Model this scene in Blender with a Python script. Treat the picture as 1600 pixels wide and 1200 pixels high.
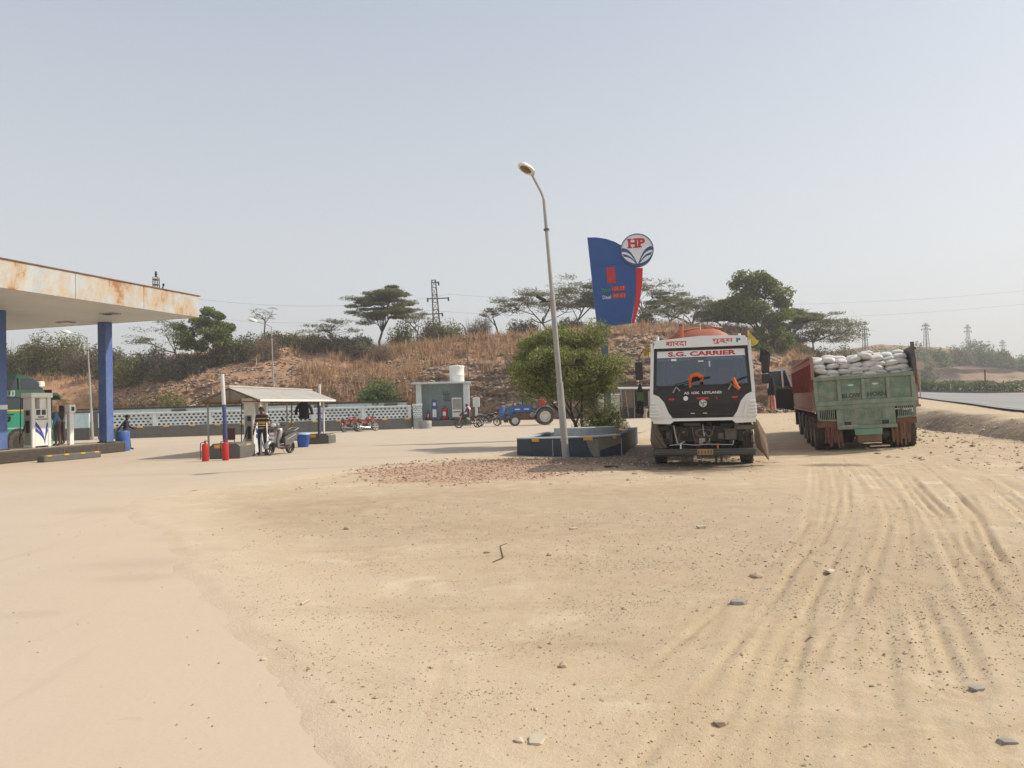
import bpy, bmesh, math, random
import numpy as np
from mathutils import Vector, Matrix, Euler

for o in list(bpy.data.objects): bpy.data.objects.remove(o)
SC = bpy.context.scene
COL = SC.collection
R_ = math.radians
# ---------------------------------------------------------------- camera, sky, sun, exposure
cam_d = bpy.data.cameras.new('camera'); cam = bpy.data.objects.new('camera', cam_d); COL.objects.link(cam)
cam_d.sensor_width = 36.0; cam_d.lens = 1209.0 / 1600.0 * 36.0
cam_d.clip_start = 0.1; cam_d.clip_end = 6000.0
cam.matrix_world = Matrix.Translation((0, 0, 1.6)) @ Matrix.Rotation(R_(90 + 1.42), 4, 'X') @ Matrix.Rotation(R_(-1.57), 4, 'Z')
SC.camera = cam
SUN_EL, SUN_AZ = 43.0, 82.0        # degrees above the horizon; degrees clockwise from +Y
W = bpy.data.worlds.new('World'); SC.world = W; W.use_nodes = True
nt = W.node_tree; nt.nodes.clear()
wo = nt.nodes.new('ShaderNodeOutputWorld'); bg = nt.nodes.new('ShaderNodeBackground')
sky = nt.nodes.new('ShaderNodeTexSky'); sky.sky_type = 'NISHITA'; sky.sun_disc = False
sky.sun_elevation = R_(SUN_EL); sky.sun_rotation = R_(SUN_AZ)
sky.altitude = 200; sky.air_density = 1.0; sky.dust_density = 4.5; sky.ozone_density = 1.2
hs = nt.nodes.new('ShaderNodeHueSaturation'); hs.inputs['Saturation'].default_value = 0.38
nt.links.new(sky.outputs[0], hs.inputs['Color'])
# dust laden air: the same all round, paler towards the horizon
wtc = nt.nodes.new('ShaderNodeTexCoord'); wsx = nt.nodes.new('ShaderNodeSeparateXYZ'); nt.links.new(wtc.outputs['Generated'], wsx.inputs[0])
wr = nt.nodes.new('ShaderNodeValToRGB'); nt.links.new(wsx.outputs[2], wr.inputs[0])
for i, (p, c) in enumerate(((0.0, (.74, .735, .71)), (.16, (.655, .672, .68)), (.45, (.465, .53, .62)), (1.0, (.35, .41, .52)))):
    e = wr.color_ramp.elements[i] if i < 2 else wr.color_ramp.elements.new(p)
    e.position = p; e.color = (*c, 1)
wm = nt.nodes.new('ShaderNodeMix'); wm.data_type = 'RGBA'; wm.inputs[0].default_value = 0.68
wv = nt.nodes.new('ShaderNodeVectorMath'); wv.operation = 'SCALE'; wv.inputs['Scale'].default_value = 6.6
nt.links.new(wr.outputs[0], wv.inputs[0]); nt.links.new(hs.outputs[0], wm.inputs[6]); nt.links.new(wv.outputs[0], wm.inputs[7]); nt.links.new(wm.outputs[2], bg.inputs[0])
bg.inputs[1].default_value = 0.138
nt.links.new(bg.outputs[0], wo.inputs[0])
sd = bpy.data.lights.new('sun', 'SUN'); sun = bpy.data.objects.new('sun', sd); COL.objects.link(sun)
sd.energy = 3.2; sd.angle = R_(0.6); sd.color = (1.0, 0.92, 0.79)
to_sun = Vector((math.sin(R_(SUN_AZ)) * math.cos(R_(SUN_EL)), math.cos(R_(SUN_AZ)) * math.cos(R_(SUN_EL)), math.sin(R_(SUN_EL))))
sun.rotation_euler = to_sun.to_track_quat('Z', 'Y').to_euler(); sun.location = to_sun * 60
SC.view_settings.view_transform = 'Standard'; SC.view_settings.look = 'None'
SC.view_settings.exposure = 0.34; SC.view_settings.gamma = 1.0
try: SC.view_settings.use_curve_mapping = False
except Exception: pass
SC.render.engine = 'CYCLES'
SC.cycles.max_bounces = 6; SC.cycles.transparent_max_bounces = 12; SC.cycles.volume_bounces = 0

# ---------------------------------------------------------------- helpers
rng = np.random.default_rng(7); random.seed(7)
class MB:
    """collects shapes for ONE mesh object"""
    def __init__(s): s.v = []; s.f = []; s.m = []
    def add(s, vs, fs, m=0, M=None):
        b = len(s.v)
        if M is not None: vs = [tuple(M @ Vector(p)) for p in vs]
        s.v.extend([tuple(p) for p in vs]); s.f.extend([tuple(b + i for i in f) for f in fs]); s.m.extend([m] * len(fs)); return s
    def box(s, c, d, rot=None, bev=0.0, m=0, seg=1, taper=None):
        bm = bmesh.new(); bmesh.ops.create_cube(bm, size=1.0)
        for v in bm.verts:
            tx = ty = 1.0
            if taper and v.co.z > 0: tx, ty = taper
            v.co = Vector((v.co.x * d[0] * tx, v.co.y * d[1] * ty, v.co.z * d[2]))
        if bev > 0: bmesh.ops.bevel(bm, geom=bm.edges[:], offset=min(bev, min(d) * 0.45), segments=seg, profile=0.6, affect='EDGES')
        M = Matrix.Translation(c)
        if rot: M = M @ Euler(rot).to_matrix().to_4x4()
        bm.verts.index_update()
        s.add([v.co[:] for v in bm.verts], [[v.index for v in f.verts] for f in bm.faces], m, M); bm.free(); return s
    def cyl(s, a, b, r0, r1=None, n=10, m=0, caps=True):
        r1 = r0 if r1 is None else r1
        a = Vector(a); b = Vector(b); d = (b - a)
        if d.length < 1e-6: return s
        q = d.to_track_quat('Z', 'Y').to_matrix()
        vs = []
        for p, r in ((a, r0), (b, r1)):
            for i in range(n):
                t = 2 * math.pi * i / n; vs.append(p + q @ Vector((r * math.cos(t), r * math.sin(t), 0)))
        fs = [(i, (i + 1) % n, n + (i + 1) % n, n + i) for i in range(n)]
        if caps: fs += [tuple(range(n - 1, -1, -1)), tuple(range(n, 2 * n))]
        return s.add(vs, fs, m)
    def tube(s, pts, r, n=6, m=0, r1=None):
        pts = [Vector(p) for p in pts]; k = len(pts); r1 = r if r1 is None else r1
        vs = []; fs = []
        for j, p in enumerate(pts):
            d = (pts[min(j + 1, k - 1)] - pts[max(j - 1, 0)])
            q = d.to_track_quat('Z', 'Y').to_matrix(); rr = r + (r1 - r) * j / max(1, k - 1)
            for i in range(n):
                t = 2 * math.pi * i / n; vs.append(p + q @ Vector((rr * math.cos(t), rr * math.sin(t), 0)))
        for j in range(k - 1):
            for i in range(n): fs.append((j * n + i, j * n + (i + 1) % n, (j + 1) * n + (i + 1) % n, (j + 1) * n + i))
        fs += [tuple(range(n - 1, -1, -1)), tuple(range((k - 1) * n, k * n))]
        return s.add(vs, fs, m)
    def lathe(s, prof, c=(0, 0, 0), axis='z', n=20, m=0, sx=1.0, sy=1.0, caps=True):
        vs = []; fs = []; k = len(prof)
        for (r, h) in prof:
            for i in range(n):
                t = 2 * math.pi * i / n; x, y = r * math.cos(t) * sx, r * math.sin(t) * sy
                p = (x, y, h) if axis == 'z' else ((h, x, y) if axis == 'x' else (y, h, x))
                vs.append((p[0] + c[0], p[1] + c[1], p[2] + c[2]))
        for j in range(k - 1):
            for i in range(n): fs.append((j * n + i, j * n + (i + 1) % n, (j + 1) * n + (i + 1) % n, (j + 1) * n + i))
        if caps and prof[0][0] > 1e-5: fs.append(tuple(range(n - 1, -1, -1)))
        if caps and prof[-1][0] > 1e-5: fs.append(tuple(range((k - 1) * n, k * n)))
        return s.add(vs, fs, m)
    def ball(s, c, r, n=10, m=0, rot=None):
        if not hasattr(r, '__len__'): r = (r, r, r)
        k = max(4, n // 2 + 1); vs = []; fs = []
        M = Euler(rot).to_matrix() if rot else Matrix.Identity(3)
        for j in range(k + 1):
            a = math.pi * j / k
            for i in range(n):
                t = 2 * math.pi * i / n
                p = M @ Vector((r[0] * math.sin(a) * math.cos(t), r[1] * math.sin(a) * math.sin(t), r[2] * math.cos(a)))
                vs.append((p.x + c[0], p.y + c[1], p.z + c[2]))
        for j in range(k):
            for i in range(n): fs.append((j * n + i, (j + 1) * n + i, (j + 1) * n + (i + 1) % n, j * n + (i + 1) % n))
        return s.add(vs, fs, m)
    def prism(s, poly, d0, d1, plane='xz', m=0):
        """poly in a plane, extruded along the third axis from d0 to d1"""
        n = len(poly)
        def P(p, d): return {'xz': (p[0], d, p[1]), 'xy': (p[0], p[1], d), 'yz': (d, p[0], p[1])}[plane]
        vs = [P(p, d0) for p in poly] + [P(p, d1) for p in poly]
        fs = [tuple(range(n)), tuple(range(2 * n - 1, n - 1, -1))] + [(i, n + i, n + (i + 1) % n, (i + 1) % n) for i in range(n)]
        return s.add(vs, fs, m)
    def quad(s, a, b, c, d, m=0): return s.add([a, b, c, d], [(0, 1, 2, 3)], m)
    def build(s, name, mats, parent=None, smooth=False, loc=None, rot=None, ang=40):
        me = bpy.data.meshes.new(name); me.from_pydata(s.v, [], s.f)
        if not isinstance(mats, (list, tuple)): mats = [mats]
        for mm in mats: me.materials.append(mm)
        if len(mats) > 1: me.polygons.foreach_set('material_index', s.m)
        bm = bmesh.new(); bm.from_mesh(me); bmesh.ops.recalc_face_normals(bm, faces=bm.faces[:]); bm.to_mesh(me); bm.free()
        if smooth:
            me.polygons.foreach_set('use_smooth', [True] * len(me.polygons))
            try: me.set_sharp_from_angle(angle=R_(ang))
            except Exception: pass
        me.update()
        return link(name, me, parent, loc, rot)
def link(name, me, parent=None, loc=None, rot=None):
    o = bpy.data.objects.new(name, me); COL.objects.link(o)
    if parent is not None: o.parent = parent
    if loc is not None: o.location = loc
    if rot is not None: o.rotation_euler = rot
    return o
def fast_mesh(name, verts, faces, mats, parent=None, smooth=False, loc=None, attrs=None):
    """numpy verts (n,3) and faces (m,k)"""
    me = bpy.data.meshes.new(name); verts = np.asarray(verts, np.float32); faces = np.asarray(faces, np.int32)
    k = faces.shape[1]; n = len(faces)
    me.vertices.add(len(verts)); me.vertices.foreach_set('co', verts.ravel())
    me.loops.add(n * k); me.loops.foreach_set('vertex_index', faces.ravel())
    me.polygons.add(n); me.polygons.foreach_set('loop_start', np.arange(0, n * k, k, dtype=np.int32))
    try: me.polygons.foreach_set('loop_total', np.full(n, k, np.int32))
    except Exception: pass
    if not isinstance(mats, (list, tuple)): mats = [mats]
    for mm in mats: me.materials.append(mm)
    me.update(calc_edges=True); me.validate()
    me.polygons.foreach_set('use_smooth', [bool(smooth)] * len(me.polygons))
    for an, av in (attrs or {}).items():
        a = me.attributes.new(an, 'FLOAT', 'POINT'); a.data.foreach_set('value', np.asarray(av, np.float32))
    return link(name, me, parent, loc)
def grid_faces(nx, ny):
    i = np.arange(nx * ny).reshape(ny, nx)
    return np.stack([i[:-1, :-1], i[:-1, 1:], i[1:, 1:], i[1:, :-1]], -1).reshape(-1, 4)
def tag(o, label=None, cat=None, group=None, kind=None):
    if label: o['label'] = label
    if cat: o['category'] = cat
    if group: o['group'] = group
    if kind: o['kind'] = kind
    return o
def thing(name, label, cat, loc=(0, 0, 0), rz=0.0, group=None, rot=None):
    o = bpy.data.objects.new(name, None); COL.objects.link(o); o.location = loc
    o.rotation_euler = rot if rot else (0, 0, rz); o.empty_display_size = 0.2
    return tag(o, label, cat, group)
def dup(root, loc=None, rot=None, label=None, group=None, scale=None):
    def cp(o, par):
        c = o.copy(); COL.objects.link(c)
        if par is not None: c.parent = par
        for ch in list(o.children): cp(ch, c)
        return c
    c = cp(root, None)
    if loc is not None: c.location = loc
    if rot is not None: c.rotation_euler = rot
    if scale is not None: c.scale = scale if hasattr(scale, '__len__') else (scale,) * 3
    if label: c['label'] = label
    if group: c['group'] = group
    return c
# ---- noise
def _h(ix, iy, seed):
    n = (ix * 374761393 + iy * 668265263 + seed * 974634777) & 0xFFFFFFFF
    n = ((n ^ (n >> 13)) * 1274126177) & 0xFFFFFFFF
    return ((n ^ (n >> 16)) & 0xFFFF) / 65535.0
def vnoise(x, y, seed=0):
    x = np.asarray(x, float); y = np.asarray(y, float)
    xi = np.floor(x).astype(np.int64); yi = np.floor(y).astype(np.int64); fx = x - xi; fy = y - yi
    fx = fx * fx * (3 - 2 * fx); fy = fy * fy * (3 - 2 * fy)
    a = _h(xi, yi, seed); b = _h(xi + 1, yi, seed); c = _h(xi, yi + 1, seed); d = _h(xi + 1, yi + 1, seed)
    return (a + (b - a) * fx) * (1 - fy) + (c + (d - c) * fx) * fy
def fbm(x, y, seed=0, octv=4, gain=0.5):
    t = 0; a = 1.0; s = 0
    for i in range(octv):
        t = t + a * vnoise(np.asarray(x) * 2 ** i, np.asarray(y) * 2 ** i, seed + i * 17); s += a; a *= gain
    return t / s - 0.5
def sstep(a, b, x):
    t = np.clip((np.asarray(x, float) - a) / (b - a), 0, 1); return t * t * (3 - 2 * t)
# ---- materials
DUST = (0.44, 0.33, 0.21)
class NT:
    def __init__(s, name):
        s.m = bpy.data.materials.new(name); s.m.use_nodes = True; s.t = s.m.node_tree; s.t.nodes.clear()
        s.out = s.n('ShaderNodeOutputMaterial'); s.p = s.n('ShaderNodeBsdfPrincipled'); s.l(s.p.outputs[0], s.out.inputs[0])
        s.tc = s.n('ShaderNodeTexCoord')
    def n(s, t): return s.t.nodes.new(t)
    def l(s, a, b): s.t.links.new(a, b)
    def noise(s, scale, detail=4, rough=0.55, vec=None, dist=0.0, stretch=None):
        x = s.n('ShaderNodeTexNoise'); x.inputs['Scale'].default_value = scale; x.inputs['Detail'].default_value = detail
        x.inputs['Roughness'].default_value = rough; x.inputs['Distortion'].default_value = dist
        v = vec if vec is not None else s.tc.outputs['Object']
        if stretch:
            mp = s.n('ShaderNodeMapping'); mp.inputs['Scale'].default_value = stretch; s.l(v, mp.inputs[0]); v = mp.outputs[0]
        s.l(v, x.inputs['Vector']); return x.outputs['Fac']
    def ramp(s, fac, stops):
        r = s.n('ShaderNodeValToRGB'); e = r.color_ramp.elements
        while len(e) < len(stops): e.new(0.5)
        for i, (p, c) in enumerate(stops):
            e[i].position = p; e[i].color = (c, c, c, 1) if not hasattr(c, '__len__') else (*c, 1)
        s.l(fac, r.inputs[0]); return r.outputs[0]
    def mix(s, fac, a, b):
        x = s.n('ShaderNodeMix'); x.data_type = 'RGBA'
        for i, val in ((0, fac), (6, a), (7, b)):
            if hasattr(val, 'is_linked'): s.l(val, x.inputs[i])
            elif i == 0: x.inputs[0].default_value = val
            else: x.inputs[i].default_value = (*val, 1)
        return x.outputs[2]
    def math(s, op, a, b=0.0, clamp=False):
        x = s.n('ShaderNodeMath'); x.operation = op; x.use_clamp = clamp
        for i, val in enumerate((a, b)):
            if hasattr(val, 'is_linked'): s.l(val, x.inputs[i])
            else: x.inputs[i].default_value = val
        return x.outputs[0]
    def bump(s, h, strength=0.3, dist=0.02):
        b = s.n('ShaderNodeBump'); b.inputs['Strength'].default_value = strength; b.inputs['Distance'].default_value = dist
        s.l(h, b.inputs['Height']); s.l(b.outputs[0], s.p.inputs['Normal'])
    def attr(s, name):
        a = s.n('ShaderNodeAttribute'); a.attribute_name = name; return a.outputs['Fac']
    def col(s, c):
        if hasattr(c, 'is_linked'): s.l(c, s.p.inputs['Base Color'])
        else: s.p.inputs['Base Color'].default_value = (*c, 1)
    def rough(s, v): s.p.inputs['Roughness'].default_value = v
def mat(name, col, rough=0.6, metal=0.0, var=0.22, scale=3.0, dust=0.15, bump=0.0, bscale=60.0, spec=0.4, rust=0.0, stain=0.0, col2=None):
    k = NT(name); k.rough(rough); k.p.inputs['Metallic'].default_value = metal
    k.p.inputs['Specular IOR Level'].default_value = spec
    c2 = col2 or tuple(x * (1 - var) for x in col)
    c = k.mix(k.ramp(k.noise(scale, 5, 0.6), [(0.35, 0.0), (0.65, 1.0)]), col, c2)
    if stain > 0:
        st = k.ramp(k.noise(scale * 0.8, 6, 0.7, stretch=(3, 3, 0.35)), [(0.5, 0.0), (0.72, stain)])
        c = k.mix(st, c, tuple(x * 0.35 for x in col))
    if rust > 0:
        rf = k.ramp(k.noise(scale * 1.3, 7, 0.72, dist=0.4), [(0.56 - 0.1 * rust, 0.0), (0.66, min(1.0, rust))])
        c = k.mix(rf, c, (0.20, 0.075, 0.03))
    if dust > 0:
        g = k.n('ShaderNodeNewGeometry'); sx = k.n('ShaderNodeSeparateXYZ'); k.l(g.outputs['Normal'], sx.inputs[0])
        up = k.math('MULTIPLY_ADD', sx.outputs[2], 0.5); k.t.nodes[-1].inputs[2].default_value = 0.55
        f = k.math('MULTIPLY', k.ramp(k.noise(scale * 2.3, 6, 0.7), [(0.3, 0.25), (0.7, 1.0)]), up)
        f = k.math('MULTIPLY', f, dust, True); c = k.mix(f, c, DUST)
    k.col(c)
    if bump > 0: k.bump(k.noise(bscale, 4, 0.6), bump, 0.02)
    return k.m
_text_cache = {}
def text(s, name, m, parent, loc, rot, width=None, height=0.1, depth=0.004, bold=0.0, spacing=1.0, shear=0.0):
    """flat lettering on a surface: text lies in local XY, turned by rot"""
    cu = bpy.data.curves.new('t', 'FONT'); cu.body = s; cu.align_x = 'CENTER'; cu.align_y = 'CENTER'; cu.size = 1.0
    cu.offset = bold; cu.extrude = 0.0; cu.space_character = spacing; cu.resolution_u = 3; cu.shear = shear
    t = bpy.data.objects.new('t', cu); COL.objects.link(t)
    dg = bpy.context.evaluated_depsgraph_get(); me = bpy.data.meshes.new_from_object(t.evaluated_get(dg))
    bpy.data.objects.remove(t); bpy.data.curves.remove(cu)
    co = np.zeros(len(me.vertices) * 3, np.float32); me.vertices.foreach_get('co', co); co = co.reshape(-1, 3)
    lo, hi = co.min(0), co.max(0); sz = np.maximum(hi - lo, 1e-6); c = (lo + hi) / 2
    sy = height / sz[1]; sx = (width / sz[0]) if width else sy
    co = (co - c) * np.array([sx, sy, 1]); me.vertices.foreach_set('co', co.ravel().astype(np.float32))
    bm = bmesh.new(); bm.from_mesh(me); bmesh.ops.remove_doubles(bm, verts=bm.verts[:], dist=1e-5)
    r = bmesh.ops.extrude_face_region(bm, geom=bm.faces[:])
    for e in r['geom']:
        if isinstance(e, bmesh.types.BMVert): e.co.z += depth
    bmesh.ops.recalc_face_normals(bm, faces=bm.faces[:]); bm.to_mesh(me); bm.free()
    me.materials.clear(); me.materials.append(m); me.name = name
    return link(name, me, parent, loc, rot)
# ---- shared materials
M_ = {}
def dm(key, *a, **k): M_[key] = mat(key, *a, **k); return M_[key]
dm('white_paint', (0.78, 0.77, 0.73), rough=0.45, var=0.06, dust=0.16)
dm('cab_white', (0.80, 0.80, 0.77), rough=0.35, var=0.05, dust=0.12, spec=0.5)
dm('black_paint', (0.018, 0.018, 0.02), rough=0.4, dust=0.05)
dm('black_plastic', (0.02, 0.02, 0.021), rough=0.5, dust=0.06)
dm('chassis', (0.022, 0.02, 0.018), rough=0.75, dust=0.12, scale=8)
dm('engine_metal', (0.10, 0.095, 0.085), rough=0.6, metal=0.2, dust=0.22, scale=12)
dm('tyre', (0.035, 0.032, 0.03), rough=0.85, dust=0.35, scale=6, bump=0.3)
dm('rim_grey', (0.30, 0.29, 0.27), rough=0.55, dust=0.4)
dm('rim_white', (0.72, 0.70, 0.64), rough=0.5, dust=0.25)
dm('rim_black', (0.03, 0.03, 0.03), rough=0.4, dust=0.15)
dm('steel', (0.42, 0.42, 0.41), rough=0.45, metal=0.5, dust=0.15)
dm('galv', (0.36, 0.36, 0.34), rough=0.6, var=0.25, dust=0.15, stain=0.3)
dm('rusty', (0.19, 0.10, 0.055), rough=0.85, var=0.4, dust=0.2)
dm('red_paint', (0.52, 0.02, 0.02), rough=0.35, dust=0.06)
dm('letter_red', (0.62, 0.025, 0.03), rough=0.5, var=0.08, dust=0.05)
dm('letter_white', (0.80, 0.80, 0.80), rough=0.5, var=0.05, dust=0.05)
dm('yellow_mark', (0.80, 0.42, 0.03), rough=0.6, dust=0.15)
dm('grey_kerb', (0.105, 0.11, 0.112), rough=0.8, dust=0.25, bump=0.2, stain=0.3)
dm('pale_blue', (0.60, 0.76, 0.80), rough=0.8, var=0.12, dust=0.12, stain=0.35, bump=0.15)
dm('pale_blue_white', (0.64, 0.71, 0.72), rough=0.8, var=0.1, dust=0.12, stain=0.3)
dm('wood', (0.24, 0.17, 0.11), rough=0.85, var=0.4, dust=0.25, scale=6)
dm('skin', (0.17, 0.085, 0.05), rough=0.6, dust=0.0, var=0.1)
dm('hair', (0.012, 0.01, 0.009), rough=0.6, dust=0.0)
gk = NT('dark_glass'); gk.col((0.03, 0.04, 0.05)); gk.rough(0.08); gk.p.inputs['Specular IOR Level'].default_value = 0.6; M_['dark_glass'] = gk.m
gk = NT('clear_glass'); gk.t.nodes.remove(gk.p)
_tr = gk.n('ShaderNodeBsdfTransparent'); _tr.inputs[0].default_value = (0.62, 0.68, 0.72, 1); _gl = gk.n('ShaderNodeBsdfGlossy'); _gl.inputs['Roughness'].default_value = 0.04
_fr = gk.n('ShaderNodeFresnel'); _fr.inputs[0].default_value = 1.5; _ms = gk.n('ShaderNodeMixShader'); _ad = gk.math('MULTIPLY_ADD', _fr.outputs[0], 1.0); gk.t.nodes[-1].inputs[2].default_value = 0.10
gk.l(_ad, _ms.inputs[0]); gk.l(_tr.outputs[0], _ms.inputs[1]); gk.l(_gl.outputs[0], _ms.inputs[2]); gk.l(_ms.outputs[0], gk.out.inputs[0]); M_['clear_glass'] = gk.m
gk = NT('mirror_glass'); gk.col((0.5, 0.5, 0.5)); gk.rough(0.05); gk.p.inputs['Metallic'].default_value = 1.0; M_['mirror_glass'] = gk.m

# ================================================================ THE SETTING: ground, pavement, road, hills
YR = np.array([-60., 20, 38, 52, 70, 95, 130, 180, 400]); ZR = np.array([.3, .36, .52, .72, 1.06, 1.8, 2.7, 3.2, 3.5])
PAVE = [(-0.55, 2.2), (-0.73, 3.48), (-1.04, 4.06), (-1.37, 4.64), (-1.76, 5.28), (-2.19, 6.09), (-2.78, 7.15), (-3.56, 8.52), (-4.44, 10.05), (-5.72, 12.11), (-6.57, 13.49),
        (-6.74, 14.42), (-6.36, 15.93), (-5.67, 17.02), (-4.93, 18.44), (-4.04, 20.12), (-2.98, 22.14), (-1.63, 23.70), (-0.27, 24.95), (0.3, 25.0), (2.4, 31.3), (5.0, 33.0), (8.5, 44), (11.5, 57), (15, 66), (15, 70.0),
        (-60, 70.0), (-60, -6), (-0.55, -6)]
PA = np.array(PAVE)
def poly_dist(px, py, poly, closed=True):
    """signed distance to polygon (negative inside)"""
    d = np.full(px.shape, 1e9); ins = np.zeros(px.shape, bool); n = len(poly)
    for i in range(n):
        ax, ay = poly[i]; bx, by = poly[(i + 1) % n]
        if not closed and i == n - 1: break
        ex, ey = bx - ax, by - ay
        t = np.clip(((px - ax) * ex + (py - ay) * ey) / (ex * ex + ey * ey + 1e-9), 0, 1)
        d = np.minimum(d, np.hypot(px - ax - t * ex, py - ay - t * ey))
        c = (ay > py) != (by > py)
        with np.errstate(divide='ignore', invalid='ignore'):
            xi = (bx - ax) * (py - ay) / (by - ay + 1e-12) + ax
        ins ^= (c & (px < xi))
    return np.where(ins, -d, d) if closed else d
def line_param(px, py, poly):
    """distance and arc position along a polyline"""
    d = np.full(px.shape, 1e9); s = np.zeros(px.shape); acc = 0.0; sg = np.zeros(px.shape)
    for i in range(len(poly) - 1):
        ax, ay = poly[i]; bx, by = poly[i + 1]; ex, ey = bx - ax, by - ay; L = math.hypot(ex, ey)
        t = np.clip(((px - ax) * ex + (py - ay) * ey) / (L * L + 1e-9), 0, 1)
        dd = np.hypot(px - ax - t * ex, py - ay - t * ey); m = dd < d
        d = np.where(m, dd, d); s = np.where(m, acc + t * L, s); sg = np.where(m, np.sign((px - ax) * ey - (py - ay) * ex), sg); acc += L
    return d, s, sg
def smooth_line(pts, k=6):
    p = np.array(pts, float); out = []
    for i in range(len(p) - 1):
        p0 = p[max(i - 1, 0)]; p1 = p[i]; p2 = p[i + 1]; p3 = p[min(i + 2, len(p) - 1)]
        for j in range(k):
            t = j / k
            out.append(0.5 * ((2 * p1) + (-p0 + p2) * t + (2 * p0 - 5 * p1 + 4 * p2 - p3) * t * t + (-p0 + 3 * p1 - 3 * p2 + p3) * t ** 3))
    out.append(p[-1]); return np.array(out)
# wheel tracks: (polyline, half width of the band, depth, kind)
TRACKS = [
    ([(7.62, 19.59), (5.32, 13.56), (3.17, 8.36), (2.07, 5.87), (1.41, 4.43), (0.92, 3.38)], .16, .016),
    ([(8.14, 19.85), (5.21, 12.62), (3.35, 8.33), (2.13, 5.69), (1.56, 4.42), (1.16, 3.37)], .13, .012),
    ([(8.31, 19.79), (5.99, 13.39), (3.97, 8.63), (2.97, 6.37), (2.34, 4.93), (1.89, 3.94)], .12, .016),
    ([(8.65, 19.89), (5.96, 12.45), (4.09, 8.22), (3.41, 6.66), (2.79, 5.16), (2.34, 4.17)], .16, .022),
    ([(8.32, 16.96), (6.25, 11.95), (5.30, 9.70), (4.59, 8.14), (3.93, 6.72), (3.24, 5.26)], .16, .05),
    ([(9.58, 18.84), (7.85, 13.99), (5.99, 10.25), (4.66, 7.78), (3.94, 6.26)], .14, .035),
    ([(9.97, 18.69), (8.30, 13.87), (6.91, 10.70), (5.61, 7.99)], .14, .03),
    ([(10.22, 18.59), (8.81, 14.32), (7.56, 11.27)], .12, .025),
    ([(2.36, 5.42), (1.98, 4.49), (1.73, 3.79), (1.51, 3.35)], .12, .012),
    ([(-1.71, 5.39), (-1.13, 4.74), (-0.76, 4.38), (-0.38, 4.01), (-0.08, 3.69), (0.15, 3.43)], .15, .014),
    ([(1.44, 5.94), (1.14, 5.17), (0.87, 4.47), (0.62, 3.87), (0.40, 3.41)], .14, .010),
    ([(-0.45, 4.91), (-0.44, 4.37), (-0.47, 3.86), (-0.50, 3.46)], .10, .008),
    ([(0.67, 8.35), (0.41, 6.90), (0.17, 5.89), (-0.05, 4.88)], .12, .008),
    ([(-1.47, 10.76), (-0.05, 9.92), (1.49, 9.37), (3.05, 9.39)], .10, .010),
    ([(2.31, 6.92), (1.55, 5.13), (1.08, 4.17), (0.76, 3.51)], .13, .010),
    ([(3.08, 6.15), (2.60, 5.04), (2.21, 4.00), (1.97, 3.38)], .14, .012),
]
TRACKS = [(smooth_line(p), w, d * .55) for p, w, d in TRACKS]
_ra, _rb = smooth_line([(8.00, 19.91), (4.06, 10.63), (2.18, 6.94), (1.15, 5.03), (0.23, 3.42)], 8), smooth_line([(10.04, 19.11), (7.25, 12.14), (5.25, 8.04), (3.97, 5.50), (2.58, 3.28)], 8)
_rr = random.Random(12)
for _i in range(20):      # single narrow grooves cut by other tyres
    _t0 = _rr.uniform(.03, .95); _t1 = _t0 + _rr.uniform(-.14, .14); _a = _rr.uniform(0, .45); _b = _a + _rr.uniform(.25, .55); _n = len(_ra)
    _i0, _i1 = int(_a * _n), min(_n - 1, int(_b * _n))
    TRACKS.append((np.array([_ra[j] * (1 - (_t0 + (_t1 - _t0) * j / _n)) + _rb[j] * (_t0 + (_t1 - _t0) * j / _n) for j in range(_i0, _i1 + 1)]), .045, _rr.uniform(.008, .014)))
NE2 = [(20.5, 10), (20.5, 18), (22, 25), (25, 38), (30.5, 52), (37, 70), (45, 92), (51, 115), (55, 150)]
def far_s(x, y): return (x - 13.9) * .963 - (y - 21.8) * .27
def big_height(x, y):
    s = far_s(x, y); zr = np.interp(y, YR, ZR)
    h = np.minimum(np.maximum(x - 8.3, 0) * .042, .16) * sstep(14, 19, y) * (1 - sstep(40, 70, y))
    dz = (0.85 + .5 * fbm(x * .6, y * .6, 73) + .25 * fbm(x * 2, y * 2, 74)) * np.exp(-((s - 1.5 - .3 * np.sin(y * .35)) / 1.0) ** 2) * sstep(14, 20, y) * (1 - sstep(38, 48, y))
    lip = .04 * np.exp(-((s + .2) / .8) ** 2) * sstep(14, 20, y) * (1 - sstep(38, 48, y))
    h = h * (1 - sstep(.5, 2.5, s)) - dz + lip
    h = h + (zr - .07) * sstep(1.9, 4.2, s + .5 * np.sin(y * .5)) + (.22 * fbm(x * .9, y * .9, 76) + .12 * fbm(x * 3, y * 3, 77)) * sstep(-1, 1, s) * (1 - sstep(3.4, 5.0, s)) * sstep(12, 18, y) * (1 - sstep(46, 60, y))
    d, _, sg = line_param(x, y, NE2)
    return h - .45 * sstep(.1, 1.6, d) * (sg > 0) * (y > 16) * (y < 160) * (x < 90)
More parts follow.
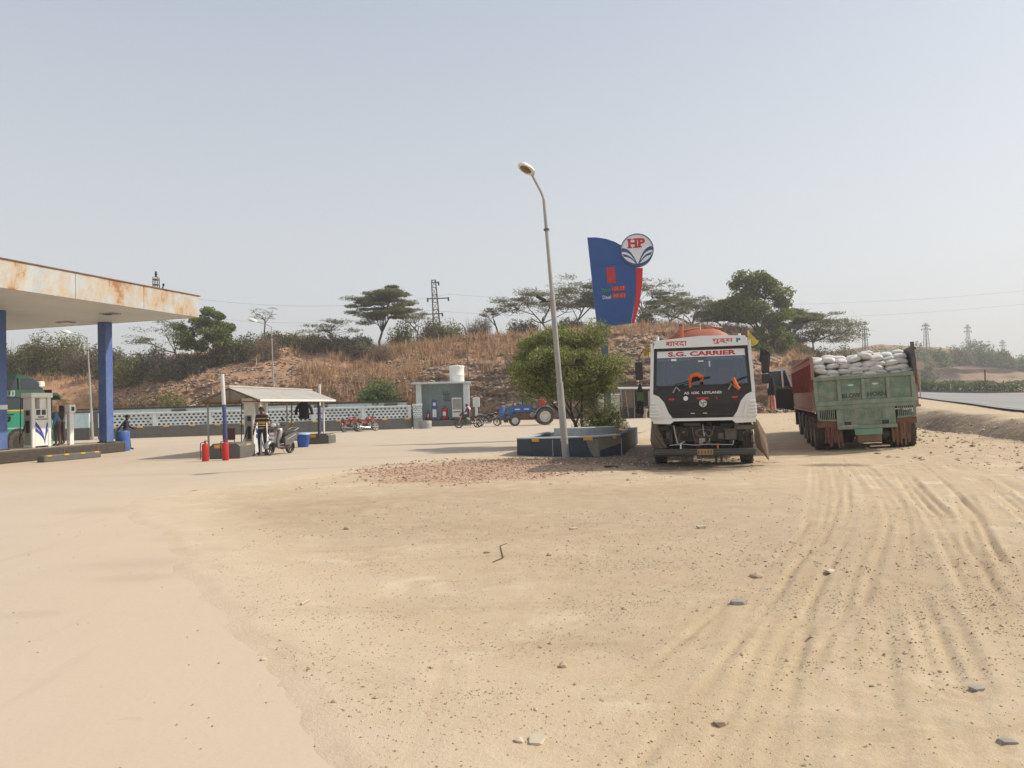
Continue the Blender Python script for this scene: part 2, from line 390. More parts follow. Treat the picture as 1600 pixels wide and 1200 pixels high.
def ground_height(x, y, detail=True):
    h = big_height(x, y); pd = poly_dist(x, y, PAVE)
    dirt = sstep(-.1, .5, pd)
    near = 1 - sstep(30, 60, y)
    if detail:
        rough = .45 + 1.4 * sstep(0, 5, far_s(x, y) + 4.5)
        h = h + dirt * near * (.07 * fbm(x * .45, y * .45, 3) + .035 * rough * fbm(x * 1.7, y * 1.7, 11) + .020 * rough * fbm(x * 6, y * 6, 23, 3) + .034 * rough * sstep(.0, .35, fbm(x * .6, y * .6, 29) + .15) * np.maximum(fbm(x * 11, y * 11, 27, 2), -.05))
        for p, w, d in TRACKS:
            bx = (x > p[:, 0].min() - 1) & (x < p[:, 0].max() + 1) & (y > p[:, 1].min() - 1) & (y < p[:, 1].max() + 1)
            if not bx.any(): continue
            xx, yy = x[bx], y[bx]; q, s, sg = line_param(xx, yy, p)
            e = q / w
            prof = -np.exp(-(e) ** 6) * (.35 + 1.25 * np.maximum(0, np.cos(2 * math.pi * q / .125 + .6 * np.sin(s * .7))) ** 2.5) + .6 * np.exp(-((e - 1.25) / .28) ** 2)
            tread = np.exp(-e ** 6) * .26 * np.sign(np.sin(s * 2 * math.pi / .15 + sg * e * 2.6)) * np.clip(.5 + fbm(xx * 2, yy * 2, 5) * 2.5, 0, 1)
            fade = .45 + 1.7 * np.clip(fbm(s * .5, q * 0 + len(p), 41), -.45, .5)
            h[bx] = h[bx] + d * 1.5 * dirt[bx] * fade * (prof + tread)
    ed = np.clip(.010 + .10 * (pd + .12 + .65 * fbm(x * .7, y * .7, 83) + .07 * fbm(x * 5, y * 5, 84)), -.05, .030)
    return h * sstep(-.3, .8, pd) + ed * (1 - sstep(.2, 1.6, pd))
xs = np.unique(np.concatenate([np.arange(-5.5, 8.5, .036), np.arange(-9, -5.5, .08), np.arange(8.5, 15, .06), np.arange(15, 34, .2), -9 - np.cumsum(.08 * 1.09 ** np.arange(60)), 34 + np.cumsum(.22 * 1.13 ** np.arange(62))]))
ys = np.unique(np.concatenate([np.arange(2.4, 7, .032), np.arange(7, 12, .05), np.arange(12, 17, .08), np.arange(17, 27, .12), np.arange(27, 60, .3), 60 + np.cumsum(.3 * 1.13 ** np.arange(60)), 2.4 - np.cumsum(.08 * 1.12 ** np.arange(50))]))
xs = xs[(xs > -1600) & (xs < 1800)]; ys = ys[(ys > -60) & (ys < 2500)]
GX, GY = np.meshgrid(xs, ys); gx, gy = GX.ravel(), GY.ravel()
gz = ground_height(gx, gy)
def track_mask(x, y):
    m = np.zeros(x.shape)
    for p, w, d in TRACKS:
        bx = (x > p[:, 0].min() - 1) & (x < p[:, 0].max() + 1) & (y > p[:, 1].min() - 1) & (y < p[:, 1].max() + 1)
        if bx.any():
            q, s, sg = line_param(x[bx], y[bx], p); m[bx] = np.maximum(m[bx], np.exp(-(q / w) ** 4) * (.5 + .5 * np.cos(2 * math.pi * q / .105)) * np.clip(.7 + 1.5 * fbm(s * .6, q * 0, 43), 0, 1))
    return m
def blob(x, y, c, rx, ry, seed, e=.35):
    d = np.hypot((x - c[0]) / rx, (y - c[1]) / ry) + fbm(x * .9, y * .9, seed) * .9 + fbm(x * 4, y * 4, seed + 3) * .5
    return 1 - sstep(1 - e, 1 + e, d)
def grav_red(x, y): return np.clip(blob(x, y, (-1.0, 19.2), 2.6, 2.8, 31) + .8 * blob(x, y, (1.2, 19.4), 2.0, 1.2, 35), 0, 1)
def grav_grey(x, y): return np.clip(blob(x, y, (3.0, 9.3), 2.6, 3.6, 51, .6) + .6 * blob(x, y, (.4, 12.2), 3.0, 1.0, 55, .6) + .6 * blob(x, y, (-1.4, 10.3), 2.0, 1.3, 57, .6), 0, 1)
def dark_soil_shade(x, y): return np.clip(blob(x, y, (1.9, 21.0), 2.9, 1.25, 61) + blob(x, y, (4.3, 19.0), 1.6, 2.2, 65) + .9 * blob(x, y, (7.2, 17.6), .75, .42, 66) + .7 * blob(x, y, (4.2, 22), 1.2, 5, 69), 0, 1)  # dark soil, with the shade before the planter painted into the same patches
def trench_soil_shade(x, y):  # brown soil, coloured darker for the shade on the slope facing off the sun
    s = far_s(x, y); return sstep(-.8, .6, s + fbm(x * .8, y * .8, 71) * 1.6) * (1 - sstep(3.2, 4.4, s + fbm(x * .5, y * .5, 72) * 1.5)) * sstep(13, 17, y) * (1 - sstep(46, 56, y))
k = NT('dirt_ground')
n1 = k.noise(.55, 6, .6); n2 = k.noise(3.0, 7, .65); n3 = k.noise(38, 5, .7); n4 = k.noise(160, 3, .6)
c = k.mix(k.ramp(n1, [(.32, 0.), (.68, 1.)]), (.500, .383, .252), (.535, .432, .305))
c = k.mix(k.ramp(n2, [(.42, 0.), (.7, .45)]), c, (.45, .33, .197))
c = k.mix(k.ramp(n3, [(.45, 0.), (.72, .45)]), c, (.42, .305, .185))
c = k.mix(k.ramp(n4, [(.5, 0.), (.75, .25)]), c, (.66, .55, .40))
c = k.mix(k.ramp(k.noise(1.4, 6, .62, dist=.5), [(.54, 0.), (.66, .6)]), c, (.63, .52, .375))
c = k.mix(k.ramp(k.noise(2.2, 6, .7, dist=.3), [(.56, 0.), (.68, .4)]), c, (.40, .30, .195))
c = k.mix(k.math('MULTIPLY', k.attr('brown'), k.ramp(n2, [(.3, .25), (.65, .75)])), c, (.375, .268, .175))
nst = k.noise(.9, 6, .7, stretch=(.45, 1.7, 1)); c = k.mix(k.ramp(nst, [(.55, 0.), (.70, .55)]), c, (.37, .275, .17))  # darker streaks painted as the shadows of small bumps
c = k.mix(k.math('MULTIPLY', k.attr('grav_red'), k.ramp(n3, [(.3, .35), (.6, .95)])), c, (.41, .26, .175))
c = k.mix(k.math('MULTIPLY', k.attr('grav_grey'), k.ramp(n3, [(.35, .1), (.65, .75)])), c, (.46, .36, .245))
c = k.mix(k.math('MULTIPLY', k.attr('dark_soil_shade'), k.ramp(n2, [(.25, .55), (.6, .95)])), c, (.165, .125, .09))
c = k.mix(k.math('MULTIPLY', k.attr('trench'), k.ramp(n2, [(.25, .5), (.6, .95)])), c, (.165, .118, .082))
c = k.mix(k.math('MULTIPLY', k.attr('far'), k.ramp(k.noise(.05, 4), [(.4, .5), (.65, 1.)])), c, (.26, .20, .12))
c = k.mix(k.math('MULTIPLY', k.attr('near_slab'), k.ramp(n2, [(.35, .45), (.65, 1.)])), c, (.590, .475, .345))
c = k.mix(k.math('MULTIPLY', k.attr('track'), .38), c, (.42, .30, .165))
k.col(c); k.rough(.95); k.p.inputs['Specular IOR Level'].default_value = .15
k.bump(k.math('ADD', k.math('MULTIPLY', n3, .9), k.math('MULTIPLY', n4, .4)), .5, .022); M_['dirt'] = k.m
gf = grid_faces(len(xs), len(ys))
g_ = fast_mesh('ground', np.stack([gx, gy, gz], 1), gf, M_['dirt'], smooth=True,
               attrs=dict(grav_red=grav_red(gx, gy), grav_grey=grav_grey(gx, gy), dark_soil_shade=dark_soil_shade(gx, gy), trench=trench_soil_shade(gx, gy), far=sstep(70, 110, gy), near_slab=1 - sstep(-.2, 1.8, poly_dist(gx, gy, PAVE)), track=track_mask(gx, gy), brown=np.clip(sum(blob(gx, gy, c_, rx_, ry_, 401 + i_, .9) * f_ for i_, (c_, rx_, ry_, f_) in enumerate((((-0.05, 12.53), 3.2, 2.6, .9), ((-2.40, 11.89), 1.6, 1.6, .6), ((0.28, 9.91), 1.6, .8, .9), ((2.01, 12.49), 2.4, 1.6, .6), ((1.57, 7.57), 1.4, 2.0, .6), ((-1.07, 6.20), .5, .35, .7), ((-3.65, 12.13), 1.0, 1.2, .5), ((3.42, 7.96), 1.6, 2.2, .5), ((3.83, 6.73), 1.2, 2.4, .5), ((0.37, 5.10), .5, .4, .6)))), 0, 1)))
tag(g_, 'pale tan dirt yard with wheel tracks, running out to the horizon', kind='structure')
def hz(x, y):
    return float(ground_height(np.array([float(x)]), np.array([float(y)]))[0])

# ---- concrete pavement of the filling station
pxs = np.unique(np.concatenate([np.arange(-9, .6, .10), np.arange(.6, 15.5, .3), np.arange(-60, -9, 1.0)])); pys = np.unique(np.concatenate([np.arange(-6, 2.4, .5), np.arange(2.4, 16, .08), np.arange(16, 34, .2), np.arange(34, 70.1, .6)]))
PX, PY = np.meshgrid(pxs, pys); px_, py_ = PX.ravel(), PY.ravel(); pd_ = poly_dist(px_, py_, PAVE); pf = grid_faces(len(pxs), len(pys)); pf = pf[(pd_[pf] < .02).all(1)]
used = np.unique(pf); remap = np.full(len(px_), -1); remap[used] = np.arange(len(used))
pv = fast_mesh('pavement', np.stack([px_, py_, np.full(len(px_), .012) + .006 * fbm(px_ * .4, py_ * .4, 86)], 1)[used], remap[pf], [], smooth=True, attrs=dict(near_dirt=(1 - sstep(-2.2, -.1, -(-pd_)) * 0 - sstep(.1, 2.4, -pd_))[used], stain=np.clip(sum(blob(px_, py_, c_, rx_, ry_, 301 + i_, .8) for i_, (c_, rx_, ry_) in enumerate((((-4.06, 8.19), .55, .30), ((-3.77, 7.53), .35, .14), ((-6.94, 12.85), .5, .35), ((-3.95, 6.26), .22, .10), ((-4.18, 9.82), .4, .22), ((-4.90, 24.41), 3.0, .25), ((-9.14, 20.01), 2.5, .3)))), 0, 1)[used]))
k = NT('dusty_concrete')
n1 = k.noise(.35, 5, .6); n2 = k.noise(1.8, 6, .65, stretch=(1, .45, 1)); n3 = k.noise(24, 5, .6); n4 = k.noise(.9, 5, .7, dist=.6)
c = k.mix(k.ramp(n1, [(.35, 0.), (.65, 1.)]), (.530, .432, .333), (.50, .405, .30))
c = k.mix(k.ramp(n2, [(.48, 0.), (.75, .35)]), c, (.47, .385, .29))
c = k.mix(k.ramp(n4, [(.62, 0.), (.74, .5)]), c, (.36, .29, .215))
c = k.mix(k.ramp(n3, [(.5, 0.), (.8, .22)]), c, (.40, .32, .24))
c = k.mix(k.math('MULTIPLY', k.attr('near_dirt'), k.ramp(n4, [(.35, .35), (.62, 1.)])), c, (.535, .430, .315))
n5 = k.noise(1.1, 6, .7, stretch=(2.2, .25, 1)); c = k.mix(k.ramp(n5, [(.58, 0.), (.72, .35)]), c, (.42, .33, .245))
c = k.mix(k.math('MULTIPLY', k.attr('stain'), .26), c, (.34, .265, .18))
c = k.mix(k.ramp(k.noise(1.5, 5, .7, stretch=(.6, 1.6, 1)), [(.64, 0.), (.72, .5)]), c, (.33, .265, .19))
k.col(c); k.rough(.9); k.p.inputs['Specular IOR Level'].default_value = .2; k.bump(n3, .2, .012)
pv.data.materials.append(k.m); tag(pv, 'dusty beige concrete apron of the filling station', kind='structure')
# ---- highway: asphalt carriageway with a curve, median and second carriageway
def strip(name, A, B, m, nx=14, lift=0.0, label=None):
    A = smooth_line(A, 8); B = smooth_line(B, 8); n = len(A); vs = []
    for j in range(n):
        for i in range(nx + 1):
            t = i / nx; vs.append(A[j] * (1 - t) + B[j] * t + np.array([0, 0, lift]))
    o = fast_mesh(name, np.array(vs), grid_faces(nx + 1, n)[:, ::-1], m, smooth=True); tag(o, label, kind='structure'); return o
k = NT('asphalt'); n1 = k.noise(.3, 5, .6, stretch=(1, .3, 1)); n2 = k.noise(20, 4, .7)
c = k.mix(k.ramp(n1, [(.35, 0.), (.65, 1.)]), (.235, .23, .225), (.31, .295, .275)); c = k.mix(k.ramp(n2, [(.5, 0.), (.8, .5)]), c, (.09, .09, .09))
k.col(c); k.rough(.85); M_['asphalt'] = k.m
NE = [(20.5, 18, .34), (22, 25, .42), (25, 38, .54), (30.5, 52, .74), (37, 70, 1.08), (45, 92, 1.8), (51, 115, 2.45), (55, 150, 2.9)]
FE = [(60, 25, .3), (62, 45, .45), (68, 70, .70), (70, 88, .92), (62, 96, 1.15), (52, 99, 1.6), (56, 122, 2.5), (62, 155, 2.95)]
strip('road', NE, FE, M_['asphalt'], label='grey asphalt highway curving behind the parked lorries', lift=.03)
k = NT('road_paint'); k.col((.38, .37, .35)); k.rough(.7)
def lerp3(a, b, t): return tuple(a[i] * (1 - t) + b[i] * t for i in range(3))
strip('road_marking', [lerp3(a, b, .02) for a, b in zip(NE, FE)], [lerp3(a, b, .026) for a, b in zip(NE, FE)], k.m, nx=1, lift=.04, label='worn white edge line along the asphalt highway')
# ---- hill: cut bank behind the station
FOOT_X = np.array([-95., -60, -40, -28, -10, 0, 8, 18, 25, 31, 36, 42]); FOOT_Y = np.array([92., 84, 80, 76, 75, 73, 71, 72, 73, 76, 82, 95])
TOP_X = np.array([-120., -70, -52, -46, -40, -34, -26, -20, -10, -3, 6, 14, 22, 30, 34, 38, 44]); TOP_Z = np.array([5.0, 6.2, 6.6, 7.2, 8.1, 8.6, 8.4, 8.1, 8.4, 9.0, 9.2, 9.3, 9.1, 8.5, 7.2, 4.5, 1.0])
def hill_foot(x): return np.interp(x, FOOT_X, FOOT_Y)
def hill_top(x): return np.interp(x, TOP_X, TOP_Z) + .7 * fbm(x * .35, 0 * x, 91)
def hill_point(x, t):
    """t 0..1 up the cut face, 1..2 back over the plateau"""
    x = np.asarray(x, float); t = np.asarray(t, float)
    T = np.clip(t, 0, 1); P = np.clip(t - 1, 0, 1)
    z = hill_top(x) * (T ** .92)
    run = 11.0 + 2.5 * fbm(x * .15, 0 * x, 95)
    y = hill_foot(x) + run * (.30 * T + .70 * sstep(.25, 1.0, T) * T) - 1.2 * fbm(x * .4, z * .5, 97)
    rocky = np.clip(sstep(-16, -6, x + 6 * fbm(x * .1, z * .4, 99)), .35, 1)
    layer = vnoise(x * .22 + 3 * vnoise(x * .2, z * .3, 7), z * 3.2 + x * .16, 101) + .6 * vnoise(x * .9, z * 7 + x * .3, 103)
    y = y - rocky * (.85 * (layer - .8)) * (1 - P) * sstep(0, .06, T) - (1.1 * fbm(x * 1.1, z * 1.4, 105) + .55 * fbm(x * 3.3, z * 3.6, 106, 3)) * (1 - P)
    z = z + .35 * fbm(x * .9, y * .9, 107) * T + P * (.6 * fbm(x * .25, P * 12, 109) - .4)
    y = y + P * 55
    return x, y, z - .25 * (T < .001)
hx = np.arange(-95, 42.01, .17); ht = np.concatenate([np.linspace(0, 1, 100), 1 + np.linspace(.004, 1, 26) ** 1.6])
HX, HT = np.meshgrid(hx, ht); px, py, pz = hill_point(HX.ravel(), HT.ravel())
k = NT('cut_bank'); 
n1 = k.noise(.16, 6, .62); n2 = k.noise(.8, 7, .7, stretch=(.5, 1, 2.6)); n3 = k.noise(3.2, 6, .7, stretch=(.7, 1, 2.2)); n4 = k.noise(11, 4, .7)
c = k.mix(k.ramp(n1, [(.38, 0.), (.62, 1.)]), (.66, .385, .225), (.54, .33, .205))
c = k.mix(k.ramp(n2, [(.44, 0.), (.64, .9)]), c, (.34, .21, .145))
c = k.mix(k.ramp(n3, [(.5, 0.), (.68, .75)]), c, (.60, .42, .275))
c = k.mix(k.ramp(n4, [(.52, 0.), (.72, .6)]), c, (.18, .115, .082))
c = k.mix(k.math('MULTIPLY', k.attr('red_earth'), k.ramp(n2, [(.3, .6), (.7, .9)])), c, (.62, .34, .18))
c = k.mix(k.math('MULTIPLY', k.attr('grey_rock'), k.ramp(n3, [(.32, .9), (.66, .45)])), c, (.30, .225, .17))
k.col(c); k.rough(.95); k.p.inputs['Specular IOR Level'].default_value = .1; k.bump(k.math('ADD', n3, n4), .9, .25); M_['bank'] = k.m
zz = pz / np.maximum(hill_top(px), .5)
redm = (1 - sstep(-40, -31, px + 5 * fbm(px * .2, pz * .3, 111))) * (1 - .6 * sstep(.9, 1.0, zz))
greym = sstep(-7, 1, px + 5 * fbm(px * .15, pz * .4, 113)) * (1 - sstep(18, 24, px)) * (1 - sstep(.62, .82, zz + .3 * fbm(px * .2, pz * .2, 114)))
h_ = fast_mesh('hill', np.stack([px, py, pz], 1), grid_faces(len(hx), len(ht)), M_['bank'], smooth=True, attrs=dict(red_earth=redm, grey_rock=greym))
tag(h_, 'brown cut hillside of layered rock and dry grass behind the station', kind='structure')
def hill_xyz(x, t): 
    a = hill_point(np.array([x]), np.array([t])); return (float(a[0][0]), float(a[1][0]), float(a[2][0]))
def hill_z_at(x, y):
    ts = np.concatenate([np.linspace(.02, 1, 60), 1 + np.linspace(.004, 1, 60)]); a = hill_point(np.full(ts.shape, float(x)), ts)
    return float(np.interp(y, np.maximum.accumulate(a[1]), a[2]))
# far hill across the highway
fx = np.arange(20, 330, 1.3); ft = np.linspace(0, 1, 46)
FX, FT = np.meshgrid(fx, ft)
def far_top(x): return np.interp(x, [20, 60, 90, 112, 128, 150, 190, 330], [6.5, 9.0, 12.5, 14.5, 14.0, 9.5, 7.5, 8]) + 1.2 * fbm(x * .12, 0 * x, 121)
f_x = FX.ravel(); f_t = FT.ravel(); f_z = 1.5 + far_top(f_x) * np.clip(f_t * 1.35, 0, 1) ** .8 + .8 * fbm(f_x * .2, f_t * 9, 123)
f_y = 196 + .12 * f_x + f_t * 34 - 2.4 * vnoise(f_x * .08, f_z * .9, 125) * 2 - 3 * fbm(f_x * .15, f_t * 6, 127)
o = fast_mesh('far_hill', np.stack([f_x, f_y, f_z], 1), grid_faces(len(fx), len(ft)), M_['bank'], smooth=True, attrs=dict(red_earth=np.full(len(f_x), .0), grey_rock=np.full(len(f_x), .8)))
tag(o, 'hazy brown hillside far across the highway', kind='structure')

# ================================================================ STATION STRUCTURES
M_['rust_fascia'] = None
k = NT('rusted_fascia_sheet')
n1 = k.noise(.8, 8, .74, dist=.15, stretch=(1, 1, .7)); n2 = k.noise(.9, 6, .7, stretch=(1, 1, .5)); n3 = k.noise(9, 5, .7)
c = k.mix(k.ramp(n2, [(.3, 0.), (.7, 1.)]), (.50, .49, .45), (.37, .41, .44))
c = k.mix(k.ramp(n1, [(.44, 0.), (.55, .75)]), c, (.46, .33, .18))
c = k.mix(k.ramp(n1, [(.56, 0.), (.63, .95)]), c, (.32, .125, .045))
sx = k.n('ShaderNodeSeparateXYZ'); k.l(k.tc.outputs['Object'], sx.inputs[0])
topm = k.ramp(k.math('ADD', sx.outputs[2], k.math('MULTIPLY', n1, .25)), [(.92, 0.), (1.02, .9)])
c = k.mix(k.math('MULTIPLY', topm, k.ramp(n3, [(.3, .3), (.6, 1.)])), c, (.25, .085, .035)); k.col(c); k.rough(.6)
M_['rust_fascia'] = k.m
k = NT('column_paint'); n1 = k.noise(2.2, 6, .65, stretch=(1, 1, .6)); sx = k.n('ShaderNodeSeparateXYZ'); k.l(k.tc.outputs['Object'], sx.inputs[0])
c = k.mix(k.ramp(n1, [(.35, 0.), (.65, 1.)]), (.060, .110, .30), (.105, .165, .36))
c = k.mix(k.ramp(k.math('ADD', sx.outputs[2], n1), [(.0, 0.), (1.0, 0.)]), c, c)
c = k.mix(k.ramp(k.noise(7, 5, .7), [(.55, 0.), (.75, .35)]), c, (.33, .37, .42)); k.col(c); k.rough(.7); k.bump(k.noise(14, 4, .6), .15, .01); M_['column_blue'] = k.m
dm('fascia_soffit', (0.60, 0.59, 0.57), rough=.45, var=.1, dust=.1, scale=.5)
dm('island_black', (0.028, 0.024, 0.022), rough=.7, dust=.25, bump=.2, stain=.2)
dm('pump_white', (0.80, 0.79, 0.74), rough=.35, var=.04, dust=.06)
dm('pump_blue', (0.055, 0.075, 0.36), rough=.4, dust=.03)
dm('drum_blue', (0.04, 0.13, 0.42), rough=.45, dust=.15)
dm('bin_blue', (0.015, 0.11, 0.50), rough=.4, dust=.08)
A_ST = math.atan2(-.27, .963)           # local +Y of the station runs along (.27,.963)
# --- canopy: local frame x = across (right), y = along the station, z up; origin under the far right fascia corner
cv = thing('fuel_canopy', 'rust streaked fuel station canopy on blue columns above the pumps', 'canopy', (-12.5, 31.0, 0), rz=A_ST)
ZB, ZT = 5.38, 6.24
for y0, y1 in ((-3.05, -.012), (-6.1, -3.062), (-9.15, -6.112), (-12.2, -9.162)):
    b = MB(); b.box((0, (y0 + y1) / 2, .43), (.05, y1 - y0, ZT - ZB), bev=.008); b.build('fascia_panel', M_['rust_fascia'], cv, loc=(0, 0, ZB))
for i in range(4):
    b = MB(); b.box((-1.55 - 3.03 * i, .02, .43), (3.0, .05, ZT - ZB), bev=.008); b.build('fascia_panel', M_['rust_fascia'], cv, loc=(0, 0, ZB))
b = MB(); b.box((-6.1, -6.1, .12), (12.1, 12.1, .1)); b.build('roof_deck', M_['galv'], cv, loc=(0, 0, ZT - .55))
for i in range(12):                                       # soffit sheets, each one long panel with a joint
    b = MB(); b.box((-.56 - 1.01 * i, -6.1, .0), (.995, 12.1, .03), bev=.004); b.build('soffit_panel', M_['fascia_soffit'], cv, loc=(0, 0, ZB + .02))
b = MB(); b.tube([(.03, -12.2, .9), (.03, .05, .9)], .03, 5); b.build('top_trim', M_['rusty'], cv, loc=(0, 0, ZB - .03))
for (x, y) in ((-1.9, -2.6), (-1.9, -8.3), (-4.6, -5.2), (-5.4, -1.2), (-5.4, -9.3), (-8.2, -4.6)):
    f = MB().box((x, y, -.012), (.62, .42, .03), bev=.006).build('ceiling_light', M_['galv'], cv, loc=(0, 0, ZB))
    MB().box((x, y, -.03), (.48, .30, .012)).build('lens', M_['dark_glass'], f)
def col_at(x, y, z0=.43):
    c_ = MB().box((0, 0, (ZB - z0) / 2), (.40, .38, ZB - z0 - .004), bev=.015).build('column', M_['column_blue'], cv, loc=(x, y, z0))
    MB().box((0, 0, .03), (.5, .48, .05), bev=.01).build('base_plate', M_['island_black'], c_)
    return c_
cA = col_at(-4.28, -.35); cB = col_at(-4.42, -5.1)
M_['band_white'] = mat('column_band_white', (.74, .74, .72), dust=.1)
MB().box((0, 0, 1.52), (.408, .388, .16)).build('painted_band', M_['band_white'], cB)
# --- pump island
isl = thing('pump_island', 'black painted raised kerb island under the canopy carrying the fuel pump', 'pump island', (-16.3, 32.6, 0), rz=R_(-9))
b = MB(); b.box((-.95, -5.9, .215), (1.9, 11.8, .43), bev=.05, seg=2); b.build('kerb', M_['island_black'], isl)
b = MB(); b.box((-.95, -5.9, .434), (1.62, 11.5, .012)); b.build('top_slab', mat('island_top', (.33, .28, .23), dust=.5), isl)
for y in (-.08, -1.75, -3.6, -6.6, -7.1):
    MB().box((.004, y, .2), (.02, .035, .38)).build('rubber_joint', M_['grey_kerb'], isl)
MB().lathe([(.0, -.02), (.11, -.02), (.11, .02), (.0, .02)], (.02, -7.0, .40), 'x', 14).build('end_cap', M_['steel'], isl)
# --- guard kerb block in front of the island
kb = thing('guard_kerb', 'low grey guard kerb with yellow marks lying beside the black island', 'kerb', (-15.85, 27.7, 0), rz=R_(-17))
MB().box((0, 0, .12), (.34, 2.45, .24), bev=.03).build('kerb_body', M_['grey_kerb'], kb)
for y in (-1.0, -.3, .4, 1.02): MB().box((.12, y, .222), (.11, .2, .05), bev=.006).build('reflector', M_['yellow_mark'], kb)
# --- fuel pump: local front = +X (customer side), side = -Y, origin at base
def fuel_pump(name, label, loc, rz):
    t = thing(name, label, 'fuel pump', loc, rz)
    W_, D_, H_ = .82, .44, 2.02                 # width along y, depth along x
    for s in (-1, 1):
        MB().box((0, s * (W_ / 2 - .07), (H_ - .18) / 2), (D_, .14, H_ - .18), bev=.02).build('side_column', M_['pump_white'], t)
    MB().box((0, 0, H_ - .09), (D_ + .08, W_ + .10, .18), bev=.03, seg=2).build('top_canopy', M_['pump_white'], t)
    MB().box((0, 0, .56), (D_ - .03, W_ - .284, 1.0), bev=.01).build('cabinet', M_['pump_white'], t)
    MB().box((0, 0, 1.25), (D_ - .08, W_ - .284, .36), bev=.015).build('display_head', M_['pump_white'], t)
    MB().box((0, .12, 1.63), (D_ - .14, .27, .40), bev=.01).build('riser', M_['pump_white'], t)
    for y in (-.115, .115): MB().box((D_ / 2 - .035, y, 1.30), (.012, .17, .19), bev=.003).build('display', M_['dark_glass'], t)
    MB().box((D_ / 2 - .035, 0, 1.13), (.012, .24, .045)).build('keypad', M_['engine_metal'], t)
    MB().box((D_ / 2 - .012, 0, 1.035), (.012, W_ - .30, .02)).build('trim_line', M_['engine_metal'], t)
    def leaf(sgn, w0, base, top, reach):
        b = MB(); n = 10; L = []; Rr = []
        for i in range(n + 1):
            u = i / n; z = base + (top - base) * u; y = reach * (u ** 2.2)
            wd = .012 + w0 * u; L.append((sgn * y, z)); Rr.append((sgn * (y + wd * .3) , z - wd))
        for i in range(n): b.quad((0, *L[i]), (0, *L[i + 1]), (0, *Rr[i + 1]), (0, *Rr[i]))
        return b
    for sgn, reach in ((-1, .38), (1, .10)):
        leaf(sgn, .13, .12, .96, reach).build('emblem_leaf', M_['pump_blue'], t, loc=(D_ / 2 - .008, .13, 0))
        leaf(sgn, .10, .12, .73, reach).build('emblem_leaf', M_['pump_blue'], t, loc=(D_ / 2 - .006, .13, 0))
    # side panel (facing -Y): nozzle, holster, screen
    MB().box((0, -W_ / 2 - .004, .75), (D_ - .14, .012, 1.3), bev=.003).build('side_panel', M_['galv'], t)
    MB().box((.04, -W_ / 2 - .02, 1.28), (.15, .03, .17), bev=.01).build('side_display', M_['black_plastic'], t)
    h = MB().box((.05, -W_ / 2 - .03, .78), (.15, .05, .46), bev=.02).build('holster', M_['black_plastic'], t)
    MB().tube([(.05, -W_ / 2 - .09, .98), (.02, -W_ / 2 - .14, .80), (-.06, -W_ / 2 - .12, .62)], .028, 7).build('nozzle', M_['black_plastic'], h)
    MB().tube([(-.06, -W_ / 2 - .12, .64), (-.13, -W_ / 2 - .2, .38), (-.2, -W_ / 2 - .16, .18), (-.24, -W_ / 2 - .1, .5), (-.27, -W_ / 2 - .05, 1.2), (-.27, -W_ / 2 - .02, 1.85)], .018, 6).build('hose', M_['black_plastic'], t)
    MB().tube([(-.1, W_ / 2 + .03, 1.85), (-.16, W_ / 2 + .12, 1.5), (-.14, W_ / 2 + .16, .8), (.02, W_ / 2 + .2, .3), (.1, W_ / 2 + .09, .62)], .018, 6).build('hose', M_['black_plastic'], t)
    MB().box((-.16, -W_ / 2 - .03, .24), (.1, .02, .12), bev=.005).build('grille', M_['steel'], t)
    return t
p1 = fuel_pump('fuel_pump', 'tall white fuel pump with blue leaf emblem on the black island', (-17.66, 28.75, .44), R_(-17))
# --- slim post terminal beside the pump
t = thing('payment_post', 'slim white post with small screen box beside the island pump', 'terminal', (-17.38, 30.4, .44), rz=R_(-17))
MB().box((0, 0, .66), (.16, .20, 1.32), bev=.015).build('post', M_['pump_white'], t)
MB().box((.01, 0, 1.42), (.25, .30, .32), bev=.02).build('screen_box', M_['pump_white'], t)
MB().box((.138, 0, 1.41), (.012, .13, .16)).build('screen', M_['dark_glass'], t)
b = MB().lathe([(0, .0), (.27, .0), (.29, .05), (.29, .4), (.285, .42), (.285, .48), (.29, .5), (.29, .83), (.27, .87), (0, .87)], n=20)
o = b.build('plastic_drum', M_['drum_blue'], smooth=True, loc=(-16.75, 33.2, .0)); tag(o, 'blue plastic drum standing at the end of the black pump island', 'drum')
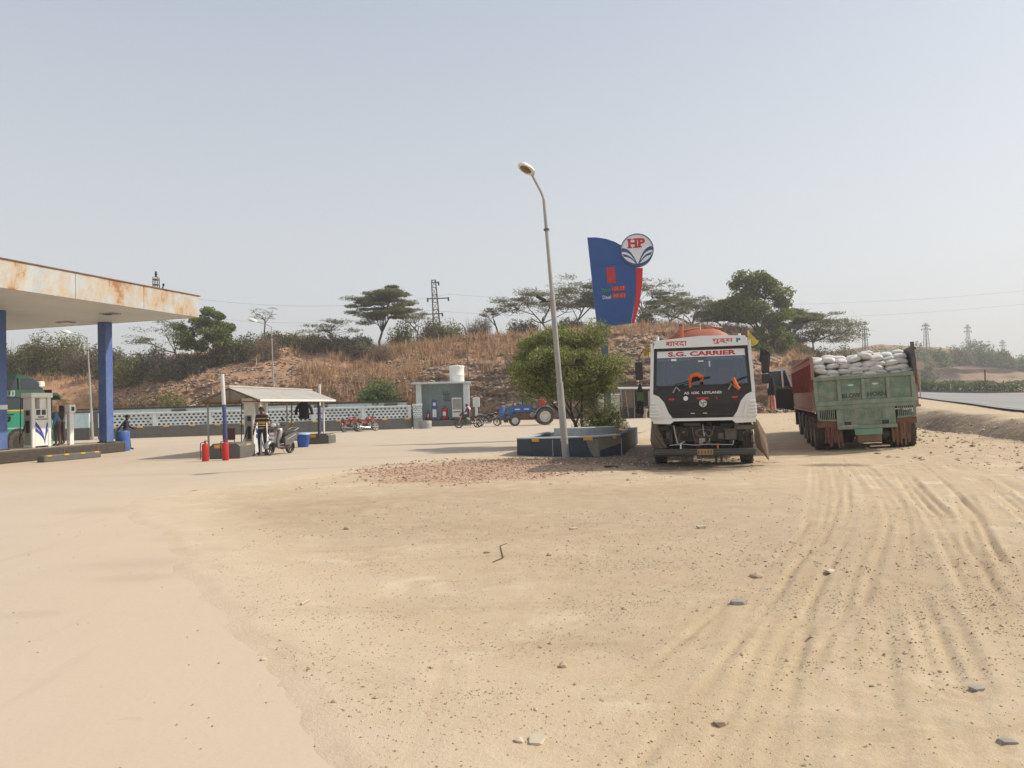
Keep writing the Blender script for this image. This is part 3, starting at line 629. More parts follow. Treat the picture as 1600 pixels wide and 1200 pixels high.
# --- far boundary: perforated parapet, plain wall behind
WA = Vector((-26.4, 49.3, 0)); WB = Vector((-7.15, 54.4, 0)); wd = (WB - WA); WL = wd.length; wang = math.atan2(wd.y, wd.x)
pw = thing('parapet_wall', 'low pale blue parapet of perforated blocks on a dark grey base with yellow marks', 'wall', WA, rz=wang)
dm('jali_white', (0.66, 0.74, 0.76), rough=.85, var=.12, dust=.1, stain=.25)
MB().box((WL / 2, 0, .38), (WL, .34, .76), bev=.02).build('base', M_['grey_kerb'], pw)
MB().box((WL / 2, 0, 1.60), (WL, .26, .10), bev=.015).build('coping', M_['pale_blue_white'], pw)
nb = 6; bl = WL / nb
for i in range(nb + 1):
    MB().box((min(max(i * bl, .12), WL - .12), 0, 1.15), (.22, .24, .80)).build('pier', M_['pale_blue_white'], pw)
def jali(L, Hh, cw, ch, th):
    nx_, ny_ = max(1, int(L / cw)), max(1, int(round(Hh / ch))); cw = L / nx_; ch = Hh / ny_; b = MB()
    for j in range(ny_):
        off = .5 * cw if j % 2 else 0
        for i in range(nx_ + (1 if j % 2 else 0)):
            x0 = max(0, i * cw - off); x1 = min(L, i * cw - off + cw); z0 = j * ch; z1 = z0 + ch; cx, cz = (x0 + x1) / 2, (z0 + z1) / 2
            full = (x1 - x0) > cw * .8
            if not full: b.box((cx, 0, cz), (x1 - x0, th, ch)); continue
            hw, hh = cw * .31, ch * .36; hp = [(cx - hw, cz - hh * .5), (cx, cz - hh), (cx + hw, cz - hh * .5), (cx + hw, cz + hh * .5), (cx, cz + hh), (cx - hw, cz + hh * .5)]
            op = [(x0, z0), (cx, z0), (x1, z0), (x1, z1), (cx, z1), (x0, z1)]
            vs = []
            for y in (-th / 2, th / 2): vs += [(p[0], y, p[1]) for p in op] + [(p[0], y, p[1]) for p in hp]
            fs = []
            for q in range(6):
                r_ = (q + 1) % 6
                fs += [(q, r_, 6 + r_, 6 + q), (12 + r_, 12 + q, 18 + q, 18 + r_), (6 + q, 6 + r_, 18 + r_, 18 + q)]
            b.add(vs, fs)
    return b
for i in range(nb):
    o = jali(bl - .24, .78, .27, .195, .12).build('perforated_panel', M_['jali_white'], pw, loc=(i * bl + .12, 0, .768)); o['kind'] = 'stuff'
for i in range(13): MB().box((.9 + i * 1.56, -.175, .72), (.34, .03, .10), bev=.006).build('reflector', M_['yellow_mark'], pw)
bw = thing('boundary_wall', 'plain pale blue boundary wall with dark coping behind the perforated parapet', 'wall', (-31.5, 56.2, 0), rz=R_(7))
MB().box((11.8, 0, 1.72), (23.6, .24, .38)).build('wall_face', M_['pale_blue'], bw); MB().box((11.8, 0, .765), (23.6, .26, 1.53)).build('base', M_['island_black'], bw)  # lower wall coloured black for the shade seen through the parapet holes
MB().box((11.8, -.02, 1.97), (23.7, .36, .13), bev=.01).build('coping', M_['island_black'], bw)
for x in (1.4, 7.0, 12.0, 17.2, 22.4): MB().box((x, -.17, .93), (1.0, .09, 1.82)).build('buttress', M_['grey_kerb'], bw)
gw = thing('end_wall', 'short pale blue wall with grey base left of the perforated parapet', 'wall', (-30.0, 48.3, 0), rz=R_(14))
MB().box((1.6, 0, 1.25), (3.3, .3, .95)).build('upper_wall', M_['pale_blue'], gw); MB().box((1.6, 0, .385), (3.34, .36, .77), bev=.02).build('base', M_['grey_kerb'], gw)
MB().box((1.6, 0, 1.78), (3.4, .4, .1), bev=.01).build('coping', M_['island_black'], gw)
ep = thing('gate_pier', 'white pier of patterned block at the right end of the parapet', 'pier', (-6.72, 54.55, 0), rz=wang)
MB().box((0, 0, .40), (.62, .5, .80), bev=.015).build('base', M_['galv'], ep); jali(.60, .78, .15, .13, .42).build('patterned_block', M_['jali_white'], ep, loc=(-.30, 0, .802)); MB().box((0, 0, 1.66), (.66, .5, .14), bev=.015).build('cap', M_['pale_blue_white'], ep)
b = MB().lathe([(.0, .55), (.40, .55), (.42, .52), (.42, .0), (.0, .0)], n=16); b.lathe([(.43, .3), (.44, .32), (.43, .34)], n=16)
o = b.build('steel_drum', M_['galv'], smooth=True, loc=(-6.05, 53.6, 0)); tag(o, 'short grey steel drum beside the white gate pier', 'drum')
# --- air and water kiosk
ks = thing('service_kiosk', 'pale blue open fronted kiosk with flat roof and water tank beside the hill', 'kiosk', (-7.25, 58.3, 0), rz=R_(3))
KW, KD, KH = 3.95, 2.6, 2.78
MB().box((KW / 2, KD / 2, .22), (KW + .3, KD + .5, .44), bev=.02).build('plinth', M_['grey_kerb'], ks)
MB().box((KW / 2, KD, .44 + KH / 2), (KW, .2, KH)).build('back_wall', M_['pale_blue'], ks)
MB().box((.1, KD / 2 + .2, .44 + KH / 2), (.2, KD - .6, KH)).build('side_wall', M_['pale_blue'], ks)
MB().box((KW - .1, KD / 2 + .2, .44 + KH / 2), (.2, KD - .6, KH)).build('side_wall', M_['pale_blue'], ks)
for x in (.2, KW - .2): MB().box((x, .12, .44 + KH / 2), (.40, .38, KH - .004), bev=.015).build('pillar', M_['pale_blue_white'], ks)
MB().box((KW / 2 - .05, KD / 2 - .15, .44 + KH + .06), (KW + .5, KD + .7, .12), bev=.01).build('roof', M_['pale_blue_white'], ks)
for x in (.9, 2.3): MB().box((x, -.18, .39), (.4, .02, .09)).build('reflector', M_['yellow_mark'], ks)
pp = MB()
for i, x in enumerate((2.0, 2.13, 2.26, 2.39)): pp.tube([(x, KD - .13, 2.7 - .2 * (i % 2)), (x, KD - .13, 2.0), (x + .1, KD - .13, 1.9)], .022, 5)
pp.tube([(1.9, KD - .14, 2.45), (2.5, KD - .14, 2.45)], .022, 5); pp.build('pipework', M_['engine_metal'], ks)
MB().tube([(KW + .05, -.05, .5), (KW + .05, -.05, 3.2), (KW - .1, .3, 3.34)], .03, 6).build('drain_pipe', M_['letter_white'], ks)
ax = thing('air_machine', 'blue tyre inflator column with rounded top inside the kiosk', 'air machine', (-5.95, 58.95, .44), rz=R_(3))
MB().prism([(-.2, 0), (.2, 0), (.2, 1.3), (.13, 1.55), (0, 1.62), (-.12, 1.6), (-.2, 1.5)], -.18, .18).build('housing', mat('machine_blue', (.03, .10, .27), dust=.15), ax)
MB().box((0, -.185, 1.25), (.2, .014, .25), bev=.004).build('gauge', M_['letter_white'], ax); MB().box((0, -.19, .55), (.3, .012, .6)).build('notice', M_['letter_white'], ax)
def extinguisher_trolley(loc, label, r, h):
    t = thing('fire_trolley', label, 'fire extinguisher', loc); MB().lathe([(0, 0), (r * .9, 0), (r, .04), (r, h * .8), (r * .8, h * .92), (.05, h), (0, h)], n=14).build('cylinder', M_['red_paint'], t, smooth=True)
    MB().cyl((0, 0, h), (0, 0, h + .1), .03).build('valve', M_['black_plastic'], t)
    MB().box((0, -r - .005, h * .5), (r * .9, .012, h * .3)).build('decal', M_['letter_white'], t)
    for s in (-1, 1): MB().lathe([(0, -.03), (.13, -.03), (.13, .03), (0, .03)], (s * (r + .05), .05, .13), 'x', 12).build('wheel', M_['tyre'], t)
extinguisher_trolley((-5.2, 59.05, .44), 'large dark red wheeled fire extinguisher beside the blue air machine', .25, 1.0)
extinguisher_trolley((-6.45, 59.1, .44), 'small red fire extinguisher left of the blue air machine', .13, .75)
wc = thing('water_cooler', 'white upright water cooler cabinet inside the kiosk at the right', 'cooler', (-4.25, 59.0, .44), rz=R_(3))
MB().box((0, 0, .95), (.72, .6, 1.5), bev=.03).build('cabinet', M_['white_paint'], wc); MB().box((0, -.305, .62), (.6, .02, .08)).build('drip_tray', M_['engine_metal'], wc)
MB().box((0, -.30, 1.2), (.62, .014, .8), bev=.004).build('front_panel', M_['galv'], wc)
for x in (-.3, .3): MB().cyl((x, 0, 0), (x, 0, .22), .03).build('leg', M_['engine_metal'], wc)
wt = MB().lathe([(0, 0), (.55, 0), (.56, .02), (.56, .5), (.58, .53), (.56, .56), (.56, 1.03), (.58, 1.06), (.58, 1.2), (.5, 1.24), (0, 1.27)], n=26)
o = wt.build('water_tank', mat('tank_white', (.80, .79, .74), var=.05, dust=.1), smooth=True, loc=(-4.2, 59.2, 3.345)); tag(o, 'white cylindrical water tank standing on the kiosk roof', 'water tank')
mb = thing('meter_box', 'small pale box on a post at the right side of the kiosk', 'meter box', (-2.75, 58.6, 0)); MB().box((0, 0, 1.75), (.5, .35, .7), bev=.02).build('box', M_['pale_blue_white'], mb); MB().box((0, 0, .7), (.2, .2, 1.4)).build('post', M_['pale_blue_white'], mb)
o = MB().tube([(0, 0, 0), (.05, 0, 4.2), (-.05, 0, 7.1), (-.12, 0, 7.9), (-.40, 0, 8.3)], .05, 6).build('iron_pole', M_['rusty'], loc=(-3.65, 64.5, 0)); tag(o, 'thin rusty iron pole with bent top behind the kiosk', 'pole')
# --- pump shed
SA = math.atan2(-.09, .99)
sh = thing('pump_shed', 'open shed with grey corrugated gable roof over the second fuel pump', 'shed', (-8.85, 26.9, 0), rz=SA)
SL, SW, EH, RH = 8.2, 2.0, 1.99, 2.42
k = NT('corrugated_sheet'); n1 = k.noise(1.2, 6, .65, stretch=(1, .4, 1)); c = k.mix(k.ramp(n1, [(.35, 0.), (.65, 1.)]), (.42, .395, .35), (.34, .315, .275)); c = k.mix(k.ramp(k.noise(5, 5, .7), [(.62, 0.), (.75, .5)]), c, (.30, .2, .13)); k.col(c); k.rough(.65); M_['sheet'] = k.m
def sheet(x0, z0, x1, z1, y0, y1):
    b = MB(); n = 26; vs = []
    for d in (0, -.012):
        for i in range(n + 1):
            y = y0 + (y1 - y0) * i / n; w = .012 * (1 if i % 2 else -1)
            vs += [(x0, y, z0 + w + d), (x1, y, z1 + w + d)]
    fs = [(2 * i, 2 * i + 1, 2 * i + 3, 2 * i + 2) for i in range(n)] + [(2 * (n + 1) + 2 * i, 2 * (n + 1) + 2 * i + 2, 2 * (n + 1) + 2 * i + 3, 2 * (n + 1) + 2 * i + 1) for i in range(n)]
    return b.add(vs, fs)
for q in range(4):
    y0 = -.1 + q * SL / 4; y1 = y0 + SL / 4 + .05; dz = .004 * (q % 2)
    sheet(-SW / 2, RH + dz, .12, EH - .02 + dz, y0, y1).build('roof_sheet', M_['sheet'], sh); sheet(-SW / 2, RH + dz, -SW - .12, EH - .02 + dz, y0, y1).build('roof_sheet', M_['sheet'], sh)
MB().box((.13, SL / 2 - .1, EH - .05), (.02, SL, .08)).build('eave_trim', M_['white_paint'], sh)
MB().tube([(-SW / 2, -.12, RH + .025), (-SW / 2, SL, RH + .025)], .05, 6).build('ridge_cap', M_['sheet'], sh)
for y in (0., SL * .33, SL * .66, SL - .15):
    fr = MB().tube([(-SW, y, EH - .08), (0, y, EH - .08)], .025, 5).build('truss', M_['rusty'], sh)
    for p_, q_, r_ in (((-SW, y, EH - .055), (-SW / 2, y, RH - .05), .02), ((0, y, EH - .055), (-SW / 2, y, RH - .05), .02), ((-SW / 2, y, EH - .055), (-SW / 2, y, RH - .07), .018)): MB().tube([p_, q_], r_, 5).build('strut', M_['rusty'], fr)
for x in (-.02, -SW + .02): MB().box((x, SL / 2, EH - .09), (.05, SL - .1, .06)).build('purlin', M_['rusty'], sh)
for (x, y) in ((-.02, .25), (-.40, SL - .2)): MB().tube([(x, y, 0), (x, y, EH - .1)], .04, 8).build('post', M_['white_paint'], sh)
MB().tube([(-SW + .05, .3, 0), (-SW + .03, .3, EH - .1)], .035, 8).build('post', M_['galv'], sh)
MB().tube([(-SW + .05, SL - .6, 0), (-SW + .05, SL - .6, EH - .1)], .035, 8).build('post', M_['galv'], sh)
MB().tube([(-.40, SL - .9, .3), (-.40, SL - .9, EH - .1)], .04, 8).build('post', M_['chassis'], sh)
MB().tube([(-.85, SL * .55, .0), (-.4, SL * .5, 1.0), (-.3, SL * .48, EH - .1)], .03, 7).build('post', M_['engine_metal'], sh)
dm('pole_white', (0.72, 0.71, 0.68), rough=.6, dust=.15, stain=.35); dm('pole_blue', (.05, .07, .22), rough=.6, dust=.15, stain=.3)
def marker_pole(loc, lean, label, h):
    t = thing('marker_pole', label, 'pole', loc, rot=(0, R_(lean), 0))
    MB().cyl((0, 0, h * .58), (0, 0, h), .065, .06, 12).build('upper_tube', M_['pole_white'], t); MB().cyl((0, 0, 0), (0, 0, h * .58 - .002), .065, .065, 12).build('lower_tube', M_['pole_blue'], t)
marker_pole((-9.72, 26.2, .4), -2.0, 'white and blue pole rising past the near gable of the shed', 2.45)
marker_pole((-8.88, 35.5, .4), 1.2, 'white and blue pole rising past the far end of the shed', 2.3)
def kerb_block(loc, rz, dims, label):
    t = thing('kerb_block', label, 'kerb', loc, rz); w, l, h = dims
    MB().prism([(-w / 2, 0), (w / 2, 0), (w / 2, h * .8), (w / 2 - .12, h), (-w / 2 + .12, h), (-w / 2, h * .8)], -l / 2, l / 2).build('kerb_body', M_['grey_kerb'], t)
    for x, y in ((-w * .22, -l / 2), (w * .36, -l / 2 + .02)): MB().box((x, y - .008, h - .09), (w * .24, .02, .12), bev=.004).build('reflector', M_['yellow_mark'], t)
    MB().box((w / 2 - .04, l * .1, h - .1), (.04, .3, .1)).build('reflector', M_['yellow_mark'], t)
kerb_block((-9.55, 26.35, 0), SA, (1.05, 1.2, .52), 'dark grey kerb block with yellow marks at the near end of the shed')
kerb_block((-8.72, 35.2, 0), SA, (1.0, 1.0, .46), 'dark grey kerb block with yellow marks at the far end of the shed')
p2 = fuel_pump('fuel_pump', 'tall white fuel pump standing under the corrugated shed roof', (-9.35, 28.2, .02), R_(-22))
MB().box((-9.35, 28.2, .01), (.7, 1.1, .02)).build('pump_footing', M_['grey_kerb'], loc=(0, 0, 0))['kind'] = 'structure'
def extinguisher(loc, label):
    t = thing('fire_extinguisher', label, 'fire extinguisher', loc)
    MB().lathe([(0, 0), (.10, 0), (.105, .02), (.105, .50), (.085, .56), (.04, .58), (0, .58)], n=16).build('cylinder', M_['red_paint'], t, smooth=True)
    v = MB().cyl((0, 0, .58), (0, 0, .65), .028).build('valve', M_['engine_metal'], t); MB().box((.04, 0, .66), (.14, .03, .03), bev=.005).build('lever', M_['red_paint'], v)
    MB().tube([(-.02, 0, .63), (-.14, 0, .6), (-.16, .0, .4), (-.15, 0, .08)], .014, 6).build('hose', M_['black_plastic'], t)
    return t
extinguisher((-9.85, 24.75, 0), 'red fire extinguisher standing left, its black hose hanging free, before the near kerb block')
extinguisher((-9.28, 24.95, 0.02), 'red fire extinguisher standing against the front of the near kerb block, right of its pair')
t = thing('dust_bin', 'bright blue plastic bin with pale lid by the far kerb block', 'bin', (-8.76, 32.27) + (0,))
MB().lathe([(0, 0), (.20, 0), (.22, .03), (.27, .5), (.29, .52), (.28, .54)], n=18).build('bucket', M_['bin_blue'], t, smooth=True); MB().lathe([(.29, .54), (.27, .58), (.18, .61), (0, .62)], n=18).build('lid', mat('bin_lid', (.42, .58, .78), dust=.1), t, smooth=True)
t = thing('plastic_chair', 'brown plastic chair standing behind the shed posts', 'chair', (-11.6, 31.6, 0), rz=R_(200)); M_['chair_brown'] = mat('chair_brown', (.11, .05, .035), dust=.2)
MB().box((0, 0, .43), (.46, .44, .03), bev=.012).build('seat', M_['chair_brown'], t); MB().box((0, .22, .68), (.46, .03, .46), rot=(R_(-10), 0, 0), bev=.012).build('backrest', M_['chair_brown'], t)
for x in (-.2, .2):
    for y in (-.19, .19): MB().tube([(x * 1.1, y * 1.15, 0), (x, y, .43)], .018, 6).build('leg', M_['chair_brown'], t)
    MB().tube([(x * 1.15, -.2, .43), (x * 1.15, -.18, .62), (x * 1.15, .2, .64)], .016, 6).build('armrest', M_['chair_brown'], t)
# --- black jacket hanging under the shed eave
dm('black_cloth', (.012, .012, .013), rough=.9, dust=.05)
jk = thing('hanging_jacket', 'black jacket hanging from the shed eave beside the far posts', 'jacket', (-8.55, 31.7, 1.88))
bj = MB(); n = 12; prof = [(-.05, .0, .03), (-.17, -.05, .06), (-.21, -.20, .08), (-.20, -.42, .09), (-.22, -.60, .10), (-.21, -.68, .08)]
vs = []; 
for (x, z, d) in prof:
    for i in range(n):
        a = 2 * math.pi * i / n; vs.append((x * -1 * math.cos(a) * (1 + .06 * math.sin(3 * a + z * 9)), d * math.sin(a) * (1 + .2 * math.sin(5 * a + z * 20)), z + .02 * math.sin(4 * a)))
fs = [(j * n + i, j * n + (i + 1) % n, (j + 1) * n + (i + 1) % n, (j + 1) * n + i) for j in range(len(prof) - 1) for i in range(n)] + [tuple(range(n)), tuple(range(5 * n, 6 * n))]
bj.add(vs, fs).build('jacket_body', M_['black_cloth'], jk, smooth=True)
for s in (-1, 1): MB().tube([(s * .15, 0, -.08), (s * .29, 0, -.26), (s * .345, .02, -.52)], .075, 8, r1=.055).build('sleeve', M_['black_cloth'], jk, smooth=True)
MB().tube([(-.06, 0, -.01), (0, 0, .08), (.06, 0, -.01)], .008, 5).build('hook', M_['steel'], jk)
# --- hill side stalls behind the planter
def stall_cabinet():
    t = thing('stall_cabinet', 'small stall cabinet with pale closed double doors on thin legs', 'stall', (8.15, 66.3, 0), rz=R_(-4))
    k = NT('peeling_door'); n1 = k.noise(3, 6, .7); c = k.mix(k.ramp(n1, [(.4, 0.), (.6, 1.)]), (.52, .55, .50), (.42, .38, .30)); c = k.mix(k.ramp(k.noise(8, 5, .7), [(.6, 0.), (.7, .8)]), c, (.16, .13, .1)); k.col(c); k.rough(.8)
    for s in (-1, 1):
        d = MB().box((s * .47, -.5, 1.32), (.90, .05, 1.45), bev=.012).build('door', k.m, t); MB().box((s * .07, -.54, 1.3), (.03, .04, .2)).build('handle', M_['rusty'], d)
        for z in (.85, 1.78): MB().box((s * .6, -.532, z), (.3, .016, .06)).build('hinge', M_['rusty'], d)
    MB().box((0, .0, 1.32), (1.92, .92, 1.5)).build('carcass', M_['wood'], t); MB().box((-.05, -.08, 2.13), (2.25, 1.3, .05), rot=(R_(4), R_(2), 0)).build('roof', M_['sheet'], t)
    for x in (-.9, .95):
        for y in (-.6, .4): MB().tube([(x, y, 0), (x, y, 2.1)], .035, 6).build('leg', M_['galv'], t)
    MB().box((-.05, -.55, .52), (1.7, .25, .05)).build('ledge', M_['wood'], t)
stall_cabinet()
def open_stall():
    t = thing('open_stall', 'open fronted wooden stall with dark interior and counter beside the pale cabinet', 'stall', (11.1, 67.6, 0), rz=R_(-4))
    dk = mat('stall_inside', (.035, .028, .024), dust=.1)
    MB().box((.1, .9, 1.3), (3.3, .08, 2.5)).build('back_wall', dk, t); MB().box((-1.55, .1, 1.55), (.06, 1.6, 1.9)).build('side_wall', M_['galv'], t); MB().box((1.75, .1, 1.3), (.06, 1.6, 2.4)).build('side_wall', dk, t)
    MB().box((-1.05, -.66, 1.75), (.85, .05, 1.5)).build('shutter', M_['wood'], t); MB().box((.95, -.66, 1.7), (.55, .05, 1.3), bev=.01).build('notice_panel', mat('stall_panel', (.40, .37, .32), dust=.2), t)
    MB().box((0.1, 0, 2.62), (3.9, 2.3, .06), rot=(R_(5), R_(1), 0)).build('roof', M_['sheet'], t)
    MB().box((.15, -.85, .98), (2.6, .5, .06)).build('counter', M_['wood'], t)
    for (x, lean) in ((-1.3, .25), (1.55, .1), (-.55, .0)): MB().tube([(x + lean, -.95, 0), (x, -.9, 2.5)], .04, 6).build('post', M_['galv'], t)
    MB().box((0.1, .2, .48), (3.2, 1.2, .9)).build('counter_base', dk, t)
open_stall()
t = thing('clay_stand', 'pale clay pedestal standing under the open stall counter', 'pedestal', (11.35, 66.45, 0)); MB().lathe([(0, 0), (.24, 0), (.2, .1), (.17, .45), (.25, .62), (.3, .75), (.28, .8), (0, .8)], n=14).build('pedestal', mat('clay', (.45, .36, .27), dust=.3), t, smooth=True); MB().box((-.35, 0, .86), (.9, .5, .07)).build('slab', M_['galv'], t)

rm = thing('roof_mast', 'short dark lattice mast with insulator standing on the canopy roof edge', 'mast', (-13.9, 30.35, ZT - .3))
for sx_ in (-1, 1):
    for sy_ in (-1, 1): MB().cyl((sx_ * .10, sy_ * .10, 0), (sx_ * .08, sy_ * .08, 1.0), .018, n=5).build('upright', M_['chassis'], rm)
for i in range(5): MB().box((0, 0, .1 + i * .2), (.21, .21, .025)).build('brace', M_['rusty'], rm)
MB().lathe([(0, 0), (.06, .02), (.03, .07), (.06, .12), (.03, .17), (.05, .22), (0, .24)], (0, 0, 1.0), 'z', 8).build('insulator', M_['black_plastic'], rm); MB().tube([(.1, 0, .3), (.22, 0, .42), (.28, 0, .66)], .025, 6).build('side_arm', M_['chassis'], rm); MB().ball((.29, 0, .70), .05, 8).build('arm_insulator', M_['black_plastic'], rm)

# ================================================================ PLANTER, SIGN, LAMPS, PYLONS
dm('planter_dark', (.025, .047, .076), rough=.6, dust=.10, stain=.2, bump=.1); dm('planter_raw', (.21, .20, .16), rough=.85, dust=.2); dm('soil', (.19, .13, .085), rough=.95, dust=.2, bump=.6, bscale=12)
dm('coping_pale', (.50, .56, .57), rough=.8, dust=.25, stain=.3)
PO = [(0.10, 23.6), (1.45, 22.55), (2.40, 21.90), (3.10, 22.35), (4.55, 28.4), (4.4, 31.6), (1.75, 30.6)]
PH = [.50, .53, .57, .58, .56, .5, .47]
pl = thing('roadside_planter', 'large dark painted planter with pale rim, yellow marks and soil inside', 'planter', (0, 0, 0))
cx_, cy_ = np.mean([p[0] for p in PO]), np.mean([p[1] for p in PO])
def inset(p, d):
    v = Vector((cx_ - p[0], cy_ - p[1])); v.normalize(); return (p[0] + v.x * d, p[1] + v.y * d)
n = len(PO)
for i in range(n):
    a, b_ = PO[i], PO[(i + 1) % n]; ai, bi = inset(a, .42), inset(b_, .42); ha, hb = PH[i], PH[(i + 1) % n]
    m = M_['planter_raw'] if i == 2 else M_['planter_dark']
    b = MB(); vs = [(*a, -.1), (*b_, -.1), (*bi, -.1), (*ai, -.1), (*a, ha), (*b_, hb), (*bi, hb), (*ai, ha)]
    b.add(vs, [(0, 1, 5, 4), (1, 2, 6, 5), (2, 3, 7, 6), (3, 0, 4, 7), (4, 5, 6, 7), (0, 3, 2, 1)]); b.build('side_wall', m, pl)
    ao, bo = inset(a, -.02), inset(b_, -.02); cm = M_['planter_dark'] if i in (3,) else M_['coping_pale']
    b = MB(); vs = [(*ao, ha + .003), (*bo, hb + .003), (*bi, hb + .003), (*ai, ha + .003), (*ao, ha + .04), (*bo, hb + .04), (*bi, hb + .04), (*ai, ha + .04)]
    b.add(vs, [(0, 1, 5, 4), (1, 2, 6, 5), (2, 3, 7, 6), (3, 0, 4, 7), (4, 5, 6, 7), (0, 3, 2, 1)]); b.build('coping', cm, pl)
# raw cement patch that runs onto the front face, and the dark flash on the corner piece
def on_edge(i, t, z, off):
    a = Vector(PO[i]); b_ = Vector(PO[(i + 1) % n]); d = (b_ - a).normalized(); nn = Vector((d.y, -d.x)); p = a.lerp(b_, t) + nn * off; return (p.x, p.y, z)
b = MB(); pts = [(0.62, .53), (0.68, .40), (.74, .2), (.86, .02)]
for j in range(3): b.quad(on_edge(1, pts[j][0], pts[j][1], .006), on_edge(1, 1, pts[j][1], .006), on_edge(1, 1, pts[j + 1][1], .006), on_edge(1, pts[j + 1][0], pts[j + 1][1], .006))
b.build('cement_patch', M_['planter_raw'], pl)
b = MB(); b.quad(on_edge(2, .05, .02, .006), on_edge(2, .98, .02, .006), on_edge(2, .98, .36, .006), on_edge(2, .05, .20, .006)); b.build('painted_flash', M_['planter_dark'], pl)
for (i, t_, w, zo) in ((0, .42, .26, 0), (1, .02, .22, 0), (1, .72, .30, .02), (2, .7, .1, 0)):
    a = on_edge(i, t_, PH[i] - .02 + zo, .016); e = Vector(PO[(i + 1) % n]) - Vector(PO[i])
    MB().box((0, 0, 0), (w, .03, .10), bev=.006).build('reflector', M_['yellow_mark'], pl, loc=a, rot=(0, 0, math.atan2(e.y, e.x)))
for (i, t_) in ((0, .78), (2, 1.0)):
    a = on_edge(i, t_, .25, .01); MB().cyl((0, 0, -.24), (0, 0, .24), .012, n=6).build('drip_stain', M_['coping_pale'], pl, loc=a)
ip = [inset(p, .40) for p in PO]; qx = np.linspace(-.2, 4.8, 60); qy = np.linspace(21.5, 32, 80); QX, QY = np.meshgrid(qx, qy); fx_, fy_ = QX.ravel(), QY.ravel()
dd = poly_dist(fx_, fy_, ip); zz_ = .36 + .22 * fbm(fx_ * .9, fy_ * .9, 131) + .06 * fbm(fx_ * 5, fy_ * 5, 132) + .35 * np.exp(-((fx_ - 4.0) ** 2 + (fy_ - 29.5) ** 2) / .9)
fa = grid_faces(60, 80); keep = (dd[fa] < .08).all(1); fast_mesh('soil', np.stack([fx_, fy_, zz_], 1), fa[keep], M_['soil'], pl, smooth=True)
# round inner tree kerb
tk = thing('tree_kerb', 'curved pale blue masonry kerb standing inside the dark planter', 'kerb', (2.35, 25.75, 0))
b = MB(); vs = []; na = 14; r0, r1 = .95, .68
for i in range(na + 1):
    a = R_(195 + 175 * i / na); 
    for (r, z) in ((r0, .40), (r0, .74), (r1, .76), (r1, .40)): vs.append((r * math.cos(a) * 1.1, r * math.sin(a) * .8, z))
fs = [(4 * i + j, 4 * i + (j + 1) % 4, 4 * i + 4 + (j + 1) % 4, 4 * i + 4 + j) for i in range(na) for j in range(4)] + [(0, 1, 2, 3), (4 * na, 4 * na + 3, 4 * na + 2, 4 * na + 1)]
b.add(vs, fs).build('kerb_ring', M_['coping_pale'], tk)
# --- price sign pylon
dm('sign_blue', (.016, .085, .30), rough=.35, var=.06, dust=.05); dm('sign_red', (.66, .02, .03), rough=.35, var=.05, dust=.04); dm('sign_white', (.80, .82, .86), rough=.35, var=.04, dust=.03); dm('logo_blue', (.03, .09, .25), rough=.35, dust=.03); dm('pole_teal', (.07, .14, .17), rough=.6, dust=.12, stain=.3); dm('led_red', (.60, .04, .035), rough=.5, dust=.05); dm('mark_green', (.05, .42, .12), rough=.5, dust=.05)
SX, SY = 4.05, 33.0
sg = thing('price_sign', 'tall blue fuel price sign with round emblem on top and red side blade', 'price sign', (SX, SY, 0), rot=(0, R_(-1.6), R_(-6)))
q = SY / 1209.0
def sp(u, v):           # sign face coordinates in metres, read off against the pole axis (u right, v up)
    return ((u - 931) * q, (633 - v) * q + 1.43)
blade = [sp(916, 370), sp(930, 371), sp(945, 374.5), sp(958, 380), sp(968.5, 387), sp(975, 400), sp(983, 412), sp(988, 424), sp(986.5, 450), sp(983, 478), sp(976, 509), sp(923, 512)]
MB().prism(blade, -.16, .16).build('sign_panel', M_['sign_blue'], sg)
red = [sp(987.5, 423), sp(999, 424), sp(996.5, 450), sp(990.5, 480), sp(983, 503), sp(980.5, 509.5), sp(976.5, 509), sp(983.5, 478), sp(986.8, 450)]
MB().prism(red, -.13, .12).build('side_blade', M_['sign_red'], sg)
b = MB(); b.box((0.0, 0, .75 + 2.05), (.30, .26, 5.6)); b.build('pole', M_['pole_teal'], sg, loc=(.05, .05, -.9 + .2))
for (u0, v0, u1, v1) in ((929, 416.5, 966, 414), (936, 505, 972, 504)):
    a, c_ = sp(u0, v0), sp(u1, v1); MB().tube([(a[0], -.165, a[1]), (c_[0], -.165, c_[1])], .010, 5).build('panel_seam', M_['logo_blue'], sg)
def plate(u0, v0, u1, v1, m, name, y=-.17): 
    a, c_ = sp(u0, v1), sp(u1, v0); return MB().box(((a[0] + c_[0]) / 2, y, (a[1] + c_[1]) / 2), (c_[0] - a[0], .02, c_[1] - a[1])).build(name, m, sg)
plate(943, 420, 956, 444.5, M_['led_red'], 'price_panel')
plate(949, 450, 970, 457.5, M_['led_red'], 'price_display'); plate(949.5, 461, 970, 468.5, M_['led_red'], 'price_display')
RX = (R_(90), 0, 0)
def stext(s, u, v, w, h, m, name, y=-.182, bold=.0): 
    a = sp(u, v); return text(s, name, m, sg, (a[0], y, a[1]), RX, width=w * q, height=h * q, bold=bold)
stext('Petrol', 940.5, 454.8, 13, 6.5, M_['mark_green'], 'fuel_word', bold=.01); stext('Diesel', 941, 466, 13, 6, M_['letter_white'], 'fuel_word', bold=.01)
dm('led_dim', (.80, .22, .17), rough=.5, dust=.03); stext('105.17', 959.5, 453.8, 19, 5.6, M_['led_dim'], 'price_digits', bold=.01); stext('90.61', 959.5, 464.8, 18, 5.6, M_['led_dim'], 'price_digits', bold=.01)
cxy = sp(991.5, 396); RD = 25.5 * q
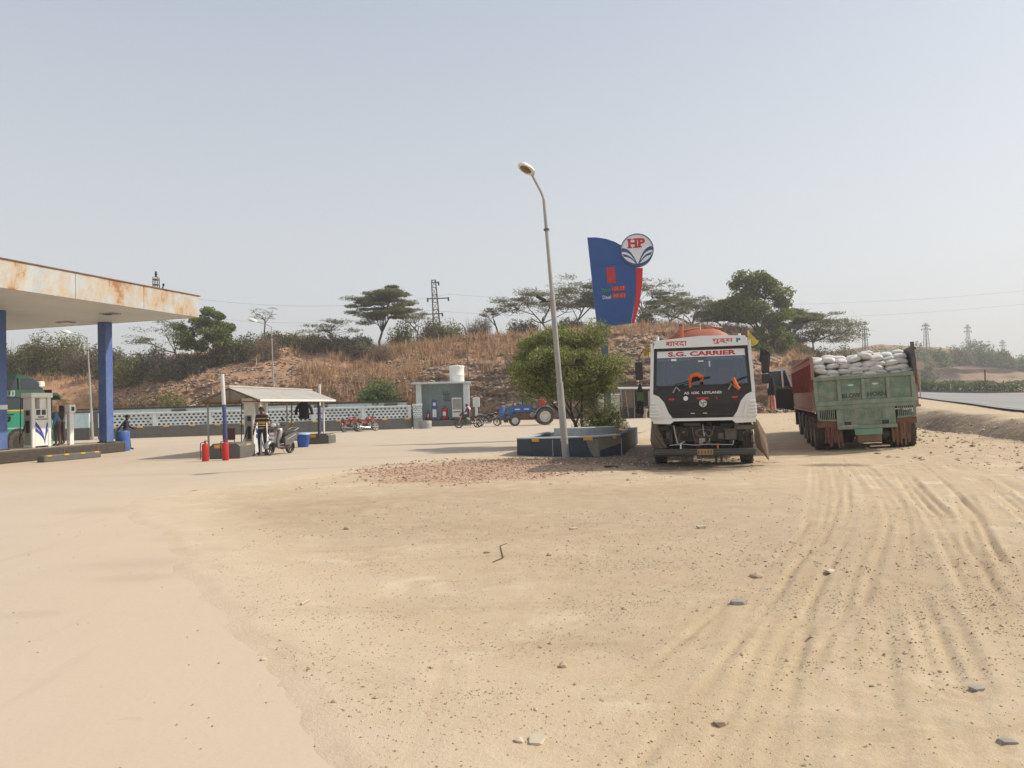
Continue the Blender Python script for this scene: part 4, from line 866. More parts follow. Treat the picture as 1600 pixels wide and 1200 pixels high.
hd = MB().lathe([(0, -.17), (RD * .955, -.17), (RD * .955, .17), (0, .17)], (cxy[0], -.06, cxy[1]), 'y', 40).build('emblem_disc', M_['sign_white'], sg)
b = MB().lathe([(RD * .95, -.20), (RD, -.20), (RD, .20), (RD * .95, .20), (RD * .95, -.20)], (cxy[0], -.06, cxy[1]), 'y', 48, caps=False); b.build('emblem_rim', M_['logo_blue'], hd)
text('HP', 'emblem_letters', M_['letter_red'], hd, (cxy[0], -.235, cxy[1] + RD * .42), RX, width=RD * 1.02, height=RD * .56, bold=.04, depth=.012)
for (dx, dz, w) in ((-.43, .67, .27), (-.43, .17, .27), (-.10, .67, .27), (-.10, .17, .27), (.12, .67, .22), (.15, .17, .30)):
    MB().box((cxy[0] + dx * RD, -.240, cxy[1] + dz * RD), (w * RD, .012, .075 * RD)).build('emblem_serif', M_['letter_red'], hd)
def band(sgn, z_out, ex, thick, x_in):
    """curved leaf of the emblem from the rim to the bottom centre"""
    b = MB(); N = 14; up = []; lo = []
    for i in range(N + 1):
        u = i / N; x = x_in + (1.0 - x_in) * u
        zc = -.92 + (z_out + .92) * (1 - (1 - u) ** ex); th = thick * (.55 + .45 * u)
        lim = math.sqrt(max(0, .95 ** 2 - min(x, .949) ** 2)); up.append((x, max(-lim, min(lim, zc + th / 2)))); lo.append((x, max(-lim, min(lim, zc - th / 2))))
    for i in range(N): b.quad(*[(cxy[0] + sgn * p[0] * RD * .95, 0, cxy[1] + p[1] * RD) for p in (up[i], up[i + 1], lo[i + 1], lo[i])])
    return b
for s in (-1, 1):
    band(s, .06, 2.6, .25, .03).build('emblem_leaf', M_['logo_blue'], hd, loc=(0, -.233, 0)); band(s, -.27, 2.3, .15, .03).build('emblem_leaf', M_['logo_blue'], hd, loc=(0, -.234, 0))
bb = MB(); N = 18
for i in range(N):          # blue crescent along the lower rim
    a0 = R_(200 + 140 * i / N); a1 = R_(200 + 140 * (i + 1) / N); w0 = .03 + .09 * math.sin(math.pi * i / N); w1 = .03 + .09 * math.sin(math.pi * (i + 1) / N)
    P_ = lambda a, r: (cxy[0] + RD * r * math.cos(a), 0, cxy[1] + RD * r * math.sin(a)); bb.quad(P_(a0, .955), P_(a1, .955), P_(a1, .955 - w1), P_(a0, .955 - w0))
bb.build('emblem_leaf', M_['logo_blue'], hd, loc=(0, -.236, 0))
# --- street lamps
k = NT('lamp_pole_paint'); n1 = k.noise(3, 6, .7, stretch=(1, 1, .3)); sx = k.n('ShaderNodeSeparateXYZ'); k.l(k.tc.outputs['Object'], sx.inputs[0])
c = k.mix(k.ramp(n1, [(.35, 0.), (.65, 1.)]), (.42, .41, .37), (.28, .27, .25)); k.col(c); k.rough(.55); M_['lamp_pole'] = k.m
def street_lamp(name, label, loc, H, rot, r=.075, arm=(-.62, 0, .62), extra=False, head=1.0, group=None):
    t = thing(name, label, 'street lamp', loc, rot=rot, group=group)
    p = MB(); p.cyl((0, 0, 0), (0, 0, H * .30), r * 1.35, r * 1.3, 14); p.cyl((0, 0, H * .30), (0, 0, H * .65), r * 1.02, r * .98, 14); p.cyl((0, 0, H * .65), (0, 0, H), r * .72, r * .62, 14); p.build('pole', M_['lamp_pole'], t, smooth=True)
    a = Vector((0, 0, H - .25)); e = Vector((arm[0], arm[1], H + arm[2]))
    MB().tube([a, (0, 0, H), (arm[0] * .2, arm[1] * .2, H + arm[2] * .32), e], r * .45, 8).build('bracket_arm', M_['lamp_pole'], t, smooth=True)
    MB().cyl((0, 0, H - .85), (0, 0, H - .80), r * 1.1, n=10).build('clamp', M_['engine_metal'], t)
    # cobra head: domed shell, tilted lens
    d = Vector((arm[0], arm[1], 0)).normalized(); ang = math.atan2(d.y, d.x)
    h = MB(); ns = 12; L_ = .62 * head; prof = [(0, .04), (.1, .09), (.25, .15), (.55, .17), (.8, .14), (.95, .09), (1.0, .02)]
    vs = []
    for (u, w) in prof:
        for i in range(ns):
            th = 2 * math.pi * i / ns; zz = math.sin(th); vs.append((u * L_, w * head * math.cos(th), (w * .8 * zz if zz > 0 else w * .18 * zz) * head))
    fs = [(j * ns + i, j * ns + (i + 1) % ns, (j + 1) * ns + (i + 1) % ns, (j + 1) * ns + i) for j in range(len(prof) - 1) for i in range(ns)] + [tuple(range(ns)), tuple(range(6 * ns, 7 * ns))]
    h.add(vs, fs); hd_ = h.build('lamp_head', M_['white_paint'], t, smooth=True, loc=e - Vector((d.x, d.y, 0)) * .05, rot=(0, R_(-18), ang))
    MB().ball((L_ * .58, 0, -.015 * head), (L_ * .34, .12 * head, .05 * head), 12).build('lens', mat('lamp_lens_' + name, (.20, .14, .09), rough=.25, dust=.2), hd_, smooth=True)
    if extra:
        MB().box((0, 0, .015), (.34, .34, .03)).build('base_flange', M_['galv'], t)
        x = MB(); x.box((-.2, 0, H * .612), (.34, .03, .03)); x.box((-.34, 0, H * .625), (.30, .09, .09), rot=(0, R_(28), 0), bev=.02); x.build('camera_bracket', M_['chassis'], t)
    return t
street_lamp('street_lamp', 'tall grey street lamp leaning beside the planter in front of the tree', (1.46, 21.75, -.05), 7.33, (0, R_(-3.5), R_(20)), arm=(-.42, -.30, .62), extra=True, head=1.05)
street_lamp('street_lamp', 'slim pale street lamp behind the canopy column', (-26.55, 48.9, 0), 6.5, (0, R_(-2.3), 0), r=.06, arm=(-1.05, 0, .32), head=1.1)
street_lamp('street_lamp', 'slim pale street lamp rising behind the shed roof', (-18.9, 61.5, 0), 8.2, (0, R_(-1.0), 0), r=.06, arm=(-1.15, 0, .45), head=1.3)
# --- lattice pylons
dm('pylon_steel', (.10, .085, .085), rough=.7, var=.2, dust=.1)
def pylon(label, base, H, w0, w1, arms, lean=0.0, th=.06, group='lattice power pylons'):
    t = thing('power_pylon', label, 'pylon', base, rot=(0, R_(lean), R_(12)), group=group)
    b = MB()
    for sx_ in (-1, 1):
        for sy_ in (-1, 1): b.cyl((sx_ * w0 / 2, sy_ * w0 / 2, 0), (sx_ * w1 / 2, sy_ * w1 / 2, H), th, th * .8, 4, caps=False)
    nseg = int(H / (w0 * .85)); P_ = lambda u, i: ((w0 + (w1 - w0) * u) / 2 * (1, 1, -1, -1)[i], (w0 + (w1 - w0) * u) / 2 * (1, -1, -1, 1)[i], u * H)
    lat = MB()
    for s in range(nseg):
        u0, u1 = s / nseg, (s + 1) / nseg
        for i in range(4):
            a, c_ = (i, (i + 1) % 4) if s % 2 else ((i + 1) % 4, i)
            lat.cyl(P_(u0, a), P_(u1, c_), th * .55, n=4, caps=False); lat.cyl(P_(u1, i), P_(u1, (i + 1) % 4), th * .5, n=4, caps=False)
    b.build('corner_legs', M_['pylon_steel'], t); lat.build('lattice', M_['pylon_steel'], t)
    for (z, x0, x1) in arms:
        a = MB(); a.box(((x0 + x1) / 2, 0, z), (x1 - x0, th * 2.4, th * 2.2)); a.build('crossarm', M_['pylon_steel'], t)
        for x in (x0, x1):
            if abs(x) > .5: MB().lathe([(0, -.5), (.13, -.45), (.08, -.35), (.13, -.25), (.08, -.15), (.1, 0), (0, 0)], (x, 0, z + .1), 'z', 8).build('insulator', M_['chassis'], t)
    return t
HZ1 = hill_z_at(-9.2, 93)
py1 = pylon('dark lattice power pylon standing on the hilltop beside the spreading acacia', (-9.0, 96, HZ1 - .5), 9.2, 1.0, .5, [(8.9, -.2, .6), (6.9, -.9, 1.7), (5.0, -1.7, .8)], lean=-2.6, th=.055)
for i, (p, H, lb) in enumerate((((78.8, 172, 7.0), 9.5, 'pale distant pylon nearest the loaded lorry'), ((107.5, 200, 10.8), 8.6, 'pale distant pylon above the trees, second from the lorry'), ((142, 240, 10.6), 11.5, 'pale distant pylon rising from the tree line, third from the lorry'), ((168.5, 265, 8.6), 10, 'pale distant pylon at the edge of the view'))):
    pylon(lb + ' across the highway', p, H, 1.2, .5, [(H * .93, -1.0, 1.0), (H * .82, -1.3, 1.3)], th=.06)
k = NT('wire'); k.col((.12, .12, .12)); k.rough(.6)
def wire(a, b, sag, label):
    pts = [(a[0] + (b[0] - a[0]) * t, a[1] + (b[1] - a[1]) * t, a[2] + (b[2] - a[2]) * t - sag * 4 * t * (1 - t)) for t in np.linspace(0, 1, 24)]
    o = MB().tube(pts, .009, 4).build('power_line', k.m); tag(o, label, 'power line')
for (za, xa, lb) in ((6.9, 1.7, 'upper'), (5.0, -1.7, 'lower')):
    wire((-9.2 + xa, 96, HZ1 + za), (80, 110, HZ1 + za + .8), 2.0, lb + ' power line running right from the hilltop pylon over the sign')
    wire((-9.2 + xa, 96, HZ1 + za), (-35, 84, hill_z_at(-35, 84) + za + 1.2), 1.2, lb + ' power line running left from the hilltop pylon towards the canopy')
# --- round sign seen from behind, small post by the median
t = thing('round_road_sign', 'round tan road sign on a thin post beside the loaded lorry', 'road sign', (37.0, 70.2, big_height(np.array([37.]), np.array([70.2]))[0])); MB().cyl((0, 0, 0), (0, 0, 3.2), .05, n=8).build('post', mat('sign_post', (.42, .30, .22), dust=.2), t); MB().lathe([(0, -.02), (.42, -.02), (.42, .02), (0, .02)], (0, -.07, 3.0), 'y', 22).build('disc', mat('sign_back', (.52, .40, .32), dust=.2), t)

# ================================================================ LORRIES
dm('tank_orange', (.42, .105, .055), rough=.55, var=.12, dust=.22, scale=1.5); dm('bumper_green', (.04, .047, .045), rough=.6, dust=.18)
dm('tarp_brown', (.15, .10, .07), rough=.9, var=.4, dust=.25, scale=5); dm('cab_curtain', (.10, .105, .11), rough=.9, dust=0); dm('curtain_red', (.23, .07, .065), rough=.9, dust=0)
dm('orange_cloth', (.72, .16, .035), rough=.8, dust=.05, var=.2); dm('flag_yellow', (.62, .50, .10), rough=.8, dust=.1); dm('green_cloth', (.05, .09, .03), rough=.85); dm('plate_yellow', (.42, .26, .08), rough=.6, dust=.3)
dm('letter_blue', (.02, .20, .42), rough=.5, dust=.03); dm('silver', (.62, .62, .62), rough=.3, metal=.7, dust=.08)
def truck_wheel(par, c, r, w, rim_m, side=1, n=26, name='wheel'):
    """tyre as part, rim as sub-part; axis along local x"""
    b = MB(); rr = r * .60
    b.lathe([(rr, -w / 2 * .8), (r * .86, -w / 2), (r * .96, -w / 2 * .88), (r, -w / 2 * .6), (r * .975, -w * .16), (r, -w * .13), (r, w * .13), (r * .975, w * .16), (r, w / 2 * .6), (r * .96, w / 2 * .88), (r * .86, w / 2), (rr, w / 2 * .8), (rr, -w / 2 * .8)], (0, 0, 0), 'x', n, caps=False)
    for i in range(n):
        a = 2 * math.pi * i / n; b.box((w * .36 * (1 if i % 2 else -1), math.cos(a) * r * .985, math.sin(a) * r * .985), (w * .26, r * .10, .05), rot=(a, 0, 0))
    t = b.build(name, M_['tyre'], par, smooth=True, loc=c)
    q = MB().lathe([(0, w * .12 * side), (rr * .32, w * .16 * side), (rr * .36, w * .02 * side), (rr * .8, w * .0), (rr * .98, w * .34 * side), (rr * 1.01, w * .42 * side), (rr * 1.01, -w * .4 * side), (0, -w * .4 * side)], (0, 0, 0), 'x', 20)
    for i in range(8):
        a = 2 * math.pi * i / 8; q.cyl((w * .01 * side, math.cos(a) * rr * .5, math.sin(a) * rr * .5), (w * .09 * side, math.cos(a) * rr * .5, math.sin(a) * rr * .5), rr * .06, n=6)
    q.build('rim', rim_m, t, smooth=True); return t
# ---------------------------------------------------------------- white tanker, front towards the camera
TK = thing('tanker_lorry', 'white cabbed tanker lorry with orange red tank and its front lower panels off', 'lorry', (4.42, 18.05, 0), rz=R_(-13.0))
def P2(pts, y0, y1, name, m, par=TK): return MB().prism(pts, y0, y1).build(name, m, par)
mir = lambda pts: [(-x, z) for x, z in pts][::-1]
# front skin pieces (x, z)
grille = [(-1.10, 1.86), (-1.11, 1.72), (-.99, 1.66), (-.88, 1.52), (-.78, 1.27), (-.72, 1.18), (-.64, 1.145), (.64, 1.145), (.72, 1.18), (.78, 1.27), (.88, 1.52), (.99, 1.66), (1.11, 1.72), (1.10, 1.86)]
P2(grille, .03, .10, 'grille_panel', M_['black_paint'])
corner = [(-1.11, 1.715), (-.985, 1.655), (-.872, 1.517), (-.772, 1.266), (-.70, 1.165), (-.70, 1.14), (-1.19, 1.14), (-1.20, 1.40), (-1.185, 1.72)]
P2(corner, .0, .12, 'corner_panel', M_['cab_white']); P2(mir(corner), .0, .12, 'corner_panel', M_['cab_white'])
lip = [(-1.19, 1.137), (-.70, 1.137), (.70, 1.137), (1.19, 1.137), (1.185, 1.02), (.74, 1.005), (.66, 1.07), (-.66, 1.07), (-.74, 1.005), (-1.185, 1.02)]
P2(lip, -.01, .14, 'front_lip', M_['cab_white'])
for s in (-1, 1):       # ribbed corner lamps covers
    lv = [(s * 1.00, 1.52), (s * 1.17, 1.55), (s * 1.215, 1.40), (s * 1.215, 1.15), (s * .93, 1.13), (s * .90, 1.18)]
    base = P2(lv, -.05, .0, 'corner_cover', M_['cab_white'])
    for i in range(5):
        z = 1.19 + i * .078; MB().box((s * (1.095 + .006 * i), -.065, z), (.235 - .022 * i, .035, .045), rot=(R_(-18), 0, 0), bev=.008).build('louvre_slat', M_['cab_white'], base)
for i, z in enumerate((1.20, 1.28, 1.37, 1.455)):
    w = (1.34, 1.44, 1.54, 1.62)[i]; MB().box((0, .02, z), (w, .04, .035), bev=.008).build('grille_slat', M_['black_plastic'], TK)
for (x, z) in ((-.22, 1.245), (.06, 1.245)): MB().box((x, .0, z), (.09, .02, .022)).build('grille_tag', M_['silver'], TK)
MB().lathe([(0, -.02), (.085, -.02), (.095, 0), (.095, .03), (0, .03)], (.02, .0, 1.475), 'y', 22).build('emblem_badge', M_['silver'], TK)
for a in (20, 140, 260):
    MB().tube([(.02 + .075 * math.cos(R_(a)), -.028, 1.475 + .075 * math.sin(R_(a))), (.02 + .03 * math.cos(R_(a + 40)), -.028, 1.475 + .03 * math.sin(R_(a + 40))), (.02, -.028, 1.475)], .008, 5).build('emblem_stroke', M_['black_plastic'], TK)
tx = text('ASHOK  LEYLAND', 'maker_letters', M_['letter_white'], TK, (.02, .022, 1.725), RX, width=.86, height=.062, bold=.03)
MB().box((-.262, .014, 1.725), (.05, .012, .075)).build('sticker', M_['black_paint'], TK)
for (x, w) in ((-.70, .13), (.74, .13), (.02, .27), (.33, .03)): MB().box((x, .024, 1.595 + .01 * x), (w, .012, .042)).build('red_mark', M_['letter_red'], TK)
MB().lathe([(0, -.03), (.055, -.02), (.055, .03), (0, .03)], (-.37, .02, 1.60), 'y', 14).build('round_lamp', M_['sign_white'], TK)
# windscreen: sloped plane z 1.86..2.80, y = .05 + (z-1.86)*.22
TL = math.atan(.22)
def slope(z): return .05 + (z - 1.86) * .22
def slab(pts, off0, off1, name, m, par=TK):
    b = MB(); nn = len(pts); vs = [(x, slope(z) + off0, z) for x, z in pts] + [(x, slope(z) + off1, z) for x, z in pts]
    b.add(vs, [tuple(range(nn)), tuple(range(2 * nn - 1, nn - 1, -1))] + [(i, nn + i, nn + (i + 1) % nn, (i + 1) % nn) for i in range(nn)]); return b.build(name, m, par)
slab([(-1.05, 1.95), (-.98, 1.90), (.98, 1.90), (1.05, 1.95), (1.03, 2.66), (-1.03, 2.66)], .03, .042, 'windscreen', M_['clear_glass'])
slab([(-1.12, 1.862), (1.12, 1.862), (1.08, 1.945), (.98, 1.912), (-.98, 1.912), (-1.08, 1.945)], 0, .07, 'windscreen_seal', M_['black_plastic'])
for s in (-1, 1): slab([(s * 1.04, 1.93), (s * 1.115, 1.88), (s * 1.075, 2.80), (s * 1.005, 2.74)], .003, .067, 'windscreen_seal', M_['black_plastic'])
slab([(-1.02, 2.735), (1.02, 2.735), (1.07, 2.80), (-1.07, 2.80)], .006, .064, 'windscreen_seal', M_['black_plastic'])
for s in (-1, 1): slab([(s * 1.118, 1.72), (s * 1.195, 1.72), (s * 1.155, 2.74), (s * 1.10, 2.83), (s * 1.078, 2.80)], -.012, .16, 'pillar', M_['cab_white'])
slab([(-1.035, 2.575), (1.035, 2.575), (1.015, 2.735), (-1.015, 2.735)], .014, .024, 'sun_strip', M_['letter_white'])
text('S.G. CARRIER', 'strip_letters', M_['letter_red'], TK, (.03, slope(2.655) + .012, 2.655), (R_(90) - TL, 0, 0), width=1.56, height=.11, bold=.035)
vis = [(-1.10, 2.806), (1.10, 2.806), (1.085, 2.90), (1.03, 3.04), (.62, 3.06), (.0, 3.075), (-.60, 3.03), (-1.0, 3.0), (-1.07, 2.90)]
slab(vis, -.05, .10, 'roof_visor', M_['cab_white'])
text('शारदा', 'visor_letters', M_['letter_red'], TK, (-.545, slope(2.91) - .052, 2.905), (R_(90) - TL, 0, R_(1)), width=.49, height=.125, bold=.012)
text('गुड्स', 'visor_letters', M_['letter_red'], TK, (.52, slope(2.93) - .052, 2.925), (R_(90) - TL, 0, R_(1)), width=.47, height=.125, bold=.012)
text('P', 'visor_letter', M_['letter_blue'], TK, (.875, slope(2.94) - .052, 2.935), (R_(90) - TL, 0, 0), width=.10, height=.10, bold=.04)
MB().box((-.02, slope(2.93) - .056, 2.92), (.13, .012, .13), rot=(-TL, 0, 0)).build('visor_plate', M_['pump_white'], TK)
# cab shell
MB().box((0, 1.15, 2.95), (2.16, 1.75, .10), bev=.04, seg=2).build('cab_roof', M_['cab_white'], TK); MB().box((0, 2.02, 1.95), (2.3, .06, 1.9)).build('cab_back', M_['cab_white'], TK)
for s in (-1, 1):
    MB().box((s * 1.165, 1.06, 1.42), (.05, 1.88, .86)).build('door_skin', M_['cab_white'], TK); MB().box((s * 1.125, 1.75, 2.36), (.05, .5, 1.1)).build('cab_side', M_['cab_white'], TK)
    MB().box((s * 1.13, .85, 2.28), (.02, 1.25, .84)).build('side_window', M_['clear_glass'], TK); MB().box((s * 1.125, .95, 2.82), (.05, 1.5, .22)).build('cab_side', M_['cab_white'], TK)
MB().box((0, 1.05, 1.30), (2.26, 1.8, .06)).build('cab_floor', M_['chassis'], TK)
MB().box((0, .42, 1.78), (2.1, .5, .16), bev=.04).build('dashboard', M_['cab_curtain'], TK); MB().box((0, 1.97, 2.2), (2.2, .03, 1.3)).build('rear_curtain', M_['cab_curtain'], TK)
MB().box((-.25, 1.60, 2.52), (1.3, .03, .22)).build('bunk_curtain', M_['curtain_red'], TK)
for x in (-.55, .62):
    st = MB().box((x, 1.3, 1.55), (.5, .5, .14), bev=.04).build('seat', M_['cab_curtain'], TK); MB().box((x, 1.55, 1.95), (.46, .14, .75), bev=.05).build('backrest', M_['curtain_red' if x > 0 else 'cab_curtain'], st)
MB().lathe([(.20, -.015), (.22, 0), (.20, .015), (.18, 0), (.20, -.015)], (0, 0, 0), 'z', 20, caps=False).build('steering_wheel', M_['black_plastic'], TK, loc=(-.6, .75, 1.93), rot=(R_(28), 0, 0))
for x in (-.62, .55): slab([(x - .42, 2.50), (x + .42, 2.50), (x + .42, 2.56), (x - .42, 2.56)], .07, .09, 'sun_blind', M_['pale_blue'])
for (x, z, w, h, m) in ((-.62, 2.52, .12, .055, 'letter_white'), (.0, 2.47, .12, .03, 'letter_white'), (.20, 2.40, .035, .14, 'silver'), (1.0, 2.60, .025, .06, 'letter_white')):
    slab([(x - w / 2, z - h / 2), (x + w / 2, z - h / 2), (x + w / 2, z + h / 2), (x - w / 2, z + h / 2)], .012, .02, 'screen_sticker', M_[m])
for s in (-1, 1):       # curtain folds behind the glass
    for i in range(4): MB().cyl((s * (.98 - .09 * i), .5 + .03 * (i % 2), 1.9), (s * (.98 - .09 * i), .62 + .03 * (i % 2), 2.66), .04, n=8).build('curtain_fold', M_['cab_curtain'], TK)
MB().cyl((.09, .75, 2.5), (.09, .75, 2.1), .025, n=6).build('hanging_charm', M_['orange_cloth'], TK); MB().ball((.09, .75, 2.06), .07, 8).build('hanging_charm', M_['curtain_red'], TK)
# wipers
for pts in ([(-.30, .0, 1.84), (-.62, -.02, 1.93), (-.05, .06, 2.06), (.20, .07, 2.10)], [(.42, .0, 1.84), (.66, -.02, 1.96), (.95, .06, 2.06), (1.04, .06, 2.08)]): MB().tube(pts, .014, 6).build('wiper', M_['black_plastic'], TK)
for x, z in ((-.66, 1.80), (.60, 1.84)): MB().tube([(x, -.0, z - .06), (x + .08, -.03, z + .07), (x + .16, -.02, z - .02)], .018, 6).build('wiper_pivot', M_['steel'], TK)
# engine bay below the cab
MB().box((0, .95, .80), (1.5, .10, .62)).build('radiator', M_['chassis'], TK)
cm = MB(); cm.prism([(-.62, .93), (.62, .93), (.62, .66), (.40, .58), (-.40, .58), (-.62, .66)], .20, .28); cm.build('front_crossmember', M_['black_paint'], TK)
MB().lathe([(.09, -.02), (.13, -.02), (.13, .02), (.09, .02), (.09, -.02)], (0, 0, 0), 'y', 18, sy=1.7, sx=.8, caps=False).build('slot_ring', M_['engine_metal'], TK, loc=(.03, .19, .78))
MB().box((.03, .17, .60), (.27, .06, .16), bev=.01).build('tow_block', M_['engine_metal'], TK)
for z in (.545, .59, .635): MB().box((.03, .135, z), (.25, .012, .016)).build('tow_rib', M_['silver'], TK)
for (x, y, z, w, h) in ((-.43, .17, .80, .22, .22), (-.78, .25, .72, .16, .34), (.62, .2, .74, .26, .26), (.40, .18, .70, .14, .16), (-.25, .3, .98, .4, .08), (.55, .3, .96, .3, .08), (-.95, .18, .90, .38, .12), (.95, .16, .90, .40, .11), (-.55, .3, .56, .2, .14), (.84, .26, .72, .12, .3)):
    MB().box((x, y, z), (w, .16, h), bev=.015).build('engine_bracket', M_['engine_metal' if (x * 7) % 2 < .9 else 'chassis'], TK)
for i in range(13):     # hoses and cables hanging in the bay
    r2 = random.Random(i * 3 + 1); x0 = r2.uniform(-.9, .8); x1 = x0 + r2.uniform(-.35, .35); z0, z1 = r2.uniform(.86, 1.0), r2.uniform(.5, .85)
    pts = [(x0, .13, z0), ((x0 * 2 + x1) / 3, .09, min(z0, z1) - r2.uniform(-.02, .12)), ((x0 + 2 * x1) / 3, .10, z1 - r2.uniform(0, .1)), (x1, .14, z1)]
    MB().tube([tuple(p) for p in smooth_line(pts, 4)], r2.choice((.010, .014, .02)), 6).build('hose', M_[r2.choice(('engine_metal', 'black_plastic', 'rusty', 'steel'))], TK)
for i in range(34):     # brackets, valves and bolts crowding the open bay
    r2 = random.Random(300 + i); MB().box((r2.uniform(-.98, .98), r2.uniform(.12, .3), r2.uniform(.5, 1.0)), (r2.uniform(.03, .12), r2.uniform(.04, .1), r2.uniform(.03, .14)), rot=(r2.uniform(-.4, .4), r2.uniform(-.5, .5), 0), bev=.006).build('bay_fitting', M_[r2.choice(('chassis', 'chassis', 'black_plastic', 'engine_metal', 'rusty'))], TK)
MB().tube([(-.78, .05, .50), (-.5, .04, .53), (-.2, .05, .50), (.1, .04, .52), (.66, .05, .50), (.68, .05, .60)], .011, 6).build('steering_rod', M_['silver'], TK)
for x, m in ((.32, 'orange_cloth'), (-.52, 'silver')): MB().cyl((x, -.02, .42), (x, .0, .54), .022, n=8).build('bumper_stud', M_[m], TK)
bp = MB().box((.0, -.04, .345), (2.32, .14, .155), bev=.02).build('bumper', M_['bumper_green'], TK); MB().box((0, -.113, .355), (2.3, .01, .02)).build('bumper_edge', M_['engine_metal'], bp)
npl = MB().box((.03, -.125, .35), (.36, .02, .135), bev=.004).build('number_plate', M_['plate_yellow'], TK)
for x in (-.12, -.05, .03, .10, .16): MB().box((x, -.137, .35), (.028, .006, .08)).build('plate_mark', M_['rusty'], npl)
for x in (.28, .40): MB().cyl((x, .15, .24), (x, .18, .08), .03, n=8).build('tow_hook', M_['engine_metal'], TK)
MB().cyl((-.95, 1.0, .5), (.95, 1.0, .5), .07, n=10).build('axle', M_['chassis'], TK); MB().box((0, 1.0, .44), (.9, .3, .16), bev=.02).build('axle_beam', M_['chassis'], TK)
for s in (-1, 1):
    truck_wheel(TK, (s * 1.02, 1.05, .51), .51, .29, M_['rim_grey'], s); MB().box((s * .42, 4.9, .82), (.09, 9.4, .26)).build('chassis_rail', M_['chassis'], TK)
    for y in (5.9, 7.25, 8.6):
        truck_wheel(TK, (s * 1.05, y, .51), .51, .28, M_['rim_grey'], s); truck_wheel(TK, (s * .72, y, .51), .51, .27, M_['rim_grey'], -s)
    MB().box((s * 1.02, 3.6, .72), (.5, 1.3, .5), bev=.06).build('side_tank', M_['engine_metal'], TK)
    MB().box((s * .55, 1.1, .95), (.3, .5, .25), bev=.02).build('spring_mount', M_['chassis'], TK)
# tank
tkb = MB().lathe([(0, 2.32), (.45, 2.35), (.8, 2.44), (1.02, 2.60), (1.10, 2.75), (1.10, 9.6), (1.0, 9.8), (.6, 10.0), (0, 10.05)], (0, 0, 2.42), 'y', 40, sx=.99, sy=1.12)
# (lathe about y: local x scale gives height, y scale gives width)
tkb.build('tank', M_['tank_orange'], TK, smooth=True)
for y in (3.2, 5.2, 7.2, 9.2): MB().lathe([(1.115, -.04), (1.115, .04)], (0, y, 2.42), 'y', 40, sx=.99, sy=1.12, caps=False).build('tank_band', M_['tank_orange'], TK)
MB().box((0, 6.2, 1.32), (1.3, 7.2, .5)).build('tank_saddle', M_['tank_orange'], TK)
MB().cyl((-.44, 2.25, 2.6), (-.44, 2.25, 3.50), .055, n=12).build('vent_pipe', M_['tank_orange'], TK); MB().ball((-.44, 2.25, 3.52), .06, 10).build('vent_cap', M_['rusty'], TK)
MB().tube([(-.95, 2.5, 3.05), (-.5, 2.6, 3.4), (.35, 2.7, 3.50), (.62, 3.0, 3.48)], .022, 6).build('hand_rail', M_['tank_orange'], TK); MB().cyl((.05, 2.5, 3.4), (.05, 2.5, 3.60), .012, n=6).build('aerial', M_['silver'], TK)
for x in (-.99, .92): MB().cyl((x, .55, 3.0), (x, .55, 3.11), .03, n=8).build('roof_lamp', M_['sign_white'], TK); 
# mirrors
for s in (-1, 1):
    zc = 2.28 if s < 0 else 2.33
    MB().tube([(s * 1.16, .16, 2.74), (s * 1.30, .0, 2.80), (s * 1.42, -.04, 2.60), (s * 1.42, -.04, 1.98), (s * 1.15, .1, 1.98)], .013, 6).build('mirror_arm', M_['black_plastic'], TK)
    hsg = MB().box((s * 1.43, -.03, zc), (.18, .11, .42 if s < 0 else .40), bev=.04, seg=2).build('mirror_housing', M_['black_plastic'], TK); MB().box((s * 1.43, .03, zc), (.14, .012, .34)).build('mirror_glass', M_['mirror_glass'], hsg)
hsg = MB().box((1.44, -.02, 2.00), (.20, .10, .22), bev=.04, seg=2).build('mirror_housing', M_['black_plastic'], TK)
hsg = MB().prism([(1.30, 2.40), (1.53, 2.28), (1.55, 2.58), (1.34, 2.74)], -.02, .03).build('mirror_visor', M_['black_plastic'], TK)
# torn wing on the left, ragged mud sheet on the right
def ragged(cols, name, m, par, y=.0, wav=.05):
    b = MB(); nr = len(cols[0]); vs = [(x, y + wav * math.sin(i * 1.7 + z * 5) + dy, z) for i, cl in enumerate(cols) for (x, z, dy) in cl]
    vs2 = [(v[0], v[1] + .014, v[2]) for v in vs]; nc = len(cols); N = nr * nc; b.v = vs + vs2; 
    for i in range(nc - 1):
        for j in range(nr - 1):
            a = i * nr + j; b.f.append((a, a + 1, a + nr + 1, a + nr)); b.f.append((N + a, N + a + nr, N + a + nr + 1, N + a + 1))
    b.m = [0] * len(b.f); return b.build(name, m, par)
ragged([[(1.12, 1.08, .1), (1.14, .8, .1), (1.16, .55, .1), (1.20, .42, .1)], [(1.20, 1.09, .05), (1.25, .8, .05), (1.29, .5, .05), (1.33, .28, .05)], [(1.26, 1.02, .1), (1.34, .8, .12), (1.39, .45, .1), (1.44, .12, .1)], [(1.28, .96, .25), (1.42, .72, .25), (1.45, .5, .25), (1.47, .15, .25)]], 'mud_sheet', M_['tarp_brown'], TK)
ragged([[(-1.17, 1.08, .0), (-1.20, .85, .0), (-1.22, .62, .0), (-1.18, .45, .0)], [(-1.10, 1.06, .0), (-1.11, .80, .0), (-1.06, .6, .0), (-1.0, .44, .0)], [(-1.0, .98, .1), (-.98, .80, .1), (-.90, .58, .1), (-.84, .45, .1)]], 'torn_wing', M_['tarp_brown'], TK)
MB().tube([(-1.12, -.01, 1.02), (-1.10, -.03, .82), (-1.0, -.03, .62), (-.86, -.02, .47)], .022, 6).build('wing_edge', M_['engine_metal'], TK)
